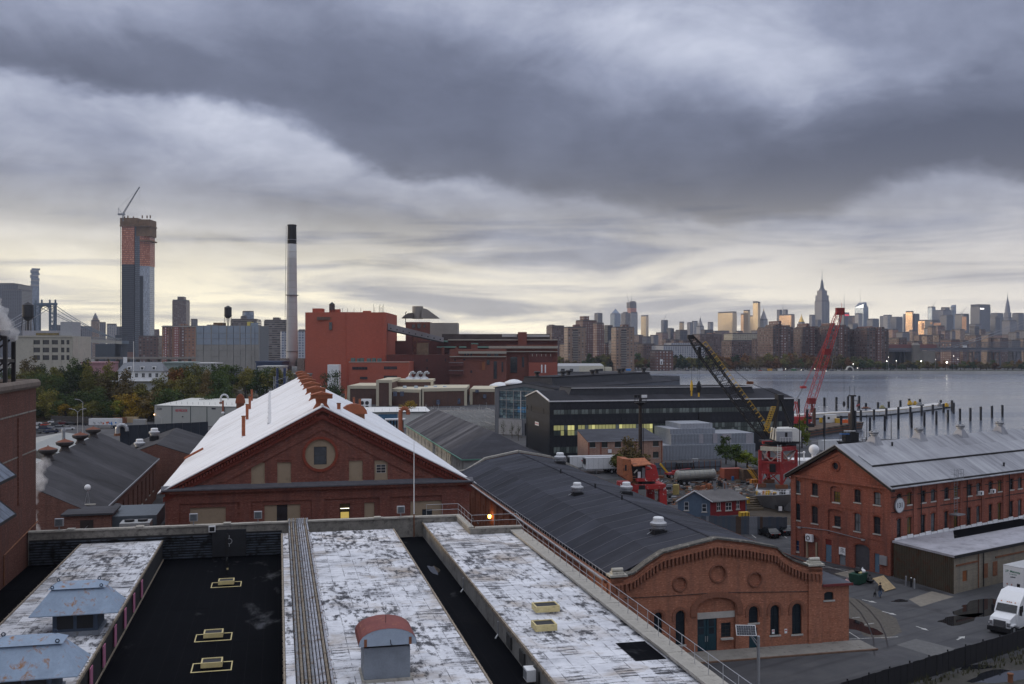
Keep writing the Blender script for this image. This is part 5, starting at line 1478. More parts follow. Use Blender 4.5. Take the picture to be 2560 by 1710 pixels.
for x in(-.9,.9):XL([(.1,0),(.1,.12)],8,(x,0,0)).oo('caster',mB,t)
def bag(label,loc,s,m):
 o=TG('rubbish_bag',label,'rubbish bag',loc);k=MB()
 rr=random.Random(label);k.lathe([(.1*s,0)]+[(s*(.42+.1*rr.random())*sin(pi*(.12+.8*i/6)),s*.75*i/6)for i in range(1,6)]+[(.06*s,s*.8),(.12*s,s*.95)],9);k.oo('sack',m,o);return o
for lab,dx,dy,z,s,m in(('black rubbish bag on top of the dumpster heap',0,0,1.3,1.1,mB),('white rubbish bag at the right of the dumpster heap',.6,.1,1.3,.8,mW),('yellow bag tucked among the dumpster rubbish',.15,-.3,1.3,.55,wb),('white and red bag on the ground beside the dumpster',-1.5,-.2,0,.8,PL('pinkish_bag',(.5,.3,.3),.6)),('black bag on the ground right of the dumpster',1.6,.3,0,1.1,mB)):
 bag(lab,(43.9+dx,126.3+dy,z),s,m)
t=TG('pallet','wooden pallet propped up by the corrugated annexe','pallet',(46.6,122.8,0),RT+.1);t.rotation_euler=(RD(38),0,RT+.1)
mw=PL('raw_timber',(.45,.34,.20),.85,var=.3,scale=3)
for i in range(9):XB(-1.2+i*.28,-1.0+i*.28,0,2.1,.12,.15).oo('slat',mw,t)
for y in(.02,1.0,1.98):XB(-1.25,1.25,y,y+.1,0,.12).oo('bearer',mw,t)
for i,(px,py,m)in enumerate(((2265,1464,'grey'),(2278,1468,'black'),(2286,1471,'pale'))):
 p=G(px,py);t=TG('bollard','%s bollard by the annexe wall, %s of three'%(m,('left','middle','right')[i]),'bollard',p,0,'bollards by the annexe');mm={'grey':mS,'black':mB,'pale':mG}[m]
 XR((0,0,0),(0,0,1.15),.11,n=10).oo('post',mm,t);XL([(.11,1.15),(.06,1.22)],10).oo('cap',mW if m=='black' else mm,t)
p=S5 .M@VV((1.0,-.0,0));
t=TG('electric_cabinet','pale grey electrical cabinet on the warehouse corner above the rubbish','cabinet',S5 .M@pf5 .at(WD-1.0,1.3,0),RT-pi/2);XB(-.55,.55,-.35,-.02,0,1.2).oo('case',mG,t);XB(-.5,.5,-.37,-.35,.06,1.14).oo('door',mG,t)
def skin(name,joints,edges,mat,parent,sub=1):
 me=bpy.data.meshes.new(name);me.from_pydata([j[0]for j in joints],edges,[])
 o=link(name,me,parent);me.materials.append(mat)
 md=o.modifiers.new('skin','SKIN');me.skin_vertices[0].data[0].use_root=True
 for v,j in zip(me.skin_vertices[0].data,joints):v.radius=(j[1],j[2]if len(j)>2 else j[1])
 s_=o.modifiers.new('sub','SUBSURF');s_.levels=sub;s_.render_levels=sub
 return o
pp=G(2201,1494);t=TG('person','person in dark coat and blue jeans walking a black dog across the yard','person',pp,RD(40))
J=[((0,0,.95),.15,.11),((0,0,1.25),.19,.13),((0,.01,1.46),.17,.11),((0,.02,1.55),.06),((0,0,1.66),.10,.11),((0,0,1.76),.08),((-.1,.02,.9),.10),((-.12,.14,.5),.075),((-.12,.02,.08),.05),((-.12,-.14,.04),.045,.035),((.1,-.02,.9),.10),((.12,-.06,.5),.075),((.12,.16,.1),.05),((.12,.02,.05),.045,.035),((-.22,.02,1.42),.075),((-.30,.05,1.15),.06),((-.33,-.08,.92),.045),((-.34,-.15,.86),.04,.03),((.22,.02,1.42),.075),((.30,.06,1.15),.06),((.27,-.1,.95),.045),((.26,-.16,.9),.04,.03)]
E_=[(0,1),(1,2),(2,3),(3,4),(4,5),(0,6),(6,7),(7,8),(8,9),(0,10),(10,11),(11,12),(12,13),(2,14),(14,15),(15,16),(16,17),(2,18),(18,19),(19,20),(20,21)]
def zoned(name,zones):
 if name in MATS:return MATS[name]
 m,g,b=new_mat(name);x,y,z=g.xyz(ocoord(g));nd=g.n('ShaderNodeValToRGB');nd.color_ramp.interpolation='CONSTANT'
 el=nd.color_ramp.elements
 while len(el)<len(zones):el.new(.5)
 for e,(p_,c_)in zip(el,zones):e.position=p_;e.color=(*c_,1)
 g.put(nd.inputs[0],g.m('/',z,2.0));g.put(b.inputs['Base Color'],nd.outputs[0]);b.inputs['Roughness'].default_value=.9
 return m
skin('body',J,E_,zoned('person_clothes',[(0,(.02,.018,.016)),(.06,(.07,.11,.18)),(.43,(.018,.02,.028)),(.765,(.40,.24,.18)),(.845,(.02,.016,.014))]),t)
XL([(.11,1.64),(.125,1.72),(.09,1.8),(.02,1.82)],10,(0,.02,0)).oo('hair',PL('dark_hair',(.02,.016,.013),.8),t)
dp=G(2187,1492);t=TG('dog','small black dog on a lead beside the walking person','dog',dp,RD(60))
J=[((0,0,.48),.09),((.28,0,.5),.11,.13),((-.22,0,.5),.085),((.42,0,.62),.07),((.5,0,.74),.075),((.63,0,.71),.045),((.3,.09,.28),.04),((.3,.09,.04),.03),((.3,-.09,.28),.04),((.32,-.09,.04),.03),((-.24,.09,.34),.055),((-.32,.09,.2),.03),((-.28,.09,.03),.03),((-.22,-.09,.34),.055),((-.3,-.09,.2),.03),((-.26,-.09,.03),.03),((-.4,0,.58),.025),((-.5,0,.7),.015)]
skin('body',J,[(0,1),(0,2),(1,3),(3,4),(4,5),(1,6),(6,7),(1,8),(8,9),(2,10),(10,11),(11,12),(2,13),(13,14),(14,15),(2,16),(16,17)],mB,t)
for y in(-.05,.05):MB().add([(.47,y-.025,.79),(.47,y+.025,.79),(.43,y,.79),(.46,y,.88)],[(0,1,3),(1,2,3),(2,0,3)]).oo('ear',mB,t)
k=MB();k.path([tuple(Vector(dp)+VV((.2,.3,.6))),tuple(Vector(pp)+VV((-.2,-.1,.9)))],.012,4);o=k.oo('dog_lead',mB);tag(o,'thin dark lead between the walking person and the dog','lead')
t=TG('board_fence','long black board fence running along the lower right corner','fence',(35.3,88.7,0),RT)
L_=60;me=None
n9=PL('black_fence',(.010,.010,.013),.75,var=.4,scale=.8)
for i in range(int(L_/.9)+22):
 if me is None:o=XB(0,.87,-.03,.03,0,1.85).oo('board',n9,t);me=o.data
 else:o=link('board',me,t)
 o.location=(-20+i*.9,R.uniform(-.02,.02),R.uniform(-.04,.04))
for i in range(26):XB(-20+i*2.9,-19.9+i*2.9,.03,.13,0,2.0).oo('post',n9,t)
n6=PL('dirt',(.050,.046,.040),.95,var=.6,scale=.5,stain=(.028,.032,.02),stain_at=(.5,.65))
def loc2(px,py):p=G(px,py);return(p.x,p.y)
sheet('rough_plot',[loc2(2150,1752),loc2(2600,1621),(75,97),(75,70),(20,70)],.006,n6)
p=G(2525,1690);puddle(p.x,p.y,.012,4.0,1.6,.4,11,ud);p=G(2440,1668);puddle(p.x,p.y,.012,1.6,.7,.4,12,ud)
rr=random.Random(5);k=MB()
for i in range(190):
 q=rr.random();px=2170+400*q;py=1712-95*q+rr.uniform(2,40);p=G(px,py)
 for j in range(3):
  a=rr.uniform(0,6.28);h=rr.uniform(.2,.75);k.tri((p.x-.05,p.y,0),(p.x+.05,p.y,0),(p.x+cos(a)*.2,p.y+sin(a)*.2,h))
tag(k.oo('weeds',PL('weed_green',(.055,.055,.026),.9,var=.5)),'scrubby weeds along the black fence',kind='stuff')
t=TG('rusty_stump','rusty iron pipe stump on the rough plot at the lower right corner','pipe',G(2526,1706),0);XR((0,0,0),(0,0,.7),.22,n=10).oo('pipe',mR,t);XR((0,0,.7),(0,0,.8),.28,n=10).oo('rim',mR,t)
p=VV(((1896-1280)/FPX*78,78,0))
t=TG('solar_lamp_post','galvanised lamp post with a tilted solar panel before the curved gable building','lamp post',p,0)
zt_=HC-(1590-HOR)/FPX*78
XR((0,0,0),(0,0,zt_),.13,.12,12).oo('post',mG,t)
XP([(0,0,zt_-.9),(-.55,-.1,zt_-.1),(-.9,-.1,zt_+.35)],.05,6).oo('arm',mG,t);XP([(0,0,zt_-.55),(-.5,-.1,zt_+.0),(-.95,-.1,zt_+.3)],.035,6).oo('arm',mG,t)
pp_=Plane((-1.05,-.35,zt_+.55),(1,.0,-.02),(0,.5,.86));k=MB();slab(k,pp_,rect(-.78,.78,-.42,.42),-.05,0);o=k.oo('panel_frame',mW,t)
for i in range(8):
 for j in range(4):k=MB();slab(k,pp_,rect(-.73+i*.183,-.73+i*.183+.172,-.38+j*.19,-.38+j*.19+.18),0,.008);k.oo('solar_cell',glass('solar_cell',(.010,.013,.022),.2),o)
o4=PL('road_paint',(.5,.5,.48),.85,var=.3,scale=3,stain=(.15,.15,.15),stain_at=(.5,.65))
def gline(p,q,w,z=.006,m=o4,name='road_marking'):
 p=VV((*p,0));q=VV((*q,0));d=(q-p).normalized();n=VV((-d.y,d.x,0))*w/2
 return tag(MB().add([v+VV((0,0,z))for v in(p-n,q-n,q+n,p+n)],[(0,1,2,3)]).oo(name,m),kind='structure')
def arrow(px,py,ang,s=1.0):
 p=G(px,py);c_,s_=cos(ang),sin(ang);pts=[(-1.1,-.1),(.1,-.1),(.1,-.38),(1.1,0),(.1,.38),(.1,.1),(-1.1,.1)]
 tag(MB().add([(p.x+s*(x*c_-y*s_),p.y+s*(x*s_+y*c_),.006)for x,y in pts],[tuple(range(7))]).oo('road_arrow',o4),kind='structure')
arrow(2174,1503,-.9,.9);arrow(2224,1533,-1.0,.9);arrow(2306,1571,-1.2,.8);arrow(2402,1595,.75,.9)
for a_,b_ in(((2122,1580),(2148,1596)),((2115,1598),(2245,1592)),((2050,1418),(2122,1424)),((2060,1414),(2120,1430)),((2130,1545),(2150,1543)),((2155,1562),(2185,1558))):gline(loc2(*a_),loc2(*b_),.12)
for x0 in(1830,1868,1905,1945):gline(loc2(x0,1328),loc2(x0+22,1345),.14)
for off in(0,1):
 pts=[loc2(2120+off*20,1500-off*2),loc2(2150+off*22,1530-off*6),loc2(2172+off*26,1565-off*10),loc2(2184+off*30,1600-off*12),loc2(2186+off*34,1640-off*20)]
 for i in range(4):gline(pts[i],pts[i+1],.14,.008,PL('rail_iron',(.03,.03,.032),.4,.6),'street_rail')
nr=PL('cobble_strip',(.095,.085,.072),.95,var=.5,scale=2.2,stain=(.045,.04,.036))
sheet('cobbles',[loc2(2120,1492),loc2(2150,1500),loc2(2240,1545),loc2(2255,1580),loc2(2215,1598),loc2(2160,1590),loc2(2120,1540)],.004,nr)
sheet('concrete_patch',[loc2(2240,1612),loc2(2290,1597),loc2(2400,1625),loc2(2330,1640)],.004,PL('patch_concrete',(.12,.12,.12),.9,var=.3))
sheet('concrete_patch',[loc2(2272,1498),loc2(2330,1478),loc2(2385,1492),loc2(2340,1505),loc2(2302,1517)],.004,PL('tan_patch',(.20,.18,.15),.9,var=.3))
sheet('loading_apron',[loc2(2085,1434),loc2(2130,1424),loc2(2165,1440),loc2(2150,1452),],.004,PL('tan_patch',(.20,.18,.15),.9,var=.3))
for px,py,rx,ry,s in((2470,1520,4.2,3.2,21),(2400,1548,3.5,1.2,22),(2140,1565,1.6,3.0,23),(2250,1502,1.2,.5,24)):
 p=G(px,py);puddle(p.x,p.y,.007,rx,ry,.5,s)
for px,py in((80,1125),(-25,1130)):
 uv_=S2 .uv(*c6(px,py),pa);t=TG('wall_notice','small white notice on the brick front, '+('right of the last tall window pair' if px>0 else 'beside the teal side door'),'sign',S2 .M@pa.at(uv_[0],uv_[1],.03),TH);XB(-.14,.14,-.03,0,-.22,.22).oo('plate',mW,t);XB(-.1,.1,-.034,-.03,.02,.12).oo('print',PL('red_print',(.5,.03,.03),.6),t)
# black clad shed by the water
S7=Site((10.3,274.0,0),TH)
BS=TG('black_clad_shed','long black metal clad shed with lit yellow window bands beside the dry dock','building',S7 .loc,S7 .rot)
mM=PL('black_cladding',(.020,.021,.027),.6,.2,var=.45,scale=.35,stain=(.035,.036,.042),stain_at=(.5,.75))
L7,W7,E7,A7=74.1,26.6,15.2,17.4
pS=Plane((0,0,0),(1,0,0));pE=Plane((0,W7,0),(0,-1,0))
XB(.1,L7-.1,.1,W7-.1,0,E7-.05).oo('core',mB,BS)
c3=crop(1000,900,3.913)
zb1=[S7 .uv(*c3(1510,y),pS)[1]for y in(535,487)];zb2=[S7 .uv(*c3(1510,y),pS)[1]for y in(742,640)];zb3=[S7 .uv(*c3(1510,y),pS)[1]for y in(915,850)]
me=None
n=46;w_=L7/n
def strips(z0,z1,x0,x1,mat,name='cladding_panel',wd=w_):
 me=None;k=int(round((x1-x0)/wd))
 for i in range(k):
  if me is None:o=XB(0,wd-.04,-.06,0,z0,z1).oo(name,mat,BS);me=o.data
  else:o=link(name,me,BS)
  o.location=(x0+i*wd,R.uniform(-.03,.03),0)
strips(zb1[1],E7,0,L7,mM);strips(zb2[1],zb1[0],0,L7,mM);strips(zb3[1],zb2[0],0,12,mM);strips(0,zb3[0],0,L7,mM);strips(zb3[1],zb2[0],12,L7,mM);strips(zb3[0],zb3[1],12,L7,mM)
o7=glass('factory_pane_dark',(.035,.045,.042),.3);o8=glass('factory_pane_grey',(.11,.13,.12),.4)
ow=emit('factory_pane_lit',(.55,.52,.20),.13);ox=emit('factory_pane_bright',(.80,.74,.28),.32)
pm={}
def panes(z0,z1,x0,x1,step,pick,rows=1):
 k=int((x1-x0)/step);dz=(z1-z0)/rows
 for i in range(k):
  for r_ in range(rows):
   m=pick(i/k,r_)
   key=(m.name,round(step,2),round(dz,2))
   if key not in pm:o=XB(.05,step-.06,-.02,.02,.06,dz-.06).oo('pane',m,BS);pm[key]=o.data
   else:o=link('pane',pm[key],BS)
   o.location=(x0+i*step,0,z0+r_*dz)
rr=random.Random(3)
panes(zb1[0],zb1[1],1.2,70.5,1.0,lambda f,r:o8 if rr.random()<.55 else o7)
panes(zb2[0],zb2[1],1.2,70.5,1.0,lambda f,r:(ox if rr.random()<.22 else ow)if f<.42 and rr.random()<.68 else(o8 if rr.random()<.4 else o7),2)
panes(zb3[0],zb3[1],1.2,9.5,.9,lambda f,r:o8 if rr.random()<.5 else o7)
u4=PL('white_metal_edge',(.62,.62,.63),.5,.2,var=.1)
XB(-.3,L7+.3,-.35,-.12,E7-.28,E7+.05).oo('eave_edge',u4,BS)
k=MB();
ew=[S7 .rect(pE,*c3(1248,445),*c3(1277,490))if False else None]
def RE(x0,x1,y0,y1):
 a=c3(x0,y0);b=c3(x1,y1);return S7 .rect(pE,a[0],b[0],a[1],b[1])
eh=[RE(1243,1277,445,487),RE(1286,1395,457,512),RE(1405,1442,480,530)]
dr_=RE(1240,1445,690,900);dr_=(dr_[0],dr_[1],.1,9.0)
PN(k,pE,[(0,0),(W7,0),(W7,E7),(W7/2,A7),(0,E7)],[rect(*r)for r in eh]+[rect(*dr_)],.3);k.oo('end_wall',mM,BS)
for r in eh:WN(BS,pE,rect(*r),.15,glassm=o8,rows=1,cols=max(2,int((r[1]-r[0])/.9)),sill=False)
for i in range(6):
 u=dr_[0]+(dr_[1]-dr_[0])*i/6;uw=(dr_[1]-dr_[0])/6
 WN(BS,pE,rect(u+.05,u+uw-.05,.15,8.9),.2,glassm=(o8,o7,ow,o7,ow,o8)[i],rows=6,cols=2,sill=False,name='door_bay')
for sgn in(0,1):
 k=MB();y0=0 if sgn==0 else W7;k.loft([(-.35,y0,E7-.1),(.05,y0,E7-.1),(.05,y0,E7+.2),(-.35,y0,E7+.2)],[(-.35,W7/2,A7-.1),(.05,W7/2,A7-.1),(.05,W7/2,A7+.2),(-.35,W7/2,A7+.2)]);k.oo('gable_edge',u4,BS)
k=MB();u=RE(1322,1358,605,640);slab(k,pE,rect(u[0],u[1],u[2],u[3]),0,.05);o=k.oo('company_board',mW,BS);scribble(BS,Plane(pE.at(0,0,.05),(0,-1,0)),u[0]+.2,u[1]-.2,u[2]+.4,.35,PL('red_print',(.5,.03,.03),.6),.01,8)
nj=m_dark_shingle('black_shed_roof',(.022,.022,.028))
nst=30;st=L7/nst
for sgn in(0,1):
 me=None;y0=-.3 if sgn==0 else W7+.3
 for i in range(nst):
  if me is None:o=XO([(0,y0,E7),(0,W7/2,A7+.1),(0,W7/2,A7),(0,y0,E7-.1)],[(st-.02,y0,E7),(st-.02,W7/2,A7+.1),(st-.02,W7/2,A7),(st-.02,y0,E7-.1)]).oo('roof_sheet',nj,BS);me=o.data;FN(o)
  else:o=link('roof_sheet',me,BS)
  o.location=(i*st,0,R.uniform(0,.02))
x0=S7 .hit(*c3(1640,360),(0,8,0),(0,1,0)).x;x1=L7-9
k=MB();k.frustum(x0,x1,7.0,W7-7.0,16.2,x0+1.0,x1-.6,7.6,W7-7.6,18.3);k.oo('roof_monitor',mM,BS)
XB(x0+.9,x1-.5,7.4,W7-7.4,18.3,18.5).oo('monitor_roof',nj,BS);XB(x0+.9,x1-.5,7.3,7.5,18.25,18.45).oo('monitor_edge',u4,BS)
XB(44,47.5,-.5,0,8.2,11.2).oo('wall_hood',mB,BS)
c4b=crop(1500,900,3.563)
S8=Site((38.4,264.0,0),TH)
GX=TG('grey_corrugated_lean_to','patched grey corrugated lean-to against the black shed','building',S8 .loc,S8 .rot)
oc=PL('grey_corrugated',(.26,.285,.325),.5,.35,var=.35,scale=.3,stain=(.26,.25,.22),stain_at=(.58,.75))
od=PL('pale_corrugated',(.36,.38,.42),.5,.3,var=.25,scale=.3)
p8=Plane((0,0,0),(1,0,0))
def R8(x0,x1,y0,y1):
 a=c4b(x0,y0);b=c4b(x1,y1);return S8 .rect(p8,a[0],b[0],a[1],b[1])
segs=[(R8(560,1385,752,1000),30,oc),(R8(643,1385,658,752),26,oc),(R8(643,1050,615,658),14,oc),(R8(745,1037,570,615),10,od)]
zl=[0]+[s_[0][2]for s_ in segs[1:]]
for j,((u0,u1,v0,v1),n_,m)in enumerate(segs):
 v0=0 if j==0 else segs[j-1][0][3];me=None;w_=(u1-u0)/n_
 for i in range(n_):
  k=None
  if me is None:
   o=MB().add([(0,0,v0),(w_*.3,-.1,v0),(w_*.6,-.1,v0),(w_*.95,0,v0),(0,0,v1),(w_*.3,-.1,v1),(w_*.6,-.1,v1),(w_*.95,0,v1)],[(0,1,5,4),(1,2,6,5),(2,3,7,6)]).oo('corrugated_sheet',m,GX);me=o.data
  else:o=link('corrugated_sheet',me,GX)
  o.location=(u0+i*w_,.0+j*.8+R.uniform(-.03,.03),0)
 XB(u0+.05,u1-.05,j*.8+.05,13,v0-.01 if j else 0,v1-.02).oo('body',od,GX)
for q_ in((893,930,662,745),(1015,1055,655,742),(1100,1178,658,742),(1310,1370,655,745)):
 r=R8(*q_);k=MB();slab(k,Plane((0,.68,0),(1,0,0)),rect(*r),0,.05);k.oo('pale_patch',PL('pinkish_sheet',(.34,.33,.36),.6,.2,var=.2),GX)
r=R8(1140,1240,790,870);k=MB();slab(k,Plane((0,-.14,0),(1,0,0)),rect(*r),0,.05);k.oo('sliding_door',oc,GX)
S9=Site((G(1470,1166).x,G(1470,1166).y,0),TH)
c7=crop(1400,1090,8.386)
SB=TG('weathered_brick_office','small weathered brick building with dark lean roof before the black shed','building',S9 .loc,S9 .rot)
u3=brick('patchy_brick',(.26,.11,.07),(.40,.26,.20),(.36,.31,.27),var=.6)
p9=Plane((0,0,0),(1,0,0));p9l=Plane((0,9,0),(0,-1,0))
def R9(x0,x1,y0,y1):
 a=c7(x0,y0);b=c7(x1,y1);return S9 .rect(p9,a[0],b[0],a[1],b[1])
W9=S9 .uv(*c7(2150,300),p9)[0];E9=S9 .uv(*c7(1400,92),p9)[1]
wn=[R9(612,742,125,240),R9(872,998,120,238),R9(1150,1280,118,235),R9(1390,1540,115,230),R9(1948,2070,105,215),R9(1948,2070,330,455)]
k=MB();PN(k,p9,rect(0,W9,0,E9),[rect(*r)for r in wn],.25);PN(k,p9l,[(0,0),(9,0),(9,E9),(0,E9+2.2)],(),0);k.quad((W9,0,0),(W9,9,0),(W9,9,E9),(W9,0,E9));k.oo('wall',u3,SB)
for r in wn:WN(SB,p9,rect(*r),.2,rows=3,cols=5,glassm=o7)
XO([(-.2,-.3,E9),(-.2,9,E9+2.3),(-.2,9,E9+2.1),(-.2,-.3,E9-.2)],[(W9+.2,-.3,E9),(W9-1.5,9,E9+2.3),(W9-1.5,9,E9+2.1),(W9+.2,-.3,E9-.2)]).oo('roof',uj,SB)
XB(-.2,W9+.2,-.42,-.3,E9-.2,E9-.02).oo('gutter',mG,SB)
for u in(0,W9*.16,W9*.62,W9-.4):XB(u,u+.35,-.12,0,0,E9-.25).oo('brick_pier',brick('red_pier',(.24,.07,.04),(.28,.09,.05)),SB)
r=R9(1005,1075,280,352);k=MB();slab(k,p9,rect(*r),0,.3);k.oo('condenser',mW,SB)
mp=VV(((1601-1280)/FPX*240,240,0))
t=TG('floodlight_mast','tall rusty mast topped with a cluster of floodlights before the black shed','mast',mp,0)
zt_=HC-(995-HOR)/FPX*240
XR((0,0,0),(0,0,zt_),.55,.38,10).oo('mast',PL('rust_black',(.028,.020,.018),.8,var=.5),t)
XL([(.5,zt_-1.8),(1.5,zt_-1.1),(1.5,zt_-1.0),(.4,zt_-.9)],12).oo('platform',mB,t)
k=MB()
for i in range(10):a=2*pi*i/10;k.rod((1.5*cos(a),1.5*sin(a),zt_-1.05),(1.5*cos(a),1.5*sin(a),zt_+.1),.05,n=4)
k.oo('guard_rail',mB,t);tag(t.children[-1]if False else bpy.data.objects[k and 'guard_rail']if 'guard_rail' in bpy.data.objects else t)
for x,y,m in((-1.2,-.3,mB),(-.4,-.5,mB),(.6,-.5,mW),(1.2,-.2,mW)):XB(x-.35,x+.35,y-.3,y+.3,zt_+.1,zt_+.75).oo('floodlight',m,t)
XP([(.7,-.2,1),(.7,-.2,zt_-1)],.08,5).oo('ladder',mB,t)
# glass fronted shed behind
e1=VV((.838,-.545,0));S10=Site((-5.94,344.0,0),atan2(-.545,.838))
GS=TG('glass_fronted_shed','large black roofed shed with a tall glazed gable end and roof vents','building',S10 .loc,S10 .rot)
W10,L10,E10,A10=24.0,103.0,16.2,18.0
p10=Plane((0,0,0),(1,0,0))
oj=PL('blue_grey_panel',(.09,.105,.135),.5,.2,var=.2,scale=.3)
gl=(1.7,W10-1.7,5.6,15.0)
k=MB();hole=[(gl[0],gl[2]),(gl[1],gl[2]),(gl[1],E10-1.1),(W10/2,A10-1.3),(gl[0],E10-1.1)]
PN(k,p10,[(0,0),(W10,0),(W10,E10),(W10/2,A10),(0,E10)],[hole,rect(12.2,W10-1.7,.05,4.2)],.5);k.oo('gable_frame',oj,GS)
XB(gl[0],gl[1]*.5,-.12,0,.1,5.4).oo('base_panel',PL('pale_base',(.24,.25,.27),.7),GS)
oi=[glass('gable_pane_%d'%i,c,.12,.7)for i,c in enumerate(((.05,.08,.10),(.10,.15,.17),(.03,.05,.07),(.04,.13,.24)))]
nx,nz=14,9;dx=(gl[1]-gl[0])/nx;dz_=(E10-1.1-gl[2])/nz;rr=random.Random(9);gm={}
for i in range(nx):
 for j in range(nz):
  m=oi[3]if(2<=j<=3 and 5<=i<=7)else oi[rr.choice((0,0,1,2))]
  if m.name not in gm:o=XB(.06,dx-.06,-.02,.02,.06,dz_-.06).oo('pane',m,GS);gm[m.name]=o.data
  else:o=link('pane',gm[m.name],GS)
  o.location=(gl[0]+i*dx,.3,gl[2]+j*dz_)
k=MB();PN(k,p10,[(gl[0],E10-1.1),(gl[1],E10-1.1),(W10/2,A10-1.3)],n=-.3);k.oo('gable_pane',oi[0],GS)
for i in range(0,nx+1,2):XB(gl[0]+i*dx-.09,gl[0]+i*dx+.09,.1,.4,gl[2],E10-1.1).oo('mullion',u4 if i==6 else mS,GS)
for j in(0,3,6,9):XB(gl[0],gl[1],.12,.38,gl[2]+j*dz_-.08,gl[2]+j*dz_+.08).oo('transom',mS,GS)
XB(12.2,W10-1.7,.3,.5,0,4.2).oo('doorway',mB,GS)
o=XL([(.85,0),(.85,.12)],20).oo('round_sign',mW,GS);o.location=(W10-2.2,-.05,4.6);o.rotation_euler=(pi/2,0,0)
scribble(GS,Plane((W10-2.2,-.18,4.6),(1,0,0)),-.5,.5,-.2,.4,oq,.0,12)
k=MB();k.quad((W10,0,0),(W10,L10,0),(W10,L10,E10),(W10,0,E10));k.quad((0,L10,0),(0,0,0),(0,0,E10),(0,L10,E10));k.quad((W10,L10,0),(0,L10,0),(0,L10,A10),(W10,L10,A10));k.oo('side_wall',oj,GS)
nst=20;st=L10/nst
for sgn in(0,1):
 me=None;x_=-.4 if sgn==0 else W10+.4
 for i in range(nst):
  if me is None:o=XO([(x_,0,E10-.05),(W10/2,0,A10),(W10/2,0,A10-.1),(x_,0,E10-.15)],[(x_,st-.02,E10-.05),(W10/2,st-.02,A10),(W10/2,st-.02,A10-.1),(x_,st-.02,E10-.15)]).oo('roof_sheet',nj,GS);me=o.data;FN(o)
  else:o=link('roof_sheet',me,GS)
  o.location=(0,-.4+i*st,R.uniform(0,.02))
k=MB();k.frustum(5.5,18.5,8,88,16.9,6.5,17.5,9,87,19.6);k.oo('roof_monitor',mM,GS);XB(6.2,17.8,8.8,87.2,19.6,19.8).oo('monitor_roof',nj,GS)
for i in range(8):
 p=S10 .M@VV((11 if i%2==0 else 15,10+i*11,19.7));t=TG('roof_vent','squat black vent on the glass fronted shed, number %s along its roof'%('one','two','three','four','five','six','seven','eight')[i],'ventilator',p,S10 .rot,'black vents on the glass fronted shed')
 XL([(.8,0),(.6,.8),(.6,1.1)],10).oo('neck',mB,t);XL([(.6,1.1),(1.15,1.3),(1.15,1.75),(.7,1.95)],10).oo('head',mB,t)
# cranes
mE=PL('faded_red_paint',(.30,.030,.030),.65,.1,var=.35,scale=.45,stain=(.42,.30,.28),stain_at=(.58,.78))
mK=PL('crane_black',(.016,.016,.018),.6,var=.4);mY=PL('crane_yellow',(.55,.34,.03),.6,var=.2,scale=1.5)
Yc=216.0;xc=(1937-1280)/FPX*Yc
RC=TH+RD(20)
cr=TG('portal_crane','black and yellow lattice boom crane on a faded red portal over the dry dock','crane',(xc,Yc,0),0)
def Z(py,Y=Yc):return HC-(py-HOR)/FPX*Y
def X(px,Y=Yc):return(px-1280)/FPX*Y-xc
pt=Z(1113);legs=[(X(1893),-2.5),(X(1940),-4.5),(X(1985),-1.5),(X(1935),4.5)]
for x,y in legs:
 k=MB();k.box(x-.3,x+.3,y-.3,y+.3,.8,pt-.8);k.oo('leg',mE,cr)
 XB(x-1.2,x+1.2,y-.5,y+.5,0,.8).oo('bogie',mR,cr)
for i in range(4):
 (xa,ya),(xb,yb)=legs[i],legs[(i+1)%4]
 m=PL('cream_beam',(.48,.46,.38),.7,stain=(.3,.1,.08))if i==0 else mE
 k=MB();k.loft([(xa,ya-.3,pt-.85),(xa,ya+.3,pt-.85),(xa,ya+.3,pt),(xa,ya-.3,pt)],[(xb,yb-.3,pt-.85),(xb,yb+.3,pt-.85),(xb,yb+.3,pt),(xb,yb-.3,pt)]);FN(k.oo('top_beam',m,cr))
 for z0,z1 in((pt-3.1,pt-.8),):
  mx,my=(xa+xb)/2,(ya+yb)/2
  XA((xa,ya,z1),(mx,my,z0),.26).oo('brace',PL('pale_brace',(.34,.26,.24),.7,stain=(.3,.05,.05)),cr);XA((xb,yb,z1),(mx,my,z0),.26).oo('brace',MATS['pale_brace'],cr)
 for z in(pt-3.3,pt-5.6):XA((xa,ya,z),(xb,yb,z),.4).oo('tie_beam',mE,cr)
 k=MB();k.quad((xa,ya,pt-5.6),(xb,yb,pt-5.6),(xb,yb,pt-3.3),(xa,ya,pt-3.3));k.v=[(x,y-.05,z)for x,y,z in k.v];o=k.oo('machinery_panel',mE,cr)
 mx,my=(xa+xb)/2,(ya+yb)/2
 XA((xa,ya,pt-8),(mx,my,pt-5.7),.22).oo('brace',mE,cr);XA((xb,yb,pt-8),(mx,my,pt-5.7),.22).oo('brace',mE,cr)
for(fx,w_)in((.55,1.2),):
 (xa,ya),(xb,yb)=legs[0],legs[1];q=VV((xa,ya,0)).lerp(VV((xb,yb,0)),fx);XB(q.x-.6,q.x+.6,q.y-.75,q.y-.3,pt-5.3,pt-3.6).oo('dark_opening',mB,cr)
k=MB();[k.rod((X(1932)+d_,-5.2,pt-3),(X(1932)+d_,-5.2,pt+.6),.05,n=4)for d_ in(-.35,.35)];[k.rod((X(1932)-.35,-5.2,pt-2.8+i*.45),(X(1932)+.35,-5.2,pt-2.8+i*.45),.04,n=4)for i in range(8)];tag(k.oo('ladder',mW,cr),kind='stuff')
XL([(2.6,pt),(2.6,pt+.35),(2.2,pt+.55)],20).oo('slewing_ring',mK,cr)
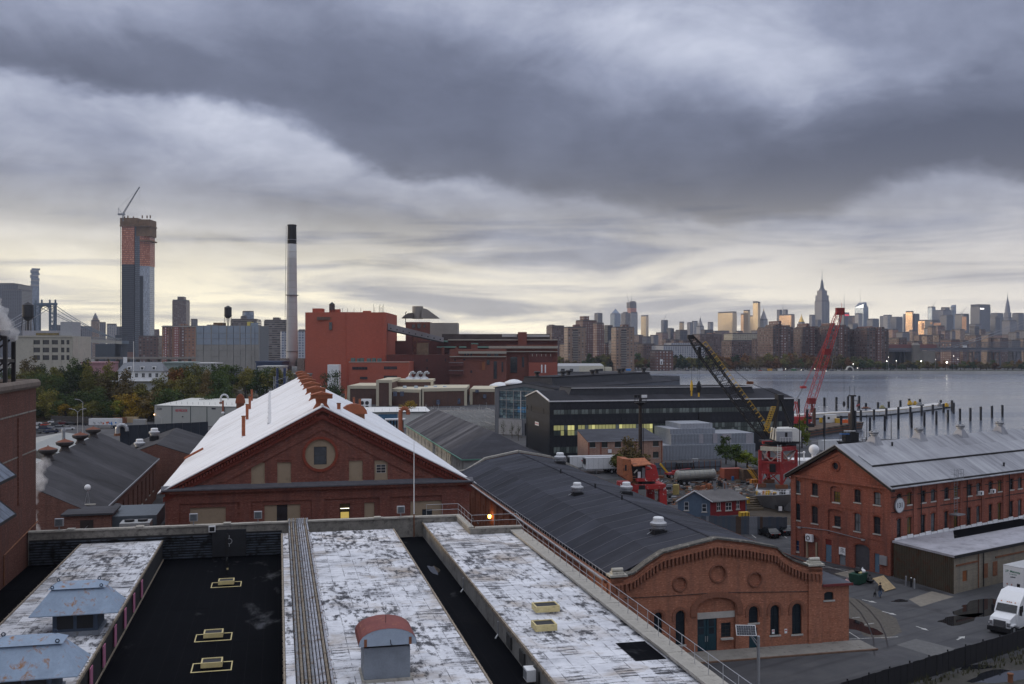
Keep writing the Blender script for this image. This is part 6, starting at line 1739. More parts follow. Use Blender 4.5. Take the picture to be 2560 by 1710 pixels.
XB(X(1905),X(1990),-2.6,2.6,pt+.55,pt+1.0).oo('turntable',mK,cr);XB(X(1900),X(1925),-2.4,-1.6,pt+.5,pt+1.1).oo('red_block',mE,cr)
hz0,hz1=pt+1.0,Z(1070)
prof=[(X(1932),hz0+.2),(X(1994),hz0),(X(1996),hz1-.5),(X(1985),hz1+.1),(X(1935),hz1)]
k=MB();k.loft([(x,-2.2,z)for x,z in prof],[(x,2.4,z)for x,z in prof]);FN(k.oo('machine_house',PL('cream_house',(.70,.70,.66),.6,var=.1,stain=(.45,.42,.38)),cr))
XB(X(1933),X(1972),-2.7,-2.2,hz0+.1,hz1-.55).oo('cab',PL('grey_cab',(.30,.31,.33),.6,var=.15),cr);XB(X(1954),X(1960),-2.74,-2.7,hz0+1.0,hz0+2.0).oo('cab_window',mB,cr)
k=MB();[k.rod((X(1940)+i*.6,-3.3,hz0),(X(1940)+i*.6,-3.3,hz0+1.0),.04,n=4)for i in range(5)];k.path([(X(1940),-3.3,hz0+1),(X(1940)+2.4,-3.3,hz0+1)],.04,4);tag(k.oo('cab_rail',mW,cr),kind='stuff');XB(X(1938),X(1965),-3.4,-2.7,hz0-.1,hz0).oo('cab_walkway',mK,cr)
foot=VV((X(1915),0,pt+1.6));tip=VV((X(1727),0,Z(842)))
k=MB();m1=foot.lerp(tip,.12);m2=foot.lerp(tip,.86)
k.lattice(foot,m1,(.5,1.1),(.5,1.0),3,.15,.08);k.lattice(m1,m2,(1.1,1.1),(1.0,1.0),24,.17,.085);k.lattice(m2,tip,(1.1,.45),(1.0,.5),6,.16,.09);k.oo('boom',mK,cr)
d_=(tip-foot).normalized();side=VV((0,1,0));upv=side.cross(d_)*-1
if upv.z<0:upv=-upv
k=MB();wk0=foot.lerp(tip,.02)+upv*1.1;wk1=foot.lerp(tip,.9)+upv*1.1
for y in(-.55,.15):
 k.rod(wk0+side*y,wk1+side*y,.045,n=4);k.rod(wk0+side*y+upv*.9,wk1+side*y+upv*.9,.03,n=4)
for i in range(25):
 q=wk0 .lerp(wk1,i/24)
 for y in(-.55,.15):k.rod(q+side*y,q+side*y+upv*.9,.05,n=4)
 k.rod(q-side*.55,q+side*.15,.05,n=4)
k.oo('boom_walkway',mY,cr)
XB(tip.x-.7,tip.x+.5,-.6,.6,tip.z-.5,tip.z+.4).oo('boom_head',mK,cr)
at=VV((X(1948),0,Z(992)))
for y in(-1.3,1.3):
 XA((X(1932),y,pt+1),at,.34).oo('gantry_mast',mK,cr);XA((X(1990),y,pt+1.2),at,.26).oo('back_stay',mK,cr)
XB(at.x-.6,at.x+.6,-1.5,1.5,at.z-.6,at.z+.5).oo('mast_head',mK,cr)
k=MB();l0=VV((X(1912),-.6,pt+3.2));l1=VV((X(1932),-.6,Z(1016)))
for y in(-.5,.5):
 for q in(-.35,.35):k.rod(l0+VV((q,y,0)),l1+VV((q,y,0)),.07,n=4)
for i in range(12):
 q=l0 .lerp(l1,i/11);k.path([q+VV((-.35,-.5,0)),q+VV((.35,-.5,0)),q+VV((.35,.5,0)),q+VV((-.35,.5,0)),q+VV((-.35,-.5,0))],.05,4)
k.oo('caged_ladder',mY,cr)
pend=VV((X(1875),0,Z(957)))
for y in(-.35,.35):
 XR(at+VV((0,y,.3)),pend+VV((0,y,0)),.05,n=4).oo('pendant_rope',mK,cr);XR(pend+VV((0,y,0)),tip+VV((0,y,.4)),.035,n=4).oo('pendant_rope',mK,cr)
XB(pend.x-.7,pend.x+.7,-.3,.3,pend.z-.3,pend.z+.3).oo('bridle',mR,cr)
for px,zt_,zb,r_ in((1747,Z(848),Z(962),.55),(1729,Z(850),Z(960),.32)):
 xx=X(px)
 for dx_ in((-.2,.2)if r_>.4 else(0,)):XR((xx+dx_,0,zt_-(3 if px==1747 else 1)),(xx+dx_,0,zb),.035,n=4).oo('hoist_rope',mK,cr)
 XL([(.1,-1.4),(r_*.9,-.9),(r_,.2),(r_*.5,.9),(.1,1.2)],10,(xx,0,zb-.4)).oo('hook_block',mK if r_>.4 else mY,cr);XB(xx-.15,xx+.15,-.15,.15,zb-2.6,zb-1.7).oo('hook',mY,cr)
XB(X(1745),X(1752),-.5,.5,Z(896),Z(868)).oo('sheave_block',mK,cr)
Yd=191.0;xd=(1607-1280)/FPX*Yd;q_=Yd/FPX
dc=TG('derelict_crane','derelict red and orange crane cab on a peeling red portal','crane',(xd,Yd,0),RD(8))
c8=crop(1540,1130,11.2)
def dx(x):return(c8(x,0)[0]-1607)*q_
def dzz(y):return HC-(c8(0,y)[1]-HOR)*q_
mX=PL('peeling_red',(.38,.030,.028),.7,var=.3,scale=.35,stain=(.62,.58,.56),stain_at=(.585,.64));o1=PL('orange_rust',(.36,.13,.06),.9,var=.4,scale=1.4,stain=(.13,.045,.03),stain_at=(.5,.7))
for x,y in((dx(420),-2.2),(dx(1230),-2.2),(dx(420),3),(dx(1100),3)):
 k=MB();k.frustum(x-.7,x+.7,y-.5,y+.5,0,x-.8,x+.6,y-.5,y+.5,dzz(990));k.oo('leg',mX,dc)
XB(dx(130),dx(1290),-2.9,3.6,dzz(985),dzz(860)).oo('portal_beam',mX,dc);XB(dx(520),dx(700),-2.95,-2.9,dzz(985),dzz(870)).oo('dark_panel',mB,dc)
XL([(2.3,dzz(860)),(2.2,dzz(790))],16,(dx(780),.3,0)).oo('slewing_ring',mK,dc)
pr_=[(dx(100),dzz(640)),(dx(100),dzz(150)),(dx(330),dzz(170)),(dx(390),dzz(780)),(dx(250),dzz(760))]
k=MB();k.loft([(x,-2.0,z)for x,z in pr_],[(x,2.6,z)for x,z in pr_]);FN(k.oo('cab_rear',o1,dc))
pr_=[(dx(740),dzz(760)),(dx(740),dzz(320)),(dx(860),dzz(300)),(dx(1030),dzz(340)),(dx(1130),dzz(720)),(dx(1050),dzz(790))]
k=MB();k.loft([(x,-2.3,z)for x,z in pr_],[(x,2.4,z)for x,z in pr_]);FN(k.oo('cab_front',mX,dc))
XB(dx(390),dx(745),-1.6,2.4,dzz(770),dzz(300)).oo('cab_interior',mB,dc)
k=MB();k.loft([(dx(380),-2.6,dzz(360)),(dx(380),2.4,dzz(240)),(dx(380),2.4,dzz(215)),(dx(380),-2.6,dzz(335))],[(dx(900),-2.4,dzz(330)),(dx(900),2.4,dzz(225)),(dx(900),2.4,dzz(200)),(dx(900),-2.4,dzz(300))]);FN(k.oo('sagging_roof',o1,dc))
XB(dx(470),dx(1120),-2.45,-1.6,dzz(775),dzz(700)).oo('sill_beam',mX,dc);XB(dx(160),dx(210),-2.05,-2.0,dzz(480),dzz(320)).oo('cab_window',mL,dc)
XA((dx(410),-2.3,dzz(540)),(dx(500),-2.3,dzz(450)),.2).oo('broken_strut',mC,dc);XB(dx(540),dx(620),-1.75,-1.6,dzz(690),dzz(520)).oo('torn_lining',mW,dc);XB(dx(660),dx(740),-1.9,-1.6,dzz(740),dzz(410)).oo('door',mS,dc)
XB(dx(760),dx(860),-2.36,-2.3,dzz(455),dzz(432)).oo('slot',mB,dc)
k=MB();[k.rod((dx(130)+i*.8,-3.2,dzz(860)),(dx(130)+i*.8,-3.2,dzz(780)),.05,n=4)for i in range(4)];k.path([(dx(130),-3.2,dzz(790)),(dx(130)+2.4,-3.2,dzz(790))],.05,4);tag(k.oo('rail',mR,dc),kind='stuff')
for j in range(4):XB(dx(350),dx(450),-2.7,-2.3,dzz(830)+j*.45,dzz(830)+j*.45+.06).oo('step',mR,dc)
# yard clutter
def at_px(px,py):return G(px,py)
p=G(1690,1213);t=TG('tank_trailer','grey steel tank trailer parked in the cluttered yard','trailer',p,TH+RD(6));s_=218/FPX
k=MB();LT=9.3;k.rod((.3,0,2.1),(LT,0,2.1),1.12,n=18);k.rod((0,0,2.1),(.3,0,2.1),.75,1.12,n=18);k.rod((LT,0,2.1),(LT+.3,0,2.1),1.12,.75,n=18);k.oo('tank',PL('tank_grey',(.30,.30,.27),.55,.3,var=.25,stain=(.14,.11,.08)),t)
for i in range(8):XR((.5+i*1.2,0,2.1),(.58+i*1.2,0,2.1),1.16,n=18).oo('band',mS,t)
XB(.8,LT-.6,-.35,.35,3.2,3.32).oo('catwalk',mB,t);XB(1.0,LT,-.9,.9,.8,1.05).oo('chassis',mB,t)
for x in(1.4,2.6,7.9):
 for y in(-.95,.95):wheel(t,x,y,.5,.4)
Pc=VV((X(1770,178)+xc,176,0));t=TG('yard_cottage','small shed house with one blue wall, one red wall and grey gable roof','building',Pc,TH+RD(4))
lw,ll=5.2,6.3;ez,rz=2.9,4.6
ng=PL('faded_blue_boards',(.085,.125,.18),.8,var=.2);ue=PL('barn_red_boards',(.20,.02,.022),.8,var=.2)
pB=Plane((-lw,2.2,0),(lw,-2.2,0));LB=hypot(lw,2.2);
wn=[rect(1.1,1.9,1.1,2.6),rect(4.2,5.0,.9,2.3)]
k=MB();PN(k,pB,[(0,0),(LB,0),(LB,ez),(LB/2,rz),(0,ez)],wn,.1);k.oo('blue_gable',ng,t)
for w in wn:WN(t,pB,w,.06,rows=2,cols=1,sash=mW)
dv=VV((2.2,lw,0)).normalized();pR=Plane((0,0,0),(1,.12,0));
w2=[rect(1.4,2.2,1.0,2.5),rect(3.3,4.6,.9,2.3),rect(5.6,6.3,1.0,2.5)]
k=MB();PN(k,pR,rect(0,7.6,0,ez),w2,.1);k.oo('red_wall',ue,t)
for w in w2:WN(t,pR,w,.06,rows=2,cols=2,sash=mW)
b0=pB.at(LB/2,rz,.3);ax=pR.U*7.9;cL=pB.at(0,ez,.3);cR=pB.at(LB,ez,.3)
out_r=(pB.U*.35)+VV((0,0,-.2));out_l=-pB.U*.35+VV((0,0,-.2))
om=m_dark_shingle('grey_shingle',(.17,.165,.165))
for c_,o_ in((cR,out_r),(cL,out_l)):
 A_=[b0,c_+o_,c_+o_-VV((0,0,.12)),b0-VV((0,0,.12))];k=MB();k.loft(A_,[v+ax for v in A_]);FN(k.oo('roof_slope',om,t))
for c_,o_ in((cR,out_r),(cL,out_l)):XA(b0+VV((0,0,.02)),c_+o_,.16).oo('barge_board',mW,t)
q=b0+ax*.55;XR(q-VV((0,0,.3)),q+VV((0,0,1.6)),.22,n=8).oo('flue',mS,t);XR(q+VV((0,0,1.6)),q+VV((0,0,1.9)),.35,n=8).oo('flue_cap',mB,t)
bk=pB.at(0,0,0)+ax;k=MB();k.quad(pB.at(0,0),pB.at(0,ez),pB.at(0,ez)+ax,pB.at(0,0)+ax);k.add([pB.at(0,0)+ax,pB.at(LB,0)+ax,pB.at(LB,ez)+ax,pB.at(LB/2,rz)+ax,pB.at(0,ez)+ax],[(4,3,2,1,0)]);k.oo('rear_wall',ng,t)
t=TG('yard_fence','patchwork corrugated fence of grey, blue and rusty sheets behind the parked cars','fence',G(1752,1334),0)
a0,a1=G(1752,1334),G(1968,1338);dv=a1-a0;n=32;me={}
for i in range(n):
 m=[PL('slate_sheet',(.075,.09,.115),.6,.2,var=.3),PL('pale_sheet',(.21,.23,.26),.6,.2,var=.3,stain=(.08,.09,.1)),PL('blue_sheet',(.06,.085,.12),.6,.2,var=.3),PL('rust_sheet',(.075,.045,.03),.8,var=.4)][(0,0,1,0,0,2,0,0,2,0,2,0,0,3,3,0,2,0,1,1,1,0,3,0,0,2,0,0,2,0,0,0)[i]]
 p0=dv*(i/n);w_=dv.length/n
 if m.name not in me:
  k=MB();[k.box(w_*j/4,w_*(j+.85)/4,-.03-.04*(j%2),.03,0,2.9)for j in range(4)];o=k.oo('sheet',m,t);me[m.name]=o.data
 else:o=link('sheet',me[m.name],t)
 o.location=(p0 .x,p0 .y,R.uniform(-.06,.06));o.rotation_euler=(0,0,atan2(dv.y,dv.x))
car('black saloon car parked nose out before the patchwork fence',G(1922,1341),RD(-75),(.012,.012,.014),'cars by the patchwork fence');car('dark car partly hidden by the brick warehouse corner',G(1952,1334),RD(-75),(.014,.016,.022),'cars by the patchwork fence')
t=TG('sheet_fence','blue grey sheet steel fence at the back of the cluttered yard','fence',G(1636,1186),0);a0,a1=G(1636,1186),G(1802,1180);dv=a1-a0
for i in range(12):
 o=XB(0,dv.length/12-.05,-.05,.05,0,2.7).oo('panel',PL('fence_blue',(.11,.13,.16),.6,.2,var=.3),t);o.location=tuple(dv*(i/12));o.rotation_euler=(0,0,atan2(dv.y,dv.x))
for i in range(13):o=XB(-.06,.06,-.16,-.05,0,2.9).oo('post',mR,t);o.location=tuple(dv*(i/12))
XP([VV((0,-.15,1.4)),dv+VV((0,-.15,1.4))],.07,4).oo('rail',mB,t)
def container(label,px,py,L,rot,m,h=2.5):
 t=TG('shipping_container',label,'container',G(px,py),rot,'containers in the yard')
 XB(.06,L-.06,-1.15,1.15,.1,h-.06).oo('body',m,t)
 for i in range(int(L/.35)):XB(.12+i*.35,.28+i*.35,-1.2,-1.15,.2,h-.15).oo('rib',m,t)
 for x in(0,L-.12):
  for y in(-1.22,1.1):XB(x,x+.12,y,y+.12,0,h).oo('corner_post',m,t)
 XB(0,L,-1.22,-1.1,h-.12,h).oo('top_rail',m,t);XB(0,L,-1.22,-1.1,.0,.14).oo('bottom_rail',m,t)
 return t
ns=PL('container_orange',(.28,.075,.045),.6,.1,var=.25,stain=(.12,.04,.03));container('orange red shipping container behind the tank trailer',1805,1198,4.6,TH,ns)
container('rusty brown container beside the yellow stairs',1852,1200,3.6,TH,PL('container_brown',(.10,.07,.05),.8,var=.4))
t=TG('yellow_stairs','yellow painted steel stairs leaning by the brown container','stairs',G(1872,1204),TH)
for y in(-.6,.6):XA((0,y,2.6),(2.0,y,0),.16).oo('stringer',mY,t);XA((0,y,3.5),(2.0,y,.9),.08).oo('handrail',mY,t)
for i in range(8):XB(.1+i*.25,.35+i*.25,-.6,.6,2.4-i*.32,2.45-i*.32).oo('tread',mY,t)
def drum(label,px,py,m,s=1.0):
 t=TG('steel_drum',label,'drum',G(px,py),0,'drums in the yard');XL([(.3*s,0),(.3*s,.9*s),(.26*s,.92*s)],12).oo('shell',m,t)
 for z in(.3,.6):XL([(.32*s,z*s),(.32*s,z*s+.05)],12).oo('hoop',m,t)
drum('big rusty yellow tub among the scrap in the yard',1690,1236,PL('rusty_yellow',(.34,.27,.10),.8,var=.3,stain=(.14,.09,.05)),2.2)
drum('blue drum by the orange container',1832,1201,PL('drum_blue',(.02,.12,.30),.5));
rr=random.Random(12)
for i,(px,py,w,h,d,m,lab)in enumerate(((1745,1224,2.0,.9,1.2,mR,'stack of rusty plates left of the timber pile'),(1768,1222,2.4,1.1,1.5,o1,'pile of orange rusted steel boxes below the tank trailer'),(1720,1222,1.6,.6,1.2,mR,'low heap of scrap left of the rusty plates'),(1655,1214,3.0,.7,2.0,mS,'tangle of grey scrap by the derelict crane'),(1800,1216,1.0,1.5,1.0,mK,'upright black machine near the tank trailer rear'),(1813,1222,.8,1.7,.8,mS,'upright grey gas rack near the tank trailer rear'),(1790,1186,3,1.2,1.4,mK,'dark machine behind the tank trailer'))):
 t=TG('scrap_pile',lab,'scrap',G(px,py),rr.uniform(0,1))
 for j in range(5):
  a,b=rr.uniform(-.3,.3)*w,rr.uniform(-.3,.3)*d;hh=h*rr.uniform(.4,1)
  o=XB(a-w*.25,a+w*.25,b-d*.25,b+d*.25,0,hh).oo('scrap_piece',m if j%3 else mR,t);o.rotation_euler=(0,0,rr.uniform(-.5,.5))
t=TG('red_lift','red boom lift with folded yellow arm behind the derelict crane','machine',G(1665,1196),TH)
XB(0,6.2,-1,1,.9,1.3).oo('chassis',mE,t);XA((-1.4,0,3.4),(.6,0,1.0),.4).oo('arm',mY,t);XA((1.5,0,1.5),(6,0,1.9),.5).oo('lower_arm',mE,t)
for x in(1,5):
 for y in(-.9,.9):wheel(t,x,y,.5,.4)
t=TG('steel_trestle','black steel trestle standing before the sheet steel fence','trestle',G(1695,1186),TH)
for x in(0,3.6):
 for y in(-.8,.8):XA((x-.5,y,0),(x,y,2.7),.12).oo('leg',mK,t);XA((x+.5,y,0),(x,y,2.7),.12).oo('leg',mK,t)
XB(-.3,3.9,-.9,.9,2.65,2.8).oo('top',mK,t)
for i,(px,py,L,lab)in enumerate(((1422,1180,12,'white refrigerated trailer with a small bird mark, nearer the black shed door'),(1462,1184,9,'pale trailer half hidden behind bare twigs by the dark roof'))):
 tt=TR(lab,G(px,py),TH-RD(3),L,None,'trailers by the black shed',2.6)
 XB(-.3,0,-.9,.9,2.3,3.6).oo('cooling_unit',mB,tt)
 if i==0:
  plx=Plane((2.6,-1.30,2.6),(1,0,0));k=MB();slab(k,plx,[(0,.5),(.35,.3),(.7,.6),(.4,.0)],0,.012);k.oo('bird_mark',PL('red_print',(.5,.03,.03),.6),tt);scribble(tt,plx,.9,2.8,.0,.35,oq,.012,31)
TR('white box trailer standing on the wharf behind the brick gable',G(2052,1136,0),TH,12,None,'white box trailers')
sheet('oily_yard',[tuple(G(1560,1262))[:2],tuple(G(1880,1262))[:2],tuple(G(1900,1190))[:2],tuple(G(1640,1186))[:2],tuple(G(1500,1200))[:2]],.004,PL('oily_dirt',(.030,.029,.029),.85,var=.6,scale=.25,stain=(.075,.07,.065),stain_at=(.55,.7)))
rr=random.Random(61);k=MB()
for i in range(420):
 px=rr.uniform(1640,1890);py=rr.uniform(1194,1262)
 if 1690<px<1850 and py>1238:continue
 p=G(px,py);q=rr.random();k.cur=rr.choice((0,0,1,1,2,3,4))
 if q<.45:a,b,c=rr.uniform(.15,.6),rr.uniform(.15,.5),rr.uniform(.1,.6);k.box(p.x-a,p.x+a,p.y-b,p.y+b,0,c)
 else:an=rr.uniform(0,3.1);L=rr.uniform(.6,2.6);k.rod((p.x,p.y,.08),(p.x+cos(an)*L,p.y+sin(an)*L,rr.uniform(.08,.5)),rr.uniform(.04,.1),n=4)
tag(k.oo('scrap_litter',[mR,mK,mS,PL('pale_scrap',(.30,.28,.25),.8),PL('scrap_tan',(.16,.12,.08),.9)]),'loose rusty scrap littering the oily yard',kind='stuff')
for i,(px,py,m,lab)in enumerate(((1860,1300,mY,'yellow gas cage by the cottage end'),(1862,1262,mY,'small yellow box on the dry dock edge'),(1640,1158,mW,'white generator by the brick office'),(1755,1170,PL('gear_red',(.5,.06,.03),.6),'orange red skid before the grey lean-to'),(1738,1160,mG,'pale rack before the grey lean-to'),(1885,1214,PL('gear_orange',(.5,.2,.03),.6),'orange bogie by the red portal'))):
 t=TG('yard_box',lab,'equipment',G(px,py),TH);XB(-.8,.8,-.5,.5,.12,1.4).oo('case',m,t);XB(-.9,.9,-.6,.6,0,.12).oo('skid',mK,t)
 for x in(-.6,0,.6):XB(x-.04,x+.04,-.55,-.5,.12,1.4).oo('bar',mK,t)
sheet('dry_dock',[tuple(G(1845,1258))[:2],tuple(G(1965,1240))[:2],tuple(G(2100,1250))[:2],tuple(G(2100,1330))[:2],tuple(G(1850,1300))[:2]],.005,PL('dock_timber',(.055,.042,.03),.9,var=.5,scale=.4))
for i in range(6):
 a,b=G(1848+i*3,1252+i*5),G(1895+i*3,1246+i*6);k=MB();k.loft([a+VV((0,0,0)),a+VV((0,.6,0)),a+VV((0,.6,.45)),a+VV((0,0,.45))],[b+VV((0,0,0)),b+VV((0,.6,0)),b+VV((0,.6,.45)),b+VV((0,0,.45))]);tag(k.oo('dock_step',PL('dock_plank',(.11,.085,.055),.9,var=.4)),kind='structure')
Ysh=186.0
sp=lambda px,py,Y=Ysh:P(px,py,Y)
t=TG('grey_ship','grey hulled ship in the dry dock with white radar domes and black tripod mast','ship',(sp(1950,1290).x,Ysh,0),0)
o_=VV((sp(1950,1290).x,Ysh,0))
zdk=sp(1900,1238).z
T_,S_=sp(1889,1240,186)-o_,sp(1909,1300,187.5)-o_
R_,Rb=sp(1995,1236,179)-o_,sp(1995,1330,181)-o_
F_,Fr=VV((T_.x+2.6,T_.y+9,zdk-.2)),VV((R_.x+3,R_.y+12,zdk-.2));Fb=VV((F_.x+2,F_.y,-.5));Frb=VV((Fr.x,Fr.y,-.5));S_.z=-.5;Rb.z=-.5
mid_t=T_.lerp(R_,.45)+VV((-.2,-1.2,.1));mid_b=S_.lerp(Rb,.45)+VV((0,-.5,0));mid_b.z=-.5
hull=MB()
hull.quad(S_,mid_b,mid_t,T_);hull.quad(mid_b,Rb,R_,mid_t);hull.quad(Fb,S_,T_,F_);hull.quad(Rb,Frb,Fr,R_);hull.add([T_,mid_t,R_,Fr,F_],[(0,1,2,3,4)])
FN(hull.oo('hull',PL('ship_grey',(.30,.31,.32),.5,.1,var=.12,scale=.2,stain=(.22,.22,.22)),t))
hp=sp(1947,1268,181.5)-o_;XB(hp.x-.7,hp.x+.7,hp.y-.9,hp.y+.2,hp.z-.35,hp.z+.35).oo('hawse_pipe',mB,t);XB(hp.x-.3,hp.x+.3,hp.y-1.1,hp.y-.9,hp.z-.5,hp.z+.3).oo('anchor',mW,t)
for q0,q1 in((T_,mid_t),(mid_t,R_)):XR(q0+VV((0,0,.08)),q1+VV((0,0,.08)),.09,n=5).oo('gunwale',mS,t)
rr=random.Random(4)
for i in range(30):
 f,g_=rr.random(),rr.uniform(.02,.22);q=T_.lerp(R_,f*.8+.05).lerp(F_.lerp(Fr,f),g_);s1=rr.uniform(.14,.34);o2=XB(-s1,s1,-s1,s1,0,rr.uniform(.25,.9)).oo('deck_gear',(mY,mW,mK,PL('gear_orange',(.5,.2,.03),.6),mS)[i%5],t);o2 .location=(q.x,q.y,q.z)
k=MB()
for a_,b_ in((T_,mid_t),(mid_t,R_),(T_,F_)):
 for i in range(8):q=a_.lerp(b_,i/8);k.rod(q,q+VV((0,0,1.0)),.035,n=4)
 k.rod(a_+VV((0,0,1)),b_+VV((0,0,1)),.025,n=4)
tag(k.oo('deck_rail',mW,t),kind='stuff')
def dome(px,py,r,Y=Ysh,stem=1.5,nm='radar_dome'):
 c_=sp(px,py,Y)-o_;k=MB();k.lathe([(.02,-r)]+[(r*sin(pi*i/10),-r*cos(pi*i/10))for i in range(1,10)]+[(.02,r)],18,tuple(c_));k.oo(nm,mW,t,smooth=True);XR(c_-VV((0,0,r+stem)),c_-VV((0,0,r*.9)),r*.45,n=10).oo('dome_stand',mW,t)
Yb=228.0
dome(2035,1124,1.18,Yb,4);dome(2010,1131,.3,Yb,2.5)
q=sp(1999,1133,Yb)-o_;XR(q-VV((0,0,3)),q,.1,n=6).oo('scanner_post',mW,t);XB(q.x-.9,q.x+.9,q.y-.12,q.y+.12,q.z,q.z+.2).oo('scanner',mW,t)
q=sp(2005,1150,Yb)-o_;XB(q.x-2.6,q.x+3.6,q.y-2,q.y+4,q.z-5,q.z+.1).oo('deck_house',mW,t);XB(q.x+2,q.x+12,q.y+1,q.y+9,q.z-6,q.z-2).oo('superstructure',PL('ship_white',(.62,.62,.62),.5),t)
ms=sp(2131,1112,262)-o_
zt_=(sp(2131,990,262)).z
XR((ms.x,ms.y,-1),(ms.x,ms.y,zt_),.75,.45,10).oo('mast',mK,t)
XF(ms.x-1.2,ms.x+1.2,ms.y-1,ms.y+1,ms.z-3,ms.x-3.6,ms.x+2.6,ms.y-2,ms.y+2,ms.z+.9).oo('mast_platform',mK,t)
for z0,w in((ms.z+1.0,3.9),(ms.z+2.4,3.2)):
 k=MB();[k.rod((ms.x-w+i*w/4,ms.y-1.8,z0),(ms.x-w+i*w/4,ms.y-1.8,z0+1.2),.06,n=4)for i in range(8)];k.path([(ms.x-w,ms.y-1.8,z0+1.2),(ms.x+w*.7,ms.y-1.8,z0+1.2)],.06,4);tag(k.oo('platform_rail',mK,t),kind='stuff')
XB(ms.x-2.3,ms.x+1.2,ms.y-1.5,ms.y+1.5,ms.z+1.0,ms.z+3.3).oo('mast_house',mK,t);XB(ms.x-3.9,ms.x-1.4,ms.y-2,ms.y-1.7,ms.z+2.9,ms.z+3.15).oo('blue_radar',PL('radar_blue',(.06,.18,.45),.5),t);XB(ms.x-2.8,ms.x+.2,ms.y-1.9,ms.y-1.6,ms.z+3.7,ms.z+3.9).oo('white_radar',mW,t)
XP([(ms.x+1,ms.y,ms.z+.3),(ms.x+4.8,ms.y,ms.z-.2)],.15,5).oo('yard_arm',mK,t);XB(ms.x-.9,ms.x+.8,ms.y-.6,ms.y+.6,zt_-.1,zt_+.25).oo('masthead',mK,t)
for dx_ in(-.7,.6):XR((ms.x+dx_,ms.y,zt_),(ms.x+dx_,ms.y,zt_+2.6),.05,n=4).oo('aerial',mK,t)
XP([(ms.x+.5,ms.y,zt_-1.2),(ms.x+1.4,ms.y,zt_-1.2),(ms.x+1.4,ms.y,zt_-4)],.08,4).oo('halyard_spar',mK,t);XB(ms.x+.55,ms.x+.95,ms.y-.4,ms.y+.4,ms.z+3,ms.z+9).oo('mast_trunk',PL('slate_trunk',(.03,.035,.045),.6),t)
k=MB();k.quad((ms.x+1.0,ms.y,zt_-2.9),(ms.x+1.9,ms.y,zt_-2.5),(ms.x+1.9,ms.y,zt_-2.0),(ms.x+1.0,ms.y,zt_-2.3));k.oo('ensign',PL('flag_red',(.4,.12,.12),.8),t)
for px,py0,py1,lab in((1999,1035,1240,'thin dark lamp pole rising behind the crane house'),(2061,1037,1120,'thin dark pole left of the ship mast'),(2167,1037,1100,'thin dark pole right of the ship mast'),(2228,1035,1100,'thin dark pole at the warehouse ridge')):
 Y_=200.0 if px==1999 else 255.0;b=P(px,py0,Y_);t=TG('thin_pole',lab,'pole',(b.x,b.y,0),0,'thin poles by the dock');XR((0,0,0),(0,0,b.z),.11,.08,6).oo('pole',mK,t);XR((0,0,0),(0,0,.4),.25,n=6).oo('foot',mK,t)
# pier, barge, pilings, crawler crane
WL=-2.0
p0,p1=G(2000,1030,.6),G(2385,1000,.6)
path_=[G(1995,1040,0),G(2100,1033,0),G(2200,1030,0),G(2300,1020,0),G(2382,1009,0)]
t=TG('work_pier','long low pier under construction with pale deck sections out in the river','pier',path_[0],0)
n5=PL('pale_deck',(.50,.50,.50),.8,var=.2,scale=.3,stain=(.3,.28,.24))
for i in range(4):
 a,b=path_[i]-path_[0],path_[i+1]-path_[0];d=(b-a);n_=max(2,round(d.length/11));w=VV((-d.y,d.x,0)).normalized()*9
 for j in range(n_):
  A,B=a.lerp(b,j/n_),a.lerp(b,(j+.97)/n_)
  k=MB();k.loft([A+VV((0,0,-1.4)),A+w+VV((0,0,-1.4)),A+w+VV((0,0,.1)),A+VV((0,0,.1))],[B+VV((0,0,-1.4)),B+w+VV((0,0,-1.4)),B+w+VV((0,0,.1)),B+VV((0,0,.1))]);FN(k.oo('deck_section',n5,t))
  k=MB();k.loft([A+VV((0,0,.1)),A+w*.03+VV((0,0,.1)),A+w*.03+VV((0,0,.35)),A+VV((0,0,.35))],[B+VV((0,0,.1)),B+w*.03+VV((0,0,.1)),B+w*.03+VV((0,0,.35)),B+VV((0,0,.35))]);FN(k.oo('timber_kerb',PL('kerb_timber',(.34,.26,.15),.9),t))
  k=MB();k.loft([A+w*.1+VV((0,0,-2.2)),A+w*.9+VV((0,0,-2.2)),A+w*.9+VV((0,0,-1.4)),A+w*.1+VV((0,0,-1.4))],[B+w*.1+VV((0,0,-2.2)),B+w*.9+VV((0,0,-2.2)),B+w*.9+VV((0,0,-1.4)),B+w*.1+VV((0,0,-1.4))]);k.oo('float',mB,t)
rr=random.Random(8)
for i,(px,py,c_,w,h,lab)in enumerate(((2275,1013,mY,2.0,2.0,'left of two yellow machines at the far edge of the pier'),(2288,1013,mY,1.6,1.8,'right of two yellow machines at the far edge of the pier'),(2300,1014,mS,3.5,1.4,'grey cage beside the yellow machines on the pier'),(2350,1016,mS,2.0,1.6,'grey box near the tip of the pier'),(2366,1018,mY,1.6,1.8,'yellow machine at the tip of the pier'),(2206,1022,PL('olive_gear',(.25,.24,.12),.7),2.4,1.4,'olive digger in the middle of the pier'),(2165,1022,mR,4,.6,'low stack of brown timbers on the pier'))):
 q=G(px,py,.1);t=TG('pier_machine',lab,'machine',q,0);XB(-w/2,w/2,-.8,.8,.3,.3+h*.5).oo('body',c_,t);XB(-w*.3,w*.2,-.6,.6,.3+h*.5,.3+h).oo('cab',c_,t);XB(-w/2,w/2,-.9,.9,0,.3).oo('track',mK,t)
 if c_ is mY:XA((w*.2,0,h*.8),(w*1.1,0,h*.6),.2).oo('arm',c_,t)
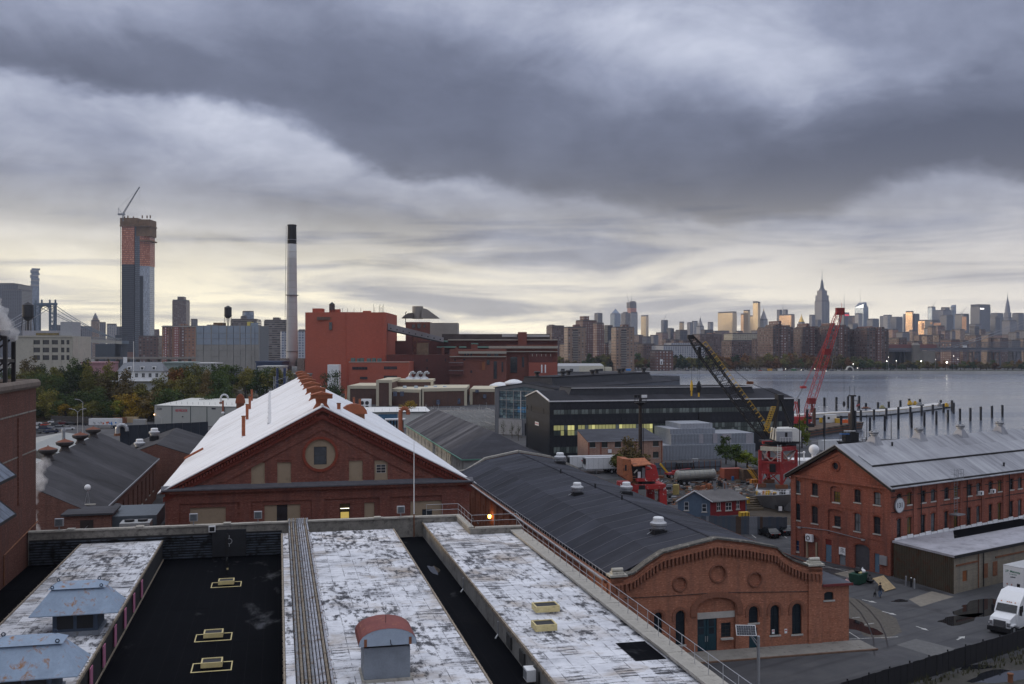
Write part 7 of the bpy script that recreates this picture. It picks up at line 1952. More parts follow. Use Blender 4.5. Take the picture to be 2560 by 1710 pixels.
for i,(px,py)in enumerate(((2060,1016),(2105,1011))):
 q=G(px,py+12,.1);t=TG('white_cage','white mesh cage on the pier, '+('left' if i==0 else 'right')+' of the pair','cage',q,0,'white cages on the pier');k=MB()
 for j in range(9):k.rod((-1.9+j*.47,0,0),(-1.9+j*.47,0,2.1),.05,n=4)
 for z in(0.05,.7,1.4,2.1):k.rod((-1.9,0,z),(1.9,0,z),.05,n=4)
 k.oo('mesh_front',mW,t);k2=MB();[k2 .rod((x,0,z),(x,2.2,z),.05,n=4)for x in(-1.9,1.9)for z in(.05,2.1)];tag(k2 .oo('mesh_sides',mW,t),kind='stuff')
def pile(label,px,py_top,py_bot,zb=WL,group='dark steel pilings',w=None):
 b=G(px,py_bot,zb);zt=HC-(py_top-HOR)/FPX*b.y;r=(w or 5.8)/2/FPX*b.y
 t=TG('piling',label,'piling',b,0,group);XR((0,0,-1.5),(0,0,zt-zb),r,n=12).oo('shaft',PL('pile_steel',(.012,.016,.024),.5,.2,var=.4),t);XR((0,0,zt-zb),(0,0,zt-zb+.08),r*1.02,n=12).oo('cap',mB,t)
free=[(2400,1022,1052),(2426,1020,1053),(2452,1017,1051),(2480,1015,1045),(2506,1013,1042)]
words_=('first','second','third','fourth','fifth','sixth','seventh','eighth','ninth','tenth','eleventh','twelfth','thirteenth','fourteenth','fifteenth','sixteenth')
for i,(x,a,b)in enumerate(free):pile('dark piling standing alone right of the pier tip, %s from the pier'%words_[i],x,a,b)
front=[(2018,1024,1095),(2061,1040,1092),(2103,1040,1080),(2175,1044,1082),(2212,1040,1077),(2246,1018,1073),(2279,1032,1070),(2311,1031,1066),(2341,1028,1062),(2370,1025,1057)]
for i,(x,a,b)in enumerate(front):pile('dark piling in the near row before the pier, %s from the left'%words_[i],x,a,b)
mids=[(2152,1026,1052),(2185,1024,1050),(2216,1021,1048),(2276,1017,1044),(2304,1014,1040),(2332,1012,1036),(2359,1009,1032),(2384,1007,1034),(2380,1001,1028)]
for i,(x,a,b)in enumerate(mids):pile('dark piling along the near edge of the pier deck, %s from the left'%words_[i],x,a,b)
backs=[(1997,998,1030),(2030,1003,1032),(2061,994,1024),(2091,993,1026),(2120,991,1020),(2148,990,1022),(2165,1008,1022),(2195,1006,1020),(2222,1004,1018),(2251,1001,1016),(2273,997,1013),(2300,998,1012),(2352,1000,1015)]
for i,(x,a,b)in enumerate(backs):pile('dark piling behind the pier deck, %s from the left'%words_[i],x,a,b)
b0,b1=G(2020,1095,WL),G(2155,1072,WL)
t=TG('crane_barge','weathered deck barge loaded with gear moored by the black shed','barge',b0,0)
d=b1-b0;w=VV((-d.y,d.x,0)).normalized()*16
h1=VV((0,0,2.6));st_=-d.normalized()*14
k=MB();A=[st_,d,d+w,st_+w];k.add(A+[v+h1 for v in A[:1]]+[A[1]+h1+d.normalized()*2,A[2]+h1+d.normalized()*2,A[3]+h1],[(0,1,5,4),(1,2,6,5),(2,3,7,6),(3,0,4,7),(4,5,6,7)]);FN(k.oo('hull',PL('barge_black',(.045,.042,.04),.7,var=.4,stain=(.12,.09,.07)),t))
for i in range(9):
 A_=d*(i/9)+h1+w*.05;B_=d*((i+.95)/9)+h1+w*.95;o=XB(A_.x,B_.x-w.x*.9,A_.y,A_.y+13,h1 .z,h1 .z+.1).oo('deck_plank',PL('barge_deck',(.12,.085,.06),.9,var=.5),t)
for lo,hi in((0,.5),(1.0,1.5)):k=MB();k.loft([st_+VV((0,-.15,lo+.6)),st_+VV((0,.15,lo+.6)),st_+VV((0,.15,lo+.9)),st_+VV((0,-.15,lo+.9))],[d+VV((0,-.15,lo+.6)),d+VV((0,.15,lo+.6)),d+VV((0,.15,lo+.9)),d+VV((0,-.15,lo+.9))]);k.oo('rubbing_strake',mR,t)
for px,py,m,w_,h_,lab in((2076,1052,mW,4.2,3.0,'white site cabin on the barge'),(2110,1053,PL('buoy_orange',(.75,.14,.03),.5),3.0,1.1,'bright orange float tank on the barge'),(2093,1053,mY,1.4,1.6,'yellow tank beside the cabin on the barge'),(2052,1052,mY,.8,1.6,'thin yellow bin left of the cabin on the barge'),(2035,1060,PL('spud_brown',(.12,.06,.04),.8),.8,6.5,'brown spud post standing on the barge'),(2026,1053,mW,2.6,1.8,'white truck on the barge by the red crane'),(2125,1058,PL('spud_brown',(.12,.06,.04),.8),.8,4.2,'second brown spud post near the barge end'),(2120,1052,PL('gear_green',(.03,.16,.10),.6),1.6,1.2,'green locker behind the orange float')):
 q=G(px,py+4,WL+2.7);t=TG('barge_gear',lab,'equipment',q,0,'gear on the crane barge');XB(-w_/2,w_/2,-.9,.9,0,h_).oo('body',m,t);XB(-w_/2-.06,w_/2+.06,-.96,.96,h_,h_+.1).oo('lid',m,t)
 if 'cabin' in lab and 'white' in lab:XB(-1.4,-.5,-.94,-.9,1.3,2.2).oo('window',mB,t)
Yk=356.0;base=G(2003,1066,WL+2.7);xk=base.x;Yk=base.y
t=TG('crawler_crane','red lattice boom crawler crane on the barge, boom reaching high over the far shore','crane',base,0);s_=Yk/FPX
zz_=lambda py:HC-(py-HOR)*s_-base.z;xx_=lambda px:(px-1280)*s_-xk
mJ=PL('crane_red',(.42,.035,.035),.55,.1,var=.2)
for y in(-2.4,2.4):o=XB(-4,4,y-.6,y+.6,0,1.2).oo('crawler_track',mK,t)
XB(-3.5,3,-1.6,1.6,1.2,3.6).oo('upper_works',mJ,t);XB(-4.6,-3.5,-1.8,1.8,1.4,3.0).oo('counterweight',mJ,t);XB(1.6,3.4,-2.0,-.8,1.8,4.0).oo('cab',mJ,t);XB(1.7,3.3,-2.04,-2.0,2.8,3.8).oo('cab_window',mB,t)
f=VV((xx_(2014),0,zz_(1048)));tip=VV((xx_(2099),0,zz_(775)))
k=MB();k.lattice(f,f.lerp(tip,.1),(.4,1.3),(.4,1.2),3,.14,.07);k.lattice(f.lerp(tip,.1),f.lerp(tip,.9),(1.3,1.3),(1.2,1.2),20,.13,.06);k.lattice(f.lerp(tip,.9),tip,(1.3,.9),(1.2,.8),4,.13,.07);k.oo('boom',mJ,t)
XB(tip.x-1.3,tip.x+1.6,-1,1,tip.z-1.8,tip.z+.8).oo('boom_head',PL('dark_red',(.20,.02,.02),.6),t);XR((tip.x+.8,0,tip.z+.8),(tip.x+.8,0,tip.z+2.6),.08,n=4).oo('aerial',mJ,t)
for fr_ in(.17,.62):q=f.lerp(tip,fr_);XB(q.x-1.2,q.x+1.2,-1.5,1.5,q.z-1.2,q.z+1.0).oo('boom_joint',PL('dark_red',(.20,.02,.02),.6),t)
g0=VV((xx_(1990),0,zz_(1003)))
for y in(-1.2,1.2):
 XA((-1,y,3.4),g0+VV((0,y,0)),.3).oo('gantry_leg',mJ,t);XA((-4,y,3.0),g0+VV((0,y,0)),.25).oo('gantry_leg',mJ,t)
br=VV((xx_(2008),0,zz_(968)))
for y in(-.6,.6):XR(g0+VV((0,y,0)),br+VV((0,y,0)),.12,n=4).oo('stay_rope',mS,t);XR(br+VV((0,y,0)),f.lerp(tip,.97)+VV((0,y,0)),.07,n=4).oo('pendant',mJ,t)
XB(br.x-1.0,br.x+1.0,-.8,.8,br.z-.4,br.z+.4).oo('bridle',mJ,t)
hk=VV((xx_(2110),0,zz_(1008)));XR((hk.x,0,tip.z-1),hk,.05,n=4).oo('hoist_rope',mK,t);XL([(.1,-1.5),(.55,-.6),(.5,.4),(.1,.8)],8,tuple(hk)).oo('hook_block',mK,t)
XR(tip+VV((0,0,-1)),VV((xx_(2062),0,zz_(1035))),.06,n=4).oo('tag_line',mS,t)
# trees
uu=PL('bark',(.06,.045,.035),.95,var=.4)
def m_leaf(name,c,c2):
 m,g,b=new_mat(name)
 n=g.noise(ocoord(g),.35,3,.6);rr_=objrand(g);n2=g.noise(ocoord(g),2.5,2,.5)
 f=g.m('+',g.m('+',g.m('*',n,.5),g.m('*',n2,.3)),g.m('*',rr_,.25))
 g.put(b.inputs['Base Color'],g.ramp(f,[(.3,tuple(k*.45 for k in c)),(.5,c),(.75,c2)]));b.inputs['Roughness'].default_value=.85;b.inputs['Specular IOR Level'].default_value=.15
 return m
LEAF={'green':m_leaf('leaf_green',(0.055,0.086,0.026),(0.111,0.143,0.036)),'olive':m_leaf('leaf_olive',(0.114,0.114,0.029),(0.221,0.189,0.039)),'yellow':m_leaf('leaf_yellow',(0.247,0.163,0.018),(0.390,0.247,0.026)),'rust':m_leaf('leaf_rust',(0.156,0.075,0.029),(0.260,0.124,0.039)),'brown':m_leaf('leaf_brown',(0.117,0.091,0.039),(0.195,0.137,0.052)),'dark':m_leaf('leaf_dark',(0.036,0.055,0.023),(0.072,0.096,0.034)),'bright':m_leaf('leaf_bright',(0.130,0.169,0.019),(0.260,0.247,0.026))}
TREEM={}
def tree_mesh(kind,v,leaves,size,bare=0.0):
 """unit-ish tree 10 m tall: returns (trunk mesh, crown mesh); crown made of leaf clumps set around limb ends"""
 key=(kind,v,leaves)
 if key in TREEM:return TREEM[key]
 rr=random.Random(hash_(kind,v));tk=MB();cl=[]
 tk.rod((0,0,-.5),(0,0,3.2),.32,.22,7)
 nb=9
 for i in range(nb):
  a=2*pi*i/nb+rr.uniform(-.4,.4);z0=rr.uniform(1.5,4.2);L=rr.uniform(1.8,3.6);e=rr.uniform(-.1,1.2)
  p0=VV((0,0,z0));p1=p0+VV((cos(a)*cos(e),sin(a)*cos(e),sin(e)))*L;tk.rod(p0,p1,.12,.06,5)
  cl.append((p1,rr.uniform(1.0,1.9)))
  for j in range(2):
   q=p1+VV((rr.uniform(-1,1),rr.uniform(-1,1),rr.uniform(.1,1.2)))*1.3;tk.rod(p1,q,.05,.025,4);cl.append((q,rr.uniform(.8,1.5)))
 tk.rod((0,0,3.2),(.2,.1,7.8),.2,.07,6)
 for i in range(6):cl.append((VV((rr.uniform(-1.2,1.2),rr.uniform(-1.2,1.2),rr.uniform(5.8,8.6))),rr.uniform(.9,1.6)))
 fo=MB();per=max(1,leaves//len(cl))
 for c,r in cl:
  for k in range(per):
   d=VV((rr.gauss(0,1),rr.gauss(0,1),rr.gauss(0,.8)));d.normalize();p=c+d*r*(rr.random()**.45)
   s=size*rr.uniform(.6,1.3);u=VV((rr.gauss(0,1),rr.gauss(0,1),rr.gauss(0,.6))).normalized();w=u.cross(VV((rr.gauss(0,1),rr.gauss(0,1),rr.gauss(0,1)))).normalized()
   fo.add([p-u*s*.5,p+w*s*.42,p+u*s*.5,p-w*s*.42],[(0,1,2,3)])
 t_=tk.oo('trunk',uu);f_=fo.oo('crown',LEAF[kind])
 TREEM[key]=(t_.data,f_.data);bpy.data.objects.remove(t_);bpy.data.objects.remove(f_)
 return TREEM[key]
def hash_(k,v):return sum(ord(ch)*(i+3)for i,ch in enumerate(k))*31+v*7919
def tree(label,loc,h,w,kind,v=0,leaves=900,size=.42,group=None,name='tree',cat='tree'):
 a,b=tree_mesh(kind,v,leaves,size)
 t=TG(name,label,cat,loc,R.uniform(0,6.28),group);t.scale=(w/7.2,w/7.2,h/9.4)
 link('trunk',a,t);link('crown',b,t)
 return t
def hill_z(px,d):return 9.0*max(0,min(1,(d-405)/60))
mb=MB();nx_,ny_=26,8;rows=[]
for j in range(ny_):
 Y_=400+j*16;row=[]
 for i in range(nx_):
  px=-250+i*42;x=(px-1280)/FPX*Y_;edge=min(1,(nx_-1-i)/5)
  row.append(len(mb.v));mb.v.append((x,Y_,-.2+(9.0*min(1,j/4.0)*edge if j else 0)))
 rows.append(row)
for j in range(ny_-1):
 for i in range(nx_-1):mb.f.append([rows[j][i],rows[j][i+1],rows[j+1][i+1],rows[j+1][i]]);mb.mi.append(0)
tag(mb.oo('wooded_hill',PL('leaf_litter',(.05,.042,.025),.95,var=.4,scale=.2)),kind='structure')
rr=random.Random(21)
spots=[]
for j in range(4):
 Y_=462-j*18
 for i in range(17):
  px=28+i*40+rr.uniform(-12,12)+(j%2)*20
  if px>690 or(j>=2 and px>560):continue
  spots.append((px,Y_+rr.uniform(-5,5),j))
cols=['green','olive','dark','olive','olive','green','dark','brown']
names={'green':'deep green','olive':'olive green','dark':'dark green','brown':'brownish','rust':'rust tinted','yellow':'golden yellow','bright':'yellow green'}
rowname=['the ridge','the second rank','the third rank','the lowest rank'];cnt={}
for n_,(px,Y_,j)in enumerate(spots):
 kind=cols[int(rr.random()*8)]
 if 255<px<345 and j==3:kind='yellow'
 if 340<px<460 and j==1:kind='rust' if rr.random()<.3 else 'olive'
 if px>470 and j<2:kind='green' if rr.random()<.6 else 'olive'
 zb=hill_z(px,Y_);top={0:902,1:912,2:935,3:968}[j]+rr.uniform(-14,16)
 if 300<px<420 and j<2:top=975 if j==1 else 962
 h=HC-(top-HOR)/FPX*Y_-zb;h=max(5,h)
 k_=(kind,j);cnt[k_]=cnt.get(k_,0)+1
 tree('%s tree on %s of the wooded rise, %s such from the left'%(names[kind],rowname[j],words_[min(15,cnt[k_]-1)]),((px-1280)/FPX*Y_,Y_,zb-.3),h,rr.uniform(9.5,13.5),kind,rr.randrange(4),2600,.40,'trees on the wooded rise')
for i,(px,py,h,w,k_,lab)in enumerate(((812,1000,22,12,'dark','dark bushy tree before the red power house, left one'),(838,1003,24,13,'green','tall feathery tree before the red power house'),(760,1000,12,9,'dark','dark small tree by the rust red ridge vents'),(860,1005,9,8,'bright','yellowing shrub left of the round window cabinet'),(970,1025,9,7,'dark','small dark tree before the brown pavilion wall'),(1022,1035,15,10,'yellow','bright yellow autumn tree before the brown pavilion wall'),(942,1035,6,5,'bright','little yellow green shrub beside the small dark tree'))):
 p=G(px,py+25);tree(lab,p,h*p.y/560,w*p.y/560,k_,i%3,1300,.4)
for i,(px,py,h,w,k_,lab)in enumerate(((1575,1185,8.8,7.5,'brown','half bare brown tree behind the derelict crane'),(1548,1190,6,6,'olive','thin olive tree beside the white trailers'),(1815,1160,7.5,5,'green','leafy green tree before the grey corrugated wall, left one'),(1840,1168,6.0,6,'green','leafy green bush before the grey corrugated wall, middle one'),(1868,1170,4.5,6,'bright','yellow green bush beside the red portal'),(2005,1120,9.5,5,'bright','yellow green tree behind the cream crane house'),(1028,1062,5,4,'dark','small dark conifer beside the green guttered shed'))):
 p=G(px,py);tree(lab,p,h,w,k_,i%3,1600,.55)
for i,(px,lab)in enumerate(((1258,'first'),(1280,'second'),(1296,'third'))):
 p=G(px,1090+i*6);tree('narrow dark evergreen by the glass fronted shed, %s of three'%lab,p,6,2.2,'dark',1,500,.3,'evergreens by the glass shed')
rr=random.Random(77);sc_={}
for i in range(15):
 px=70+i*33+rr.uniform(-8,8);kd=rr.choice(('green','olive','dark','yellow','olive','bright'));sc_[kd]=sc_.get(kd,0)+1
 if 370<px:continue
 tree('%s low bush at the foot of the wooded rise, number %s of that colour'%(names[kd],words_[sc_[kd]-1]),((px-1280)/FPX*402,402+rr.uniform(-3,3),-.3),rr.uniform(7,11),rr.uniform(8,11),kd,rr.randrange(4),2600,.40,'bushes at the foot of the rise','bush','bush')
hp=P(352,965,440);t=TG('hill_house','white two storey house with grey dormered roof among the trees','house',(hp.x,440,7),RD(6))
zt_=P(0,928,440).z-7;ze=zt_;ok=PL('house_slate',(.19,.20,.22),.8,var=.2);w_=9.5
pl=Plane((-w_,0,0),(1,0,0));wn=[rect(1.2+i*2.9,2.5+i*2.9,ze-2.6,ze-.9)for i in range(6)]
k=MB();PN(k,pl,rect(0,2*w_,0,ze),wn,.2);k.quad((-w_,9,0),(-w_,0,0),(-w_,0,ze),(-w_,9,ze));k.quad((w_,0,0),(w_,9,0),(w_,9,ze),(w_,0,ze));k.oo('wall',mW,t)
for w in wn:WN(t,pl,w,.1,rows=2,cols=2,sash=mW)
k=MB();rz_=ze+4.0;k.add([(-w_-.5,-.6,ze),(w_+.5,-.6,ze),(w_+.5,9.6,ze),(-w_-.5,9.6,ze),(-w_+1.5,4.5,rz_),(w_-1.5,4.5,rz_)],[(0,1,5,4),(2,3,4,5),(1,2,5),(3,0,4)]);k.oo('roof',ok,t)
for x in(-5,0.5,5.5):o=XB(x-.8,x+.8,0.2,3,ze+.5,ze+2.1).oo('dormer',mW,t);XB(x-.5,x+.5,.15,.2,ze+.8,ze+1.8).oo('dormer_window',mL,o)
XB(-8.6,-7.2,4,5.2,ze+1,rz_+2.2).oo('chimney',mW,t);XB(-w_-5,w_,-2.2,-.02,ze-4.4,ze-4.2).oo('porch_deck',mW,t)
fp=P(334,856,430);t=TG('flagstaff','tall thin white flagstaff before the house on the rise','flagpole',(fp.x,430,6),0);XR((0,0,0),(0,0,fp.z-6),.2,.1,6).oo('staff',mW,t);XL([(.1,fp.z-6),(.25,fp.z-5.8),(.05,fp.z-5.6)],8).oo('ball',mW,t)
# pale warehouse with fire door sign
S11=Site((P(387,0,385).x,385,0),RD(-14))
WH=TG('pale_warehouse','long pale metal warehouse with red fire door sign and number 500','building',S11 .loc,S11 .rot)
c11=crop(380,1000,19.57);p11=Plane((0,0,0),(1,0,0));ez=S11 .uv(*c11(140,260),p11)[1]
o5=PL('pale_grey_cladding',(.36,.37,.35),.6,.1,var=.1,scale=.2);mZ=PL('dark_green_trim',(.03,.05,.045),.6)
LWH=46;xs=[0]+[S11 .uv(*c11(x,700),p11)[0]for x in(978,1885)]+[22.5,30,38,LWH]
for i in range(len(xs)-1):
 XB(xs[i]+.12,xs[i+1]-.12,0,.2,0,ez-.2).oo('wall_panel',o5,WH)
 XB(xs[i+1]-.14,xs[i+1]+.14,-.06,.15,0,ez).oo('pilaster',mZ,WH)
XB(-.15,LWH,-.12,.1,ez-.22,ez).oo('fascia',mZ,WH);XB(-.2,LWH,.1,40,0,ez-.1).oo('body',o5,WH)
k=MB();k.add([(-.2,-.1,ez),(LWH,-.1,ez),(LWH,26,ez+1.6),(-.2,26,ez+1.6),(LWH,52,ez),(-.2,52,ez)],[(0,1,2,3),(3,2,4,5)]);k.oo('roof',PL('cream_metal_roof',(.62,.62,.58),.5,.1,var=.08,scale=.2),WH)
k=MB();[k.rod((2+i*2.4,4,ez+.2),(2+i*2.4,4,ez+1.3),.06,n=4)for i in range(18)];tag(k.oo('roof_stanchions',mS,WH),kind='stuff')
u,v=S11 .uv(*c11(370,490),p11);text('500',WH,p11,u,v,1.35,oq,.05);u,v=S11 .uv(*c11(235,470),p11);k=MB();slab(k,p11,rect(u-.12,u+.12,v,v+.35),.02,.05);k.oo('small_mark',oq,WH)
u,v=S11 .uv(*c11(1435,575),p11);text('H&D FIRE DOOR',WH,p11,u,v,1.25,PL('sign_red',(.45,.02,.05),.6),.05).scale=(.55,1.15,1)
u,v=S11 .uv(*c11(145,710),p11);k=MB();k.lathe([(.05,-.2),(.22,0),(.05,.2)],8,tuple(p11 .at(u-.1,v,.3)));k.oo('wall_lamp',emit('warm_lamp',(1,.6,.3),5),WH)
u,v=S11 .uv(*c11(1505,815),p11);k=MB();slab(k,p11,rect(u-.2,u+.2,v-.2,v+.2),0,.2);k.oo('vent',mB,WH)
k=MB();slab(k,p11,rect(24.5,26.2,ez-1.2,ez-.6),0,.06);k.oo('number_plate',oq,WH)
cars=[(93,1072,'white'),(112,1076,'navy'),(108,1083,'black'),(118,1066,'red'),(125,1072,'silver'),(140,1068,'black'),(135,1058,'white'),(150,1060,'grey'),(160,1062,'maroon'),(152,1075,'silver'),(170,1075,'white'),(128,1083,'navy'),(178,1063,'black'),(90,1084,'grey'),(88,1062,'white'),(143,1050,'silver'),(172,1052,'maroon')]
CC={'white':(.65,.66,.67),'navy':(.02,.03,.07),'black':(.012,.012,.013),'red':(.45,.05,.02),'silver':(.35,.36,.38),'grey':(.14,.145,.15),'maroon':(.16,.02,.025)}
cc={}
for i,(px,py,c)in enumerate(cars):
 cc[c]=cc.get(c,0)+1
 car('%s car in the left car park, %s %s one from its left side'%(c,words_[cc[c]-1],c),G(px,py),RD(195+12*(i%3)),CC[c],'cars in the left car park','suv' if i%4==1 else 'sedan',False)
for i,(px,py)in enumerate(((188,1062),(194,1063),(200,1062),(206,1063),(212,1063),(218,1064))):
 t=TG('motorcycle','dark parked motorcycle in the row beside the graffiti trailer, %s from the left'%words_[i],'motorcycle',G(px,py),RD(70),'motorcycles in the car park')
 for x in(-.7,.7):XR((x,-.06,.32),(x,.06,.32),.32,n=10).oo('wheel',ux,t)
 XB(-.5,.5,-.16,.16,.4,.85).oo('body',mB,t);XB(-.55,.1,-.14,.14,.8,.95).oo('seat',mB,t);XA((.5,-.35,1.05),(.5,.35,1.05),.05).oo('handlebar',nq,t)
tt=TR('white trailer sprayed with orange and blue graffiti beside the car park',G(226,1070),RD(-4),11.6,None,'far',2.4)
plg=Plane((0,-1.30,1.2),(1,0,0));rr=random.Random(6)
for i in range(26):
 u=rr.uniform(1.2,10.4);c=mG if u<4.6 else(PL('spray_orange',(.55,.13,.05),.6)if u<7.6 else PL('spray_blue',(.02,.18,.50),.6));k=MB();w=rr.uniform(.2,.5);v=rr.uniform(.1,.8);slab(k,plg,[(u,v),(u+w,v+rr.uniform(-.1,.2)),(u+w*.8,v+rr.uniform(.4,.8)),(u-w*.3,v+rr.uniform(.3,.7))],0,.012+i*.0006);k.oo('graffiti_stroke',c,tt)
def slat_fence(label,p0,p1,h,n_,m,post=True):
 d=p1-p0;t=TG('screen_fence',label,'fence',p0,atan2(d.y,d.x));L=VV((d.x,d.y,0)).length;me=None
 for i in range(n_):
  if me is None:o=XB(.03,L/n_-.03,-.04,.04,0,h).oo('panel',m,t);me=o.data
  else:o=link('panel',me,t)
  o.location=(i*L/n_,0,R.uniform(-.03,.03))
 for i in range(n_+1):XB(i*L/n_-.06,i*L/n_+.06,.04,.16,0,h+.1).oo('post',mS,t)
o0=PL('navy_screen',(.014,.017,.025),.7,var=.3)
slat_fence('dark navy screen fence behind the car park',G(127,1058),G(224,1062),3.0,12,o0);slat_fence('tall dark screen before the pale warehouse',P(300,1093,300).xyz*1.0 if False else VV((P(300,0,262).x,262,0)),VV((P(520,0,276).x,276,0)),HC-(1062-HOR)/FPX*265,10,PL('navy_cloth',(.022,.028,.040),.8,var=.3))
container('white shipping container at the back of the car park',98,1045,12,0,mW)
for i,(px,py,sx)in enumerate(((207,1000,-1),(194,1024,1),(404,1040,0))):
 Y_=(330,300,330)[i];b=P(px,py,Y_);t=TG('street_lamp',('tall curved arm street lamp by the wood','shorter street lamp over the car park','double arm lamp before the pale warehouse')[i],'lamp post',(b.x,Y_,0),0,'street lamps')
 XR((0,0,0),(0,0,b.z-.6),.12,.08,6).oo('post',mG,t)
 for s_ in((-1,1)if sx==0 or i==1 else(sx,)):
  XP([(0,0,b.z-.8),(s_*.9,0,b.z),(s_*(2.2 if sx else 1.3),0,b.z+.25)],.06,5).oo('arm',mG,t);XB(s_*(2.2 if sx else 1.3)-.4,s_*(2.2 if sx else 1.3)+.4,-.15,.15,b.z+.15,b.z+.35).oo('lamp_head',mG,t)
rr=random.Random(2)
for i,(px,py,m,lab)in enumerate(((330,1050,mw,'tall stack of pale timber behind the graffiti trailer'),(300,1052,mR,'stack of rusty pipes behind the graffiti trailer'),(350,1056,PL('grey_pipe_stack',(.35,.35,.34),.7),'stack of grey pipes before the timber'))):
 t=TG('material_stack',lab,'stack',G(px,py+6),0)
 for j in range(5):XB(-2.4,2.4,-.9,.9,j*.45,j*.45+.4).oo('bundle',m,t)
# roofs left of the white hall
S12=Site(GR(-60,200,0),TH)
def low_shed(label,a0,a1,b0,b1,ez,rz,mroof,mwall,name='low_shed',strips_=8,cat='building',par=True):
 t=TG(name,label,cat,GR((a0+a1)/2,b0,0),TH);hw=(a1-a0)/2;L=b1-b0
 k=MB();k.add([(-hw,0,0),(hw,0,0),(hw,0,ez),(0,0,rz-.1),(-hw,0,ez)],[(0,1,2,3,4)]);k.quad((hw,0,0),(hw,L,0),(hw,L,ez),(hw,0,ez));k.quad((-hw,L,0),(-hw,0,0),(-hw,0,ez),(-hw,L,ez));k.add([(-hw,L,0),(hw,L,0),(hw,L,ez),(0,L,rz-.1),(-hw,L,ez)],[(4,3,2,1,0)]);k.oo('wall',mwall,t)
 st=L/strips_
 for s_ in(-1,1):
  me=None
  for i in range(strips_):
   if me is None:o=XO([(0,0,rz),(s_*(hw+.3),0,ez),(s_*(hw+.3),0,ez-.15),(0,0,rz-.15)],[(0,st-.03,rz),(s_*(hw+.3),st-.03,ez),(s_*(hw+.3),st-.03,ez-.15),(0,st-.03,rz-.15)]).oo('roof_strip',mroof,t);me=o.data;FN(o)
   else:o=link('roof_strip',me,t)
   o.location=(0,i*st,R.uniform(0,.02))
 return t
ua=PL('pale_grey_roof',(.30,.31,.30),.8,var=.2,scale=.2,stain=(.5,.51,.52),stain_at=(.55,.7))
low_shed('pale grey low gabled roof left of the dark shed, nearer one',-66,-46,150,215,7.5,10.2,ua,mN)
low_shed('pale grey roof with a white ridge beyond the dark shed',-62,-40,222,262,7.2,9.2,ua,mN)
low_shed('dark mid roof with two silver fans beside the white hall',-33.5,-15,214,256,7.0,10.3,oy,oz)
for px,py,lab in((386,1096,'silver fan on the dark mid roof, on its ridge'),(349,1124,'silver fan on the dark mid roof, lower left slope')):
 p=P(px,py,218 if px==386 else 212);fan(lab,p,1.5)
goose('silver gooseneck duct behind the dark mushroom vents',G(293,1085,7.2),1.2,.5,2.4,mG,name='gooseneck_duct')
goose('white gooseneck duct on the pale warehouse roof',P(552,1006,372),1.6,.36,2.6,mW,name='gooseneck_duct')
t=TG('small_flue','small grey flue pipe on the pale roof','pipe',G(159,1100,8.8),0);XR((0,0,0),(0,0,2.0),.35,n=8).oo('pipe',mS,t);XR((0,0,2.0),(0,0,2.4),.55,.5,n=8).oo('cap',mS,t)
# hip roofed shed with green gutters
S13=Site(GR(38.7,210.7,0),TH);L13,W13,E13,R13=98,17.5,6.0,10.9
HS=TG('striped_hip_roof_shed','concrete shed with striped grey hip roof and green gutters','building',S13 .loc,S13 .rot)
ul=m_dark_shingle('striped_grey_felt',(.085,.085,.098));pw=Plane((0,L13,0),(0,-1,0))
sm_=[rect(3+i*3.0,3.7+i*3.0,3.6,4.7)for i in range(31)]
k=MB();PN(k,pw,rect(0,L13,0,E13),sm_,.2);k.quad((0,0,0),(W13,0,0),(W13,0,E13),(0,0,E13));k.quad((W13,0,0),(W13,L13,0),(W13,L13,E13),(W13,0,E13));k.oo('wall',PL('pale_concrete',(.30,.30,.28),.9,var=.2,scale=.5,stain=(.15,.15,.14)),HS)
for s_ in sm_:board(HS,pw,s_,.18,mL,'window')
hip=9.0;nst=30;st=(L13-hip)/nst;rr=random.Random(5)
mats_=[m_dark_shingle('striped_felt_%d'%i,tuple(c*.6 for c in cc_))for i,cc_ in enumerate(((.075,.075,.088),(.115,.115,.13),(.150,.15,.165)))]
for s_ in(0,1):
 for i in range(nst):
  x_=-.4 if s_==0 else W13+.4;y0=hip+i*st;m=mats_[rr.choice((0,1,1,2))]if i>3 else mats_[0]
  k=MB();k.loft([(W13/2,y0,R13),(x_,y0,E13),(x_,y0,E13-.12),(W13/2,y0,R13-.12)],[(W13/2,y0+st-.02,R13),(x_,y0+st-.02,E13),(x_,y0+st-.02,E13-.12),(W13/2,y0+st-.02,R13-.12)]);FN(k.oo('roof_strip',m,HS))
k=MB();k.add([(-.4,-.4,E13),(W13+.4,-.4,E13),(W13/2,hip,R13),(-.4,hip,E13),(W13+.4,hip,E13)],[(0,1,2),(0,2,3),(1,4,2)]);k.oo('hip_end',mats_[0],HS)
uz=PL('verdigris_gutter',(.11,.24,.19),.7,var=.2)
XB(-.62,-.4,-.5,L13,E13-.3,E13-.05).oo('gutter',uz,HS);XB(-.6,W13+.6,-.62,-.4,E13-.3,E13-.05).oo('gutter',uz,HS)
for i in range(14):XB(-.12,0,1+i*7,1.4+i*7,0,E13-.3).oo('pier',MATS['pale_concrete'],HS)
t=TG('link_lean_to','small grey lean-to roof with rusty gutter between white hall and striped shed','building',GR(25.5,178,0),TH);XB(0,9,0,22,0,4.6).oo('wall',MATS['pale_concrete'],t);XO([(-.3,-.3,4.6),(9.3,-.3,4.6),(9.3,-.3,4.8),(-.3,-.3,6.0)],[(-.3,22,4.6),(9.3,22,4.6),(9.3,22,4.8),(-.3,22,6.0)]).oo('roof',uj,t);XB(-.3,9.4,-.5,-.3,4.4,4.65).oo('gutter',mR,t)
t=TG('white_low_hall','long low white hall with a blue mural end behind the white gabled roof','building',(P(905,0,368).x,368,0),RD(9));zt_=HC-(1032-HOR)/FPX*368;w_=170/FPX*368
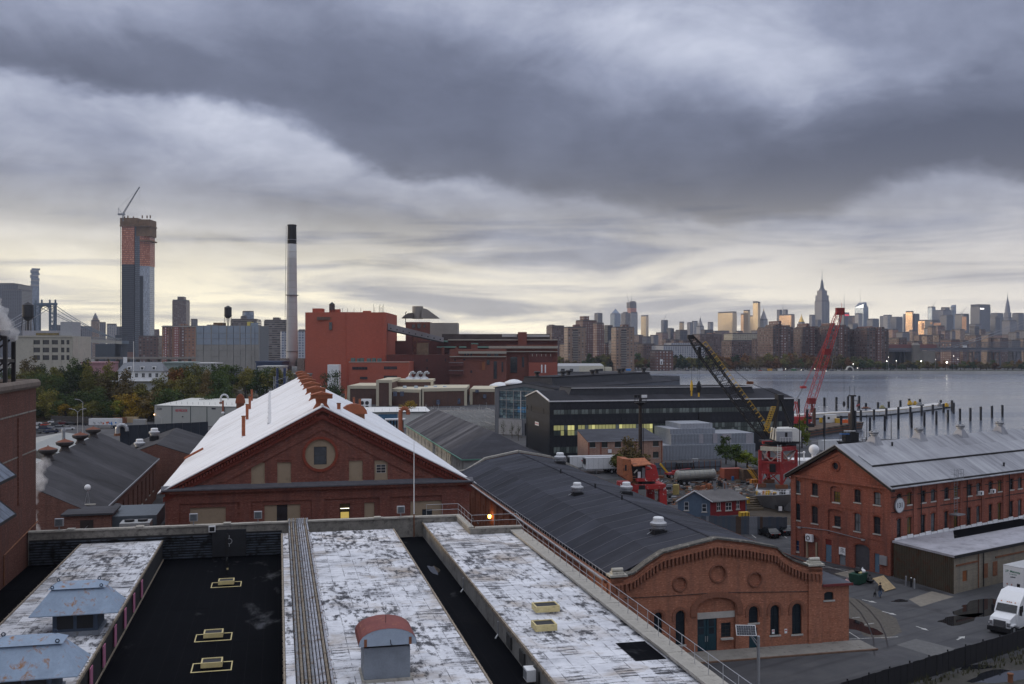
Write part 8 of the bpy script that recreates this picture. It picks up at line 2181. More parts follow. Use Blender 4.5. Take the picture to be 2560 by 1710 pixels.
XB(0,w_,0,30,0,zt_).oo('wall',PL('offwhite_wall',(.52,.53,.50),.7,var=.1),t);XB(-.4,w_+.4,-.4,30,zt_,zt_+.3).oo('roof',PL('offwhite_roof',(.66,.67,.66),.6,var=.1),t);XB(6,13,-.08,0,1.2,zt_-.6).oo('mural',PL('mural_blue',(.05,.14,.24),.7,var=.5,scale=.6),t);XB(-.4,w_+.4,-.46,-.4,zt_-.1,zt_+.15).oo('fascia',mZ,t)
for i in range(9):XR((2+i*2.7,1,zt_+.3),(2+i*2.7,1,zt_+1.5),.05,n=4).oo('stanchion',mS,t)
t=TG('white_pipe_bank','row of black cylinders under a white pipe beside the red gooseneck','machine',(P(966,0,255).x,255,0),TH);XB(0,4.6,0,2,0,8.6).oo('base',mB,t)
for i in range(6):XR((.4+i*.76,.5,5),(.4+i*.76,.5,11.2),.28,n=10).oo('cylinder',mB,t)
XR((-.3,.5,11.4),(4.9,.5,11.4),.32,n=10).oo('header_pipe',mW,t)
t=TG('round_top_cabinet','white framed cabinet of four dark fans behind the white roof','machine',(P(912,0,400).x,400,0),0);zt_=HC-(998-HOR)/FPX*400;XB(-2.2,2.3,0,3,0,zt_).oo('frame',mW,t)
for x in(-1.1,.9):
 for z in(zt_-1.5,zt_-3.4):XR((x,-.05,z),(x,.0,z),.8,n=12).oo('fan',mB,t)
# treatment works: brown and cream pavilion
ni=brick('pavilion_brick',(.105,.055,.042),(.13,.07,.052),(.11,.08,.065),.6,.2);nu=PL('cream_band',(.52,.47,.35),.8,var=.08)
PV=TG('brown_pavilion','low brown brick pavilion with broad cream bands behind the striped shed','building',(P(1055,0,508).x,508,0),0)
x_=lambda px,Y=508:(px-1280)/FPX*Y-PV.location.x
z_=lambda py,Y=508:HC-(py-HOR)/FPX*Y
def pav(p0,p1,yt,Y,depth,dy0=0,dy1=0,band=1.6):
 a,b=x_(p0,Y),x_(p1,Y);zt=z_(yt,Y);y=Y-508
 k=MB();k.prism([(a,y+dy0),(b,y+dy1),(b,y+depth),(a,y+depth)],0,zt-band);k.oo('wall',ni,PV)
 k=MB();k.prism([(a-.3,y+dy0-.3),(b+.3,y+dy1-.3),(b+.3,y+depth),(a-.3,y+depth)],zt-band,zt);k.oo('cream_band',nu,PV)
 for q,dy in((a,dy0),(b,dy1)):XB(q-.7,q+.7,y+dy-.45,y+dy+.5,0,zt-.02).oo('cream_pier',nu,PV)
pav(872,944,964,522,40);pav(944,976,950,508,45,0,0,1.4);pav(976,1056,972,512,45,0,-9);pav(1056,1162,971,503,50,0,9);pav(1178,1240,972,520,40);pav(978,1080,949,540,20,0,0,1.3)
for i,(px,yt,yb)in enumerate(((946,957,978),(985,978,990),(1002,978,990),(1065,1000,1012),(1090,1000,1012),(1116,998,1012),(1140,998,1012),(1185,978,985),(1205,990,1000))):
 Y=502;a=x_(px,Y);w=(26 if i==0 else 9)/FPX*Y;k=MB();dy=(-6.3 if i not in(0,1,2,7,8)else(-8.5 if i in(1,2)else 11))+(3.5 if i in(3,4)else 9 if i in(5,6)else 0)
 XB(a,a+w,dy-.4,dy+.4,z_(yb,Y),z_(yt,Y)).oo('window',glass('pavilion_glass',(.05,.06,.09),.2),PV)
for i,px in enumerate((1025,1043,1060)):
 t=TG('swan_neck_stack','silver swan neck stack on the pavilion roof, %s of three'%words_[i],'stack',(P(px,0,548).x,548,z_(948,548)),0,'swan neck stacks');XL([(3.0,0),(2.2,.9),(.9,1.6),(.9,2.4)],14).oo('dome_base',mG,t);XP([(0,0,2.2),(.3,0,3.2),(1.2,0,3.9),(2.2,0,3.7),(2.5,0,2.9)],.75,8).oo('neck',mG,t)
for i,px in enumerate((1012,1040,1065,1088,1112)):
 t=TG('roof_drum','pale blue drum fan on the pavilion roof, %s from the left'%words_[i],'roof fan',(P(px,0,520).x,520,z_(972,520)-.4),0,'drum fans on the pavilion');XL([(1.0,0),(1.0,1.7),(.8,2.0)],12).oo('drum',PL('pale_blue_drum',(.45,.52,.58),.6),t);XL([(1.15,.1),(1.15,.3)],12).oo('ring',mW,t)
for i,(px,py,w,lab)in enumerate(((1250,955,60,'left white shallow dome beyond the pavilion'),(1285,948,55,'middle white shallow dome beyond the pavilion'),(1385,945,50,'right white shallow dome behind the black shed vents'))):
 Y=600;r=w/2/FPX*Y;t=TG('tank_dome',lab,'tank',(P(px,0,Y).x,Y,0),0,'white digester domes');zt=z_(py,Y);XL([(r,0),(r,zt-3)],24).oo('tank',PL('tank_brick',(.22,.12,.09),.9),t);XL([(r*1.02,zt-3),(r*.8,zt-1.5),(r*.4,zt-.4),(.5,zt)],24).oo('dome',mW,t,smooth=True)
rr=random.Random(17);k=MB()
for i in range(300):
 px=rr.uniform(1062,1240);py=rr.uniform(1038,1082);p=G(px,py);L=rr.uniform(3,14);d=(VV((CT,ST,0))if rr.random()<.65 else VV((-ST,CT,0)));h=rr.uniform(1.0,3.2)
 k.rod(p+VV((0,0,h)),p+d*L+VV((0,0,h)),.07,n=4);k.rod(p+VV((0,0,h*.5)),p+d*L+VV((0,0,h*.5)),.06,n=4)
 for j in range(int(L/3)+2):q=p+d*min(L,j*3.0);k.rod(q,q+VV((0,0,h+(2.5 if rr.random()<.06 else 0))),.07,n=4)
tag(k.oo('tank_railings',PL('rail_grey',(.42,.42,.41),.6,.2)),'maze of thin grey railings over the settling tanks',kind='stuff')
sheet('settling_tanks',[tuple(G(1045,1090))[:2],tuple(G(1245,1090))[:2],tuple(G(1245,1025))[:2],tuple(G(1045,1025))[:2]],.01,PL('tank_deck',(.15,.14,.13),.9,var=.4,scale=.2))
# power station
def SX(name,mat,parent,Y,px0,px1,yt,depth=30,yb=None,d=0.0,win=None):
 a,b=(px0-1280)/FPX*Y-parent.location.x,(px1-1280)/FPX*Y-parent.location.x;zt=HC-(yt-HOR)/FPX*Y;zb=0 if yb is None else HC-(yb-HOR)/FPX*Y;y=Y-parent.location.y
 return XB(a,b,y,y+depth,zb,zt).oo(name,mat,parent)
no=brick('power_red_brick',(.37,.090,.055),(.41,.108,.066),(.36,.10,.07),1.2,.4,soot=.12,speck=.25)
CE=TG('red_power_house','huge windowless red brick power house with rooftop tank and masts','building',(P(868,0,650).x,650,0),0)
a0=x0_=lambda px,Y=650,o=None:(px-1280)/FPX*Y-CE.location.x
k=MB();zt=HC-(781-HOR)/FPX*650;k.prism([(a0(763),0),(a0(870),-6),(a0(966),0),(a0(966),60),(a0(763),60)],0,zt);k.oo('wall',no,CE)
XB(a0(763)-.2,a0(966)+.2,-6.2,60,zt-.0,zt+.5).oo('roof_rim',mC,CE)if False else None
k=MB();k.prism([(a0(873,614),-36),(a0(1022,614),-36),(a0(1022,614),8),(a0(873,614),8)],0,HC-(905-HOR)/FPX*614);k.oo('front_wing',no,CE);XB(a0(873,614)-.3,a0(1022,614)+.3,-36.3,-35.8,HC-(906-HOR)/FPX*614,HC-(904-HOR)/FPX*614).oo('wing_coping',mC,CE)
for px0,px1,yt,yb in((881,919,917,924),(960,993,916,923),(900,919,942,948),(960,993,939,947)):
 Y=614;n_=10
 for i in range(n_):
  a=a0(px0+(px1-px0)*i/n_,Y);b=a0(px0+(px1-px0)*(i+.85)/n_,Y);XB(a,b,-36.25,-35.9,HC-(yb-HOR)/FPX*Y,HC-(yt-HOR)/FPX*Y).oo('window',mL,CE)
XB(a0(795),a0(838),-3.6,-2,zt-5,zt-3).oo('louvre_band',PL('louvre_grey',(.16,.14,.13),.8),CE)
for i in range(12):XB(a0(795)+i*.95,a0(795)+i*.95+.35,-3.9,-3.6,zt-5,zt-3).oo('louvre',mR,CE)
XB(a0(826),a0(833),-5,-3,zt-11.5,zt-6.5).oo('tall_window',mL,CE)
for px in(868,963):XB(a0(px)-.3,a0(px)+.3,-6.3,-5,zt-30,zt).oo('downpipe',no,CE)
XB(a0(930),a0(966)+.05,-4,.05,zt-11,zt-.2).oo('faded_brick_panel',brick('faded_brick',(.30,.11,.08),(.33,.13,.09),(.3,.12,.09),1.2,.4),CE)if False else None
SX('roof_house',no,CE,660,781,806,771,8,782);SX('roof_house',no,CE,660,823,848,773,6,782);SX('roof_house',no,CE,660,907,925,777,6,783)
t=TG('rooftop_tank','small peaked water tank on the red power house roof','water tank',(P(830,0,660).x,660,zt+2),0);XL([(1.9,0),(1.9,3.6)],14).oo('tank',PL('tank_dark',(.06,.05,.05),.8),t);XL([(2.1,3.6),(.1,5.2)],14).oo('roof',mB,t)
for i in range(4):XR((1.4*cos(i*pi/2),1.4*sin(i*pi/2),-2),(1.4*cos(i*pi/2),1.4*sin(i*pi/2),0),.15,n=4).oo('leg',mB,t)
for i,px in enumerate((850,856,869,885,902,934,937,948,950,953,956,959)):
 t=TG('roof_mast','thin mast on the red power house roof, %s from the left'%words_[i],'mast',(P(px,0,655).x,655,zt),0,'masts on the power house');h=3 if px<930 else 3.6+(i%3);XR((0,0,0),(0,0,h),.12,n=4).oo('mast',mK,t);XB(-.3,.3,-.3,.3,0,.3).oo('foot',mK,t)
XB(a0(826,618),a0(854,618),-42,-34,0,HC-(911-HOR)/FPX*618).oo('white_fuel_tank',mW,CE)
for i,(x_a,x_b)in enumerate(((877,886),(892,899),(901,908),(917,926),(930,938),(943,952))):SX('roof_fan_house',PL('verdigris',(.09,.16,.15),.7,var=.3),CE,624,x_a,x_b,895+(i%2),4,906)
CH=TG('power_chimney','tall pale concrete chimney with black top and ladder','chimney',(P(730,0,700).x,700,0),0)
zc=lambda py:HC-(py-HOR)/FPX*700;rc=lambda w:w/2/FPX*700
np=PL('chimney_concrete',(.42,.42,.42),.85,var=.12,scale=.05)
seg=[(915,30),(890,29.5),(830,28),(800,27),(738,25),(700,24.3),(655,23.3),(610,22.4)]
k=MB();k.lathe([(rc(w),zc(py))for py,w in seg],24);k.oo('shaft',np,CH,smooth=True)
XL([(rc(22.5),zc(610)),(rc(21.5),zc(565)),(rc(22.6),zc(564)),(rc(22.6),zc(562))],24).oo('black_top',PL('soot_black',(.012,.012,.013),.8,var=.3),CH)
for py,w in((738,34),(878,33),(600,25)):XL([(rc(w-6),zc(py)-.3),(rc(w),zc(py)),(rc(w),zc(py)+.25),(rc(w-7),zc(py)+.3)],24).oo('platform_ring',mS,CH)
for py in range(630,900,18):wv=22.6+(py-610)/300*7;XL([(rc(wv),zc(py)),(rc(wv)+.06,zc(py)+.1),(rc(wv),zc(py)+.2)],24).oo('lift_joint',mC,CH)
k=MB();[k.rod((-rc(22+(py-565)/330*8)-.9,-1,zc(py)),(-rc(22+(py-565)/330*8)-.2,-1,zc(py)),.12,n=4)for py in range(566,880,5)];k.path([(-rc(22)-.8,-1,zc(566)),(-rc(29.5)-.8,-1,zc(878))],.12,4);tag(k.oo('caged_ladder',mK,CH),kind='stuff')
SX('base_house',mN,CH,695,700,722,896,10);SX('base_house',mN,CH,695,743,760,896,10)
PP=TG('old_power_plant','sprawling dark brown brick power plant with stone cornices and rooftop hopper','building',(P(1180,0,640).x,640,0),0)
o9=brick('plant_brick',(.10,.032,.026),(.125,.042,.034),(.11,.045,.038),1.0,.4,soot=.3,speck=.4);mP=brick('plant_brick_warm',(.18,.062,.044),(.21,.076,.054),(.16,.06,.045),1.0,.4,soot=.25,speck=.4);mI=PL('old_cornice',(.34,.31,.26),.9,var=.25)
SX('rear_range',o9,PP,700,966,1125,852,30);SX('low_range',o9,PP,645,966,1126,887,30)
SX('corner_block',mP,PP,628,1124,1266,873,40);SX('cornice',mI,PP,626,1146,1266,878,2,884);SX('string',mI,PP,626,1124,1266,890.5,2,892.5)
SX('main_block',mP,PP,640,1266,1394,862,60);SX('cornice',mI,PP,637,1222,1395,865,2.5,871);SX('string',mI,PP,637,1266,1394,878,2.5,880)
SX('attic',o9,PP,665,1120,1394,849,40);SX('attic_coping',mI,PP,663,1120,1394,848,2,851);SX('roof_range',PL('roof_clutter',(.07,.055,.05),.9,var=.5,scale=.2),PP,690,1105,1375,835,20,850)
SX('red_painted_wall',PL('red_masonry_paint',(.28,.075,.05),.8,var=.1),PP,634,1322,1393,906,5.5,948);SX('upper_brown_wall',o9,PP,634.5,1322,1380,885,5,905)
SX('brick_turret',mP,PP,660,1295,1317,830,10);SX('glazed_roof',PL('pale_roof_light',(.45,.45,.44),.6),PP,670,1255,1292,836,8,842);SX('pale_roof',PL('pale_roof_light',(.45,.45,.44),.6),PP,672,1318,1374,837,12,842)
for px0,px1,yt,yb in((1205,1213,905,925),(1234,1242,903,947),(1254,1258,905,930),(1217,1224,900,912),(1276,1293,892,932),(1305,1310,892,918),(1161,1165,884,889),(1168,1172,884,889),(1176,1180,884,889),(1218,1227,884,890),(1236,1246,884,890),(1136,1139,897,903),(1158,1163,897,901),(1176,1180,926,932),(1113,1115,896,904),(1066,1069,897,904),(1066,1069,918,923)):
 SX('window',mL if px0!=1205 else PL('rust_board',(.24,.085,.03),.8),PP,639.6 if px0>1266 else(627.6 if px0>1124 else 644.6),px0,px1,yt,.5,yb)
for px in(1330,1341,1353,1364,1376):SX('slit_window',mI,PP,634.2,px,px+1.5,885,.4,891)
for px in(1353,1362):SX('white_pipe',mW,PP,628,px,px+3,912,2,932)
for yt in(907,927):SX('balcony',o9,PP,625,1122,1158,yt,3,yt+9);SX('balcony_rail',mS,PP,624.8,1122,1158,yt-1,.3,yt)
uy=PL('verdigris_roof',(.16,.32,.26),.8,var=.2)
for px0,px1,yt in((1090,1112,851),(1106,1118,852),(1092,1113,866),(1112,1140,866),(1148,1165,866),(1178,1195,858),(1194,1222,866)):SX('copper_vent',uy,PP,660,px0,px1,yt,8,yt+3)
SX('brick_shaft',mP,PP,660,1178,1194,860,8,875);SX('brick_shaft',mP,PP,655,1104,1110,868,4,888);SX('brick_shaft',mP,PP,655,1138,1144,868,4,888)
SX('rusty_bin',PL('rusty_bin',(.16,.11,.07),.9,var=.5,scale=.4),PP,648,1042,1070,857,6,888)
SX('hopper_house_brick',mP,PP,720,1014,1075,805,20);SX('hopper_house_metal',PL('pale_metal',(.30,.28,.25),.6,.2,var=.15,scale=.1),PP,719,1075,1144,807,20)
for px0,px1,yt,yb in((1030,1038,811,820),(1043,1051,809,821),(1059,1063,811,819)):SX('window',mL,PP,719.4,px0,px1,yt,1,yb)
Y_=725;hx=lambda px:(px-1280)/FPX*Y_-PP.location.x;hz=lambda py:HC-(py-HOR)/FPX*Y_;on=PL('rusty_grey_hopper',(.26,.24,.22),.7,.2,var=.2,scale=.15,stain=(.18,.11,.06),stain_at=(.6,.8))
o=XL([(rc(25),hz(805)),(rc(25),hz(777))],20,(hx(1070),6,0)).oo('hopper_drum',on,PP)
prof=[(hx(1080),hz(804)),(hx(1118),hz(804)),(hx(1114),hz(800)),(hx(1100),hz(790)),(hx(1092),hz(784)),(hx(1084),hz(782)),(hx(1080),hz(786))]
k=MB();k.loft([(x,0,z)for x,z in prof],[(x,12,z)for x,z in prof]);FN(k.oo('hopper_slope',on,PP))
prof=[(hx(1036),hz(804)),(hx(1062),hz(804)),(hx(1060),hz(792)),(hx(1050),hz(793)),(hx(1042),hz(798))]
k=MB();k.loft([(x,0,z)for x,z in prof],[(x,10,z)for x,z in prof]);FN(k.oo('hopper_wing',PL('dark_hopper',(.10,.085,.075),.8,var=.3),PP))
t=TG('rooftop_bent_pipe','thin bent exhaust pipe beside the rooftop hopper','pipe',(P(1014,0,715).x,715,hz(805)),0);XP([(0,0,-2),(0,0,6.5),(.8,0,7.2)],.3,6).oo('pipe',mK,t);XR((0,0,-2),(0,0,-1.4),.6,n=8).oo('collar',mK,t)
CV=TG('conveyor_gallery','long grey inclined conveyor gallery sloping down from the red power house','conveyor',(P(966,0,648).x,655,0),0)
cx_=lambda px:(px-966)/FPX*655;cz=lambda py:HC-(py-HOR)/FPX*655
A,B=(cx_(966),cz(808),cz(824)),(cx_(1105),cz(844),cz(855));ob=PL('conveyor_grey',(.27,.27,.285),.6,.2,var=.12,scale=.15);n_=16
for i in range(n_):
 t0,t1=i/n_,(i+.96)/n_;L0=[A[j]+(B[j]-A[j])*t0 for j in range(3)];L1=[A[j]+(B[j]-A[j])*t1 for j in range(3)]
 k=MB();k.loft([(L0[0],0,L0[2]),(L0[0],4,L0[2]),(L0[0],4,L0[1]),(L0[0],0,L0[1])],[(L1[0],0,L1[2]),(L1[0],4,L1[2]),(L1[0],4,L1[1]),(L1[0],0,L1[1])]);FN(k.oo('gallery_panel',ob,CV))
for i in range(9):t0=(i+.5)/9;XB(A[0]+(B[0]-A[0])*t0-.4,A[0]+(B[0]-A[0])*t0+.4,-.1,0,A[2]+(B[2]-A[2])*t0+.8,A[2]+(B[2]-A[2])*t0+1.6).oo('porthole',mL,CV)
k=MB();k.loft([(A[0],0,A[2]-.9),(A[0],4,A[2]-.9),(A[0],4,A[2]),(A[0],0,A[2])],[(B[0],0,B[2]-.9),(B[0],4,B[2]-.9),(B[0],4,B[2]),(B[0],0,B[2])]);FN(k.oo('under_truss',mK,CV))
XB(cx_(1014),cx_(1028),.5,3.5,0,cz(842)).oo('bent',o9,CV);k=MB();k.lattice((cx_(1033),2,8),(cx_(1033),2,cz(843)),(2.0,1.4),(1.2,1.2),8,.3,.18);k.oo('trestle',mR,CV)
for i,(px0,px1,yt,Y,c,lab)in enumerate(((640,705,903,640,(.05,.07,.13),'long blue roofed depot below the chimney'),(645,700,915,600,(.45,.45,.43),'low white depot wall behind the wood'),(410,470,905,560,(.26,.32,.30),'pale green low depot behind the wood'),(205,260,905,560,(.40,.22,.24),'faded pink low shed behind the wood'),(470,530,907,570,(.5,.5,.5),'white low shed before the grey wrapped block'),(680,760,935,520,(.16,.15,.14),'dark flat roof below the chimney'))):
 t=TG('low_depot',lab,'building',(P(px0,0,Y).x,Y,0),0);w=(px1-px0)/FPX*Y;zt=HC-(yt-HOR)/FPX*Y;XB(0,w,0,20,0,zt-.8).oo('wall',PL('depot_wall_%d'%i,tuple(q*.9 for q in c),.8),t);XB(-.5,w+.5,-.5,20,zt-.8,zt).oo('roof',PL('depot_roof_%d'%i,c,.7),t)
t=TG('twin_stack_frame','pair of navy blue stacks in a steel frame behind the white roof','chimney',(P(702,0,420).x,420,0),0);zt=HC-(920-HOR)/FPX*420
for x in(-1.5,1.6):XR((x,0,0),(x,0,zt),.55,n=10).oo('stack',PL('navy_stack',(.02,.035,.09),.6),t)
k=MB();k.lattice((0,0,4),(0,0,zt-3.5),(2.6,2.6),(1.6,1.6),6,.14,.1);k.oo('frame',mS,t)
# the far city
MG=RD(28.0)
def FC(name,wall,pane,pu=3.2,pv=3.4,du=.55,dv=.5,metal=0.0,rough=.6,grough=.2,vary=.6,band=False):
 """window grid in wall coordinates; each pane has its own brightness"""
 if name in MATS:return MATS[name]
 m,g,b=new_mat(name)
 v=ocoord(g);x,y,z=g.xyz(v)
 u=g.m('/',g.m('+',x,y),pu);w=g.m('/',z,pv)
 fu,fw=g.m('FRACT',u),g.m('FRACT',w)
 mk=g.m('LESS_THAN',g.m('ABSOLUTE',g.m('-',fw,.5)),dv/2)
 if not band:mk=g.m('*',mk,g.m('LESS_THAN',g.m('ABSOLUTE',g.m('-',fu,.5)),du/2))
 wn=g.n('ShaderNodeTexWhiteNoise',noise_dimensions='3D');g.put(wn.inputs['Vector'],g.comb(g.m('FLOOR',u),g.m('FLOOR',w),g.m('*',objrand(g),50.0)))
 gl=g.mix(g.m('*',g.m('POWER',wn.outputs['Value'],2.0),vary),pane,tuple(min(1,k*1.8+.22)for k in pane))
 n=g.noise(v,.02,3,.6)
 wl=g.mix(g.m('*',n,.5),wall,tuple(k*.7 for k in wall))
 sep=g.n('ShaderNodeNewGeometry');nz=g.xyz(sep.outputs['Normal'])[2]
 side=g.m('LESS_THAN',g.m('ABSOLUTE',nz),.7)
 mk=g.m('*',mk,side)
 g.put(b.inputs['Base Color'],g.mix(mk,wl,gl))
 g.put(b.inputs['Roughness'],g.m('MULTIPLY_ADD',mk,grough-rough,rough))
 g.put(b.inputs['Metallic'],g.m('*',mk,metal))
 return m
FM={'brown':FC('brown_flats',(.115,.066,.056),(.030,.028,.034),4.4,3.4,.5,.55,vary=.9),'redbrown':FC('redbrown_flats',(.135,.062,.05),(.20,.19,.19),4.2,3.6,.42,.48,vary=.9),'tan':FC('tan_flats',(.245,.165,.118),(.075,.065,.06),4.4,3.6,.45,.5,vary=.9),'orange':FC('orange_flats',(.28,.14,.085),(.10,.07,.06),4.2,3.4,.45,.5,vary=.9),'grey':FC('grey_stone_tower',(.165,.16,.175),(.05,.055,.07),5,4,.45,.55,vary=.25),'slate':FC('slate_tower',(.085,.088,.105),(.03,.035,.05),5,4,.6,.6,.2,vary=.15),'pale':FC('pale_tower',(.30,.29,.29),(.10,.11,.14),5,4,.45,.55),'cream':FC('cream_slab',(.40,.36,.27),(.09,.085,.08),3.6,3.0,.5,.5),'blue':FC('blue_glass_tower',(.12,.14,.18),(.12,.16,.22),4,4,.85,.8,.55,.5,.18),'dark':FC('dark_glass_tower',(.03,.033,.045),(.03,.035,.05),4,4,.8,.75,.3,.5,.2,vary=.1),'sunlit':FC('sunlit_glass_tower',(.30,.25,.18),(.48,.38,.25),5,4,.85,.8,.85,.5,.16,.25),'sunlit_amber':FC('sunlit_amber_tower',(.15,.12,.10),(.38,.25,.15),5,4,.8,.75,.8,.5,.2,.4),'white':FC('white_flats',(.42,.43,.46),(.05,.07,.12),3.4,3.0,.5,.55),'bands':FC('banded_flats',(.20,.17,.15),(.035,.032,.035),3.4,2.9,.5,.55,band=True),'netting':FC('netted_floors',(.28,.10,.06),(.42,.14,.07),2.4,3.6,.7,.6,vary=.9),'bare':FC('bare_floors',(.12,.09,.085),(.03,.028,.03),3,3.8,.8,.6,band=True)}  # golden and brassy glass: the low sun's warmth is put into the colour
CITY={}
mU=PL('city_roof',(.10,.09,.09),.9,var=.3,scale=.05)
def city(label,p0,p1,yt,Y,mat,fl=.35,caps=(),name='city_tower',group='far city towers',rot=MG,setb=None,cat='building',z0=.4,root_only=False):
 """a tower between two pixel columns, top at a pixel row, standing on the far bank at depth Y"""
 T=(p1-p0)/FPX*Y;w=T*(1-fl)/cos(rot);d=T*fl/sin(rot)
 X0=(p0-1280)/FPX*Y+T*fl;H=HC-(yt-HOR)/FPX*Y-z0
 t=TG(name,label,cat,(X0,Y,z0),rot,group)
 if setb:
  zprev=0
  for f_,i_ in setb:
   XB(w*i_,w*(1-i_),d*i_,d*(1-i_),zprev,H*f_).oo('tier',FM[mat],t);zprev=H*f_
 else:
  XB(0,w,0,d,0,H).oo('shaft',FM[mat],t)
  XB(w*.02,w*.98,d*.02,d*.98,H,H+.0025*Y/2).oo('parapet',mU,t)
 for(u0,u1,hh,m_)in caps:
  XB(w*u0,w*u1,d*.2,d*.8,H,H+hh/FPX*Y).oo('roof_block',FM.get(m_,mU)if isinstance(m_,str)else m_,t)
 t['_w']=w;t['_d']=d;t['_h']=H;CITY[label]=t
 return t
cA=lambda x:1380+x/4.515;rA=lambda y:700+y/4.515
cB=lambda x:1780+x/5.227;rB=lambda y:660+y/5.227
cC=lambda x:2120+x/5.227;rC=lambda y:700+y/5.227
def mini_crane(label,px,py0,px1,py1,Y,s=1.0):
 a,b=P(px,py0,Y),P(px1,py1,Y);t=TG('tower_crane',label,'crane',a,0,'tower cranes on the skyline');r=.9*Y/5000*s
 XR((0,0,-10),(0,0,4),r*1.3,n=4).oo('mast',mS,t);XR((0,0,2),b-a,r,r*.6,4).oo('jib',mS,t);q=(a-b);q.z=0
 XR((0,0,2),(q.x*.25,0,6),r*1.2,n=4).oo('counter_jib',mS,t);XR((q.x*.25,0,6),(b-a)*.8,r*.3,n=4).oo('stay',mS,t)
city('unfinished tower topped by a crane left of the pyramid roofed tower',cA(483),cA(573),rA(385),4500,'bare',.4);mini_crane('crane on the unfinished tower left of the pyramid roof',cA(520),rA(385),cA(568),rA(312),4500)
t=city('blue glass tower with a pointed pyramid roof',cA(665),cA(780),rA(390),5200,'blue',.35);w,d,H=t['_w'],t['_d'],t['_h'];k=MB();ap=(w*.5,d*.5,H+70/4.515/FPX*5200);k.add([(0,0,H),(w,0,H),(w,d,H),(0,d,H),ap],[(0,1,4),(1,2,4),(2,3,4),(3,0,4)]);k.oo('pyramid_roof',FM['blue'],t)
t=city('tall unfinished tower with two cranes on its dark upper floors',cA(855),cA(972),rA(375),5300,'pale',.30);w,d,H=t['_w'],t['_d'],t['_h'];XB(w*.0,w*.86,d*.05,d*.95,H,H+60/4.515/FPX*5300).oo('netted_floors',FM['netting'],t);XB(-w*.1,w*.85,d*.05,d*.95,H+60/4.515/FPX*5300,H+125/4.515/FPX*5300).oo('bare_floors',FM['bare'],t);XB(w*.3,w*.8,d*.2,d*.8,H+125/4.515/FPX*5300,H+138/4.515/FPX*5300).oo('top_works',FM['bare'],t)
mini_crane('left of two cranes on the tall unfinished tower',cA(862),rA(245),cA(840),rA(145),5300);mini_crane('right of two cranes on the tall unfinished tower',cA(897),rA(235),cA(905),rA(140),5300)
city('brown stepped block beside the tall unfinished tower',cA(787),cA(890),rA(385),5100,'bare',.4,((.2,.7,6,'bare'),))
city('slim golden lit tower standing alone right of the twin cranes',cA(1015),cA(1092),rA(410),5200,'sunlit',.62,((.2,.7,2,None),));city('slate topped tower with a small crane',cA(1237),cA(1313),rA(465),4800,'slate',.3,((.1,.9,0.5,None),));mini_crane('small crane on the slate topped tower',cA(1262),rA(462),cA(1297),rA(378),4800)
city('small golden lit tower left of the domed clock tower',cA(1445),cA(1493),rA(483),5000,'sunlit',.5);city('small brown tower beside the small golden tower',cA(1533),cA(1597),rA(490),4900,'grey',.4,((.2,.8,2,'grey'),));city('plain grey slab behind the domed clock tower',cA(1585),cA(1650),rA(475),5200,'pale',.3)
t=city('pale stone tower with tapering top and lantern',cA(1640),cA(1722),rA(530),4700,'pale',.35);w,d,H=t['_w'],t['_d'],t['_h'];u_=1/4.515/FPX*4700;XF(w*.08,w*.92,d*.08,d*.92,H,w*.3,w*.7,d*.3,d*.7,H+62*u_).oo('taper',FM['pale'],t);XL([(w*.2,0),(w*.12,25*u_),(w*.04,45*u_),(.5,60*u_)],10,(w/2,d/2,H+62*u_)).oo('lantern',FM['grey'],t)
city('small grey tower right of the lantern tower',cA(1765),cA(1825),rA(487),5100,'pale',.35)
city('broad tower with a golden lit face and dark side',cA(1918),cA(2093),rA(368),4700,'sunlit',.68,((.05,.95,2,FM['dark']),));city('narrow dark golden lit tower beside the slim pair',cA(2140),cA(2177),rA(392),4800,'sunlit_amber',.6);city('slim golden lit tower with a dark side, left of the slanted one',cA(2177),cA(2240),rA(350),4700,'sunlit',.58);city('low golden lit tower between the slim pair',cA(2240),cA(2287),rA(412),5000,'sunlit',.6)
t=city('slender golden lit glass tower with a slanted dark crown',cB(555),cB(637),rB(510),4600,'sunlit',.55);w,d,H=t['_w'],t['_d'],t['_h'];u_=1/5.227/FPX*4600;k=MB();k.add([(0,0,H),(w,0,H),(w,d,H),(0,d,H),(0,0,H+25*u_),(w,0,H+4*u_),(w,d,H+8*u_),(0,d,H+28*u_)],[(4,5,6,7),(0,1,5,4),(1,2,6,5),(2,3,7,6),(3,0,4,7)]);k.oo('slanted_crown',FM['dark'],t)
t=city('pale stone campanile tower with a steep pyramid spire',cB(640),cB(737),rB(735),4600,'pale',.4);w,d,H=t['_w'],t['_d'],t['_h'];XF(w*.03,w*.97,d*.03,d*.97,H,w*.4,w*.6,d*.4,d*.6,H+118*u_).oo('spire_roof',PL('stone_spire',(.28,.26,.26),.8),t);XL([(w*.1,0),(w*.07,20*u_),(w*.03,32*u_),(.4,48*u_)],8,(w/2,d/2,H+118*u_)).oo('lantern',PL('gilt',(.5,.36,.15),.5,.5),t)
for i,(x0,x1,yt,m,Y,lab)in enumerate(((860,925,612,'slate',5600,'left of a pair of thin misty towers beside a spire'),(935,998,610,'grey',5700,'right of a pair of thin misty towers beside a spire'))):city(lab,cB(x0),cB(x1),rB(yt),Y,m,.4)
t=TG('roof_spire','needle spire between the pair of thin misty towers','spire',P(cB(928),rB(640),5650),0);XR((0,0,-20),(0,0,150/5.227/FPX*5650),2.2,.6,5).oo('needle',mS,t);XB(-4,4,-4,4,-30,-10).oo('base',mS,t)
city('dark slab with an orange lit face below the thin spire',cB(930),cB(1090),rB(670),5000,'sunlit_amber',.66,((0,1,1.2,FM['dark']),))
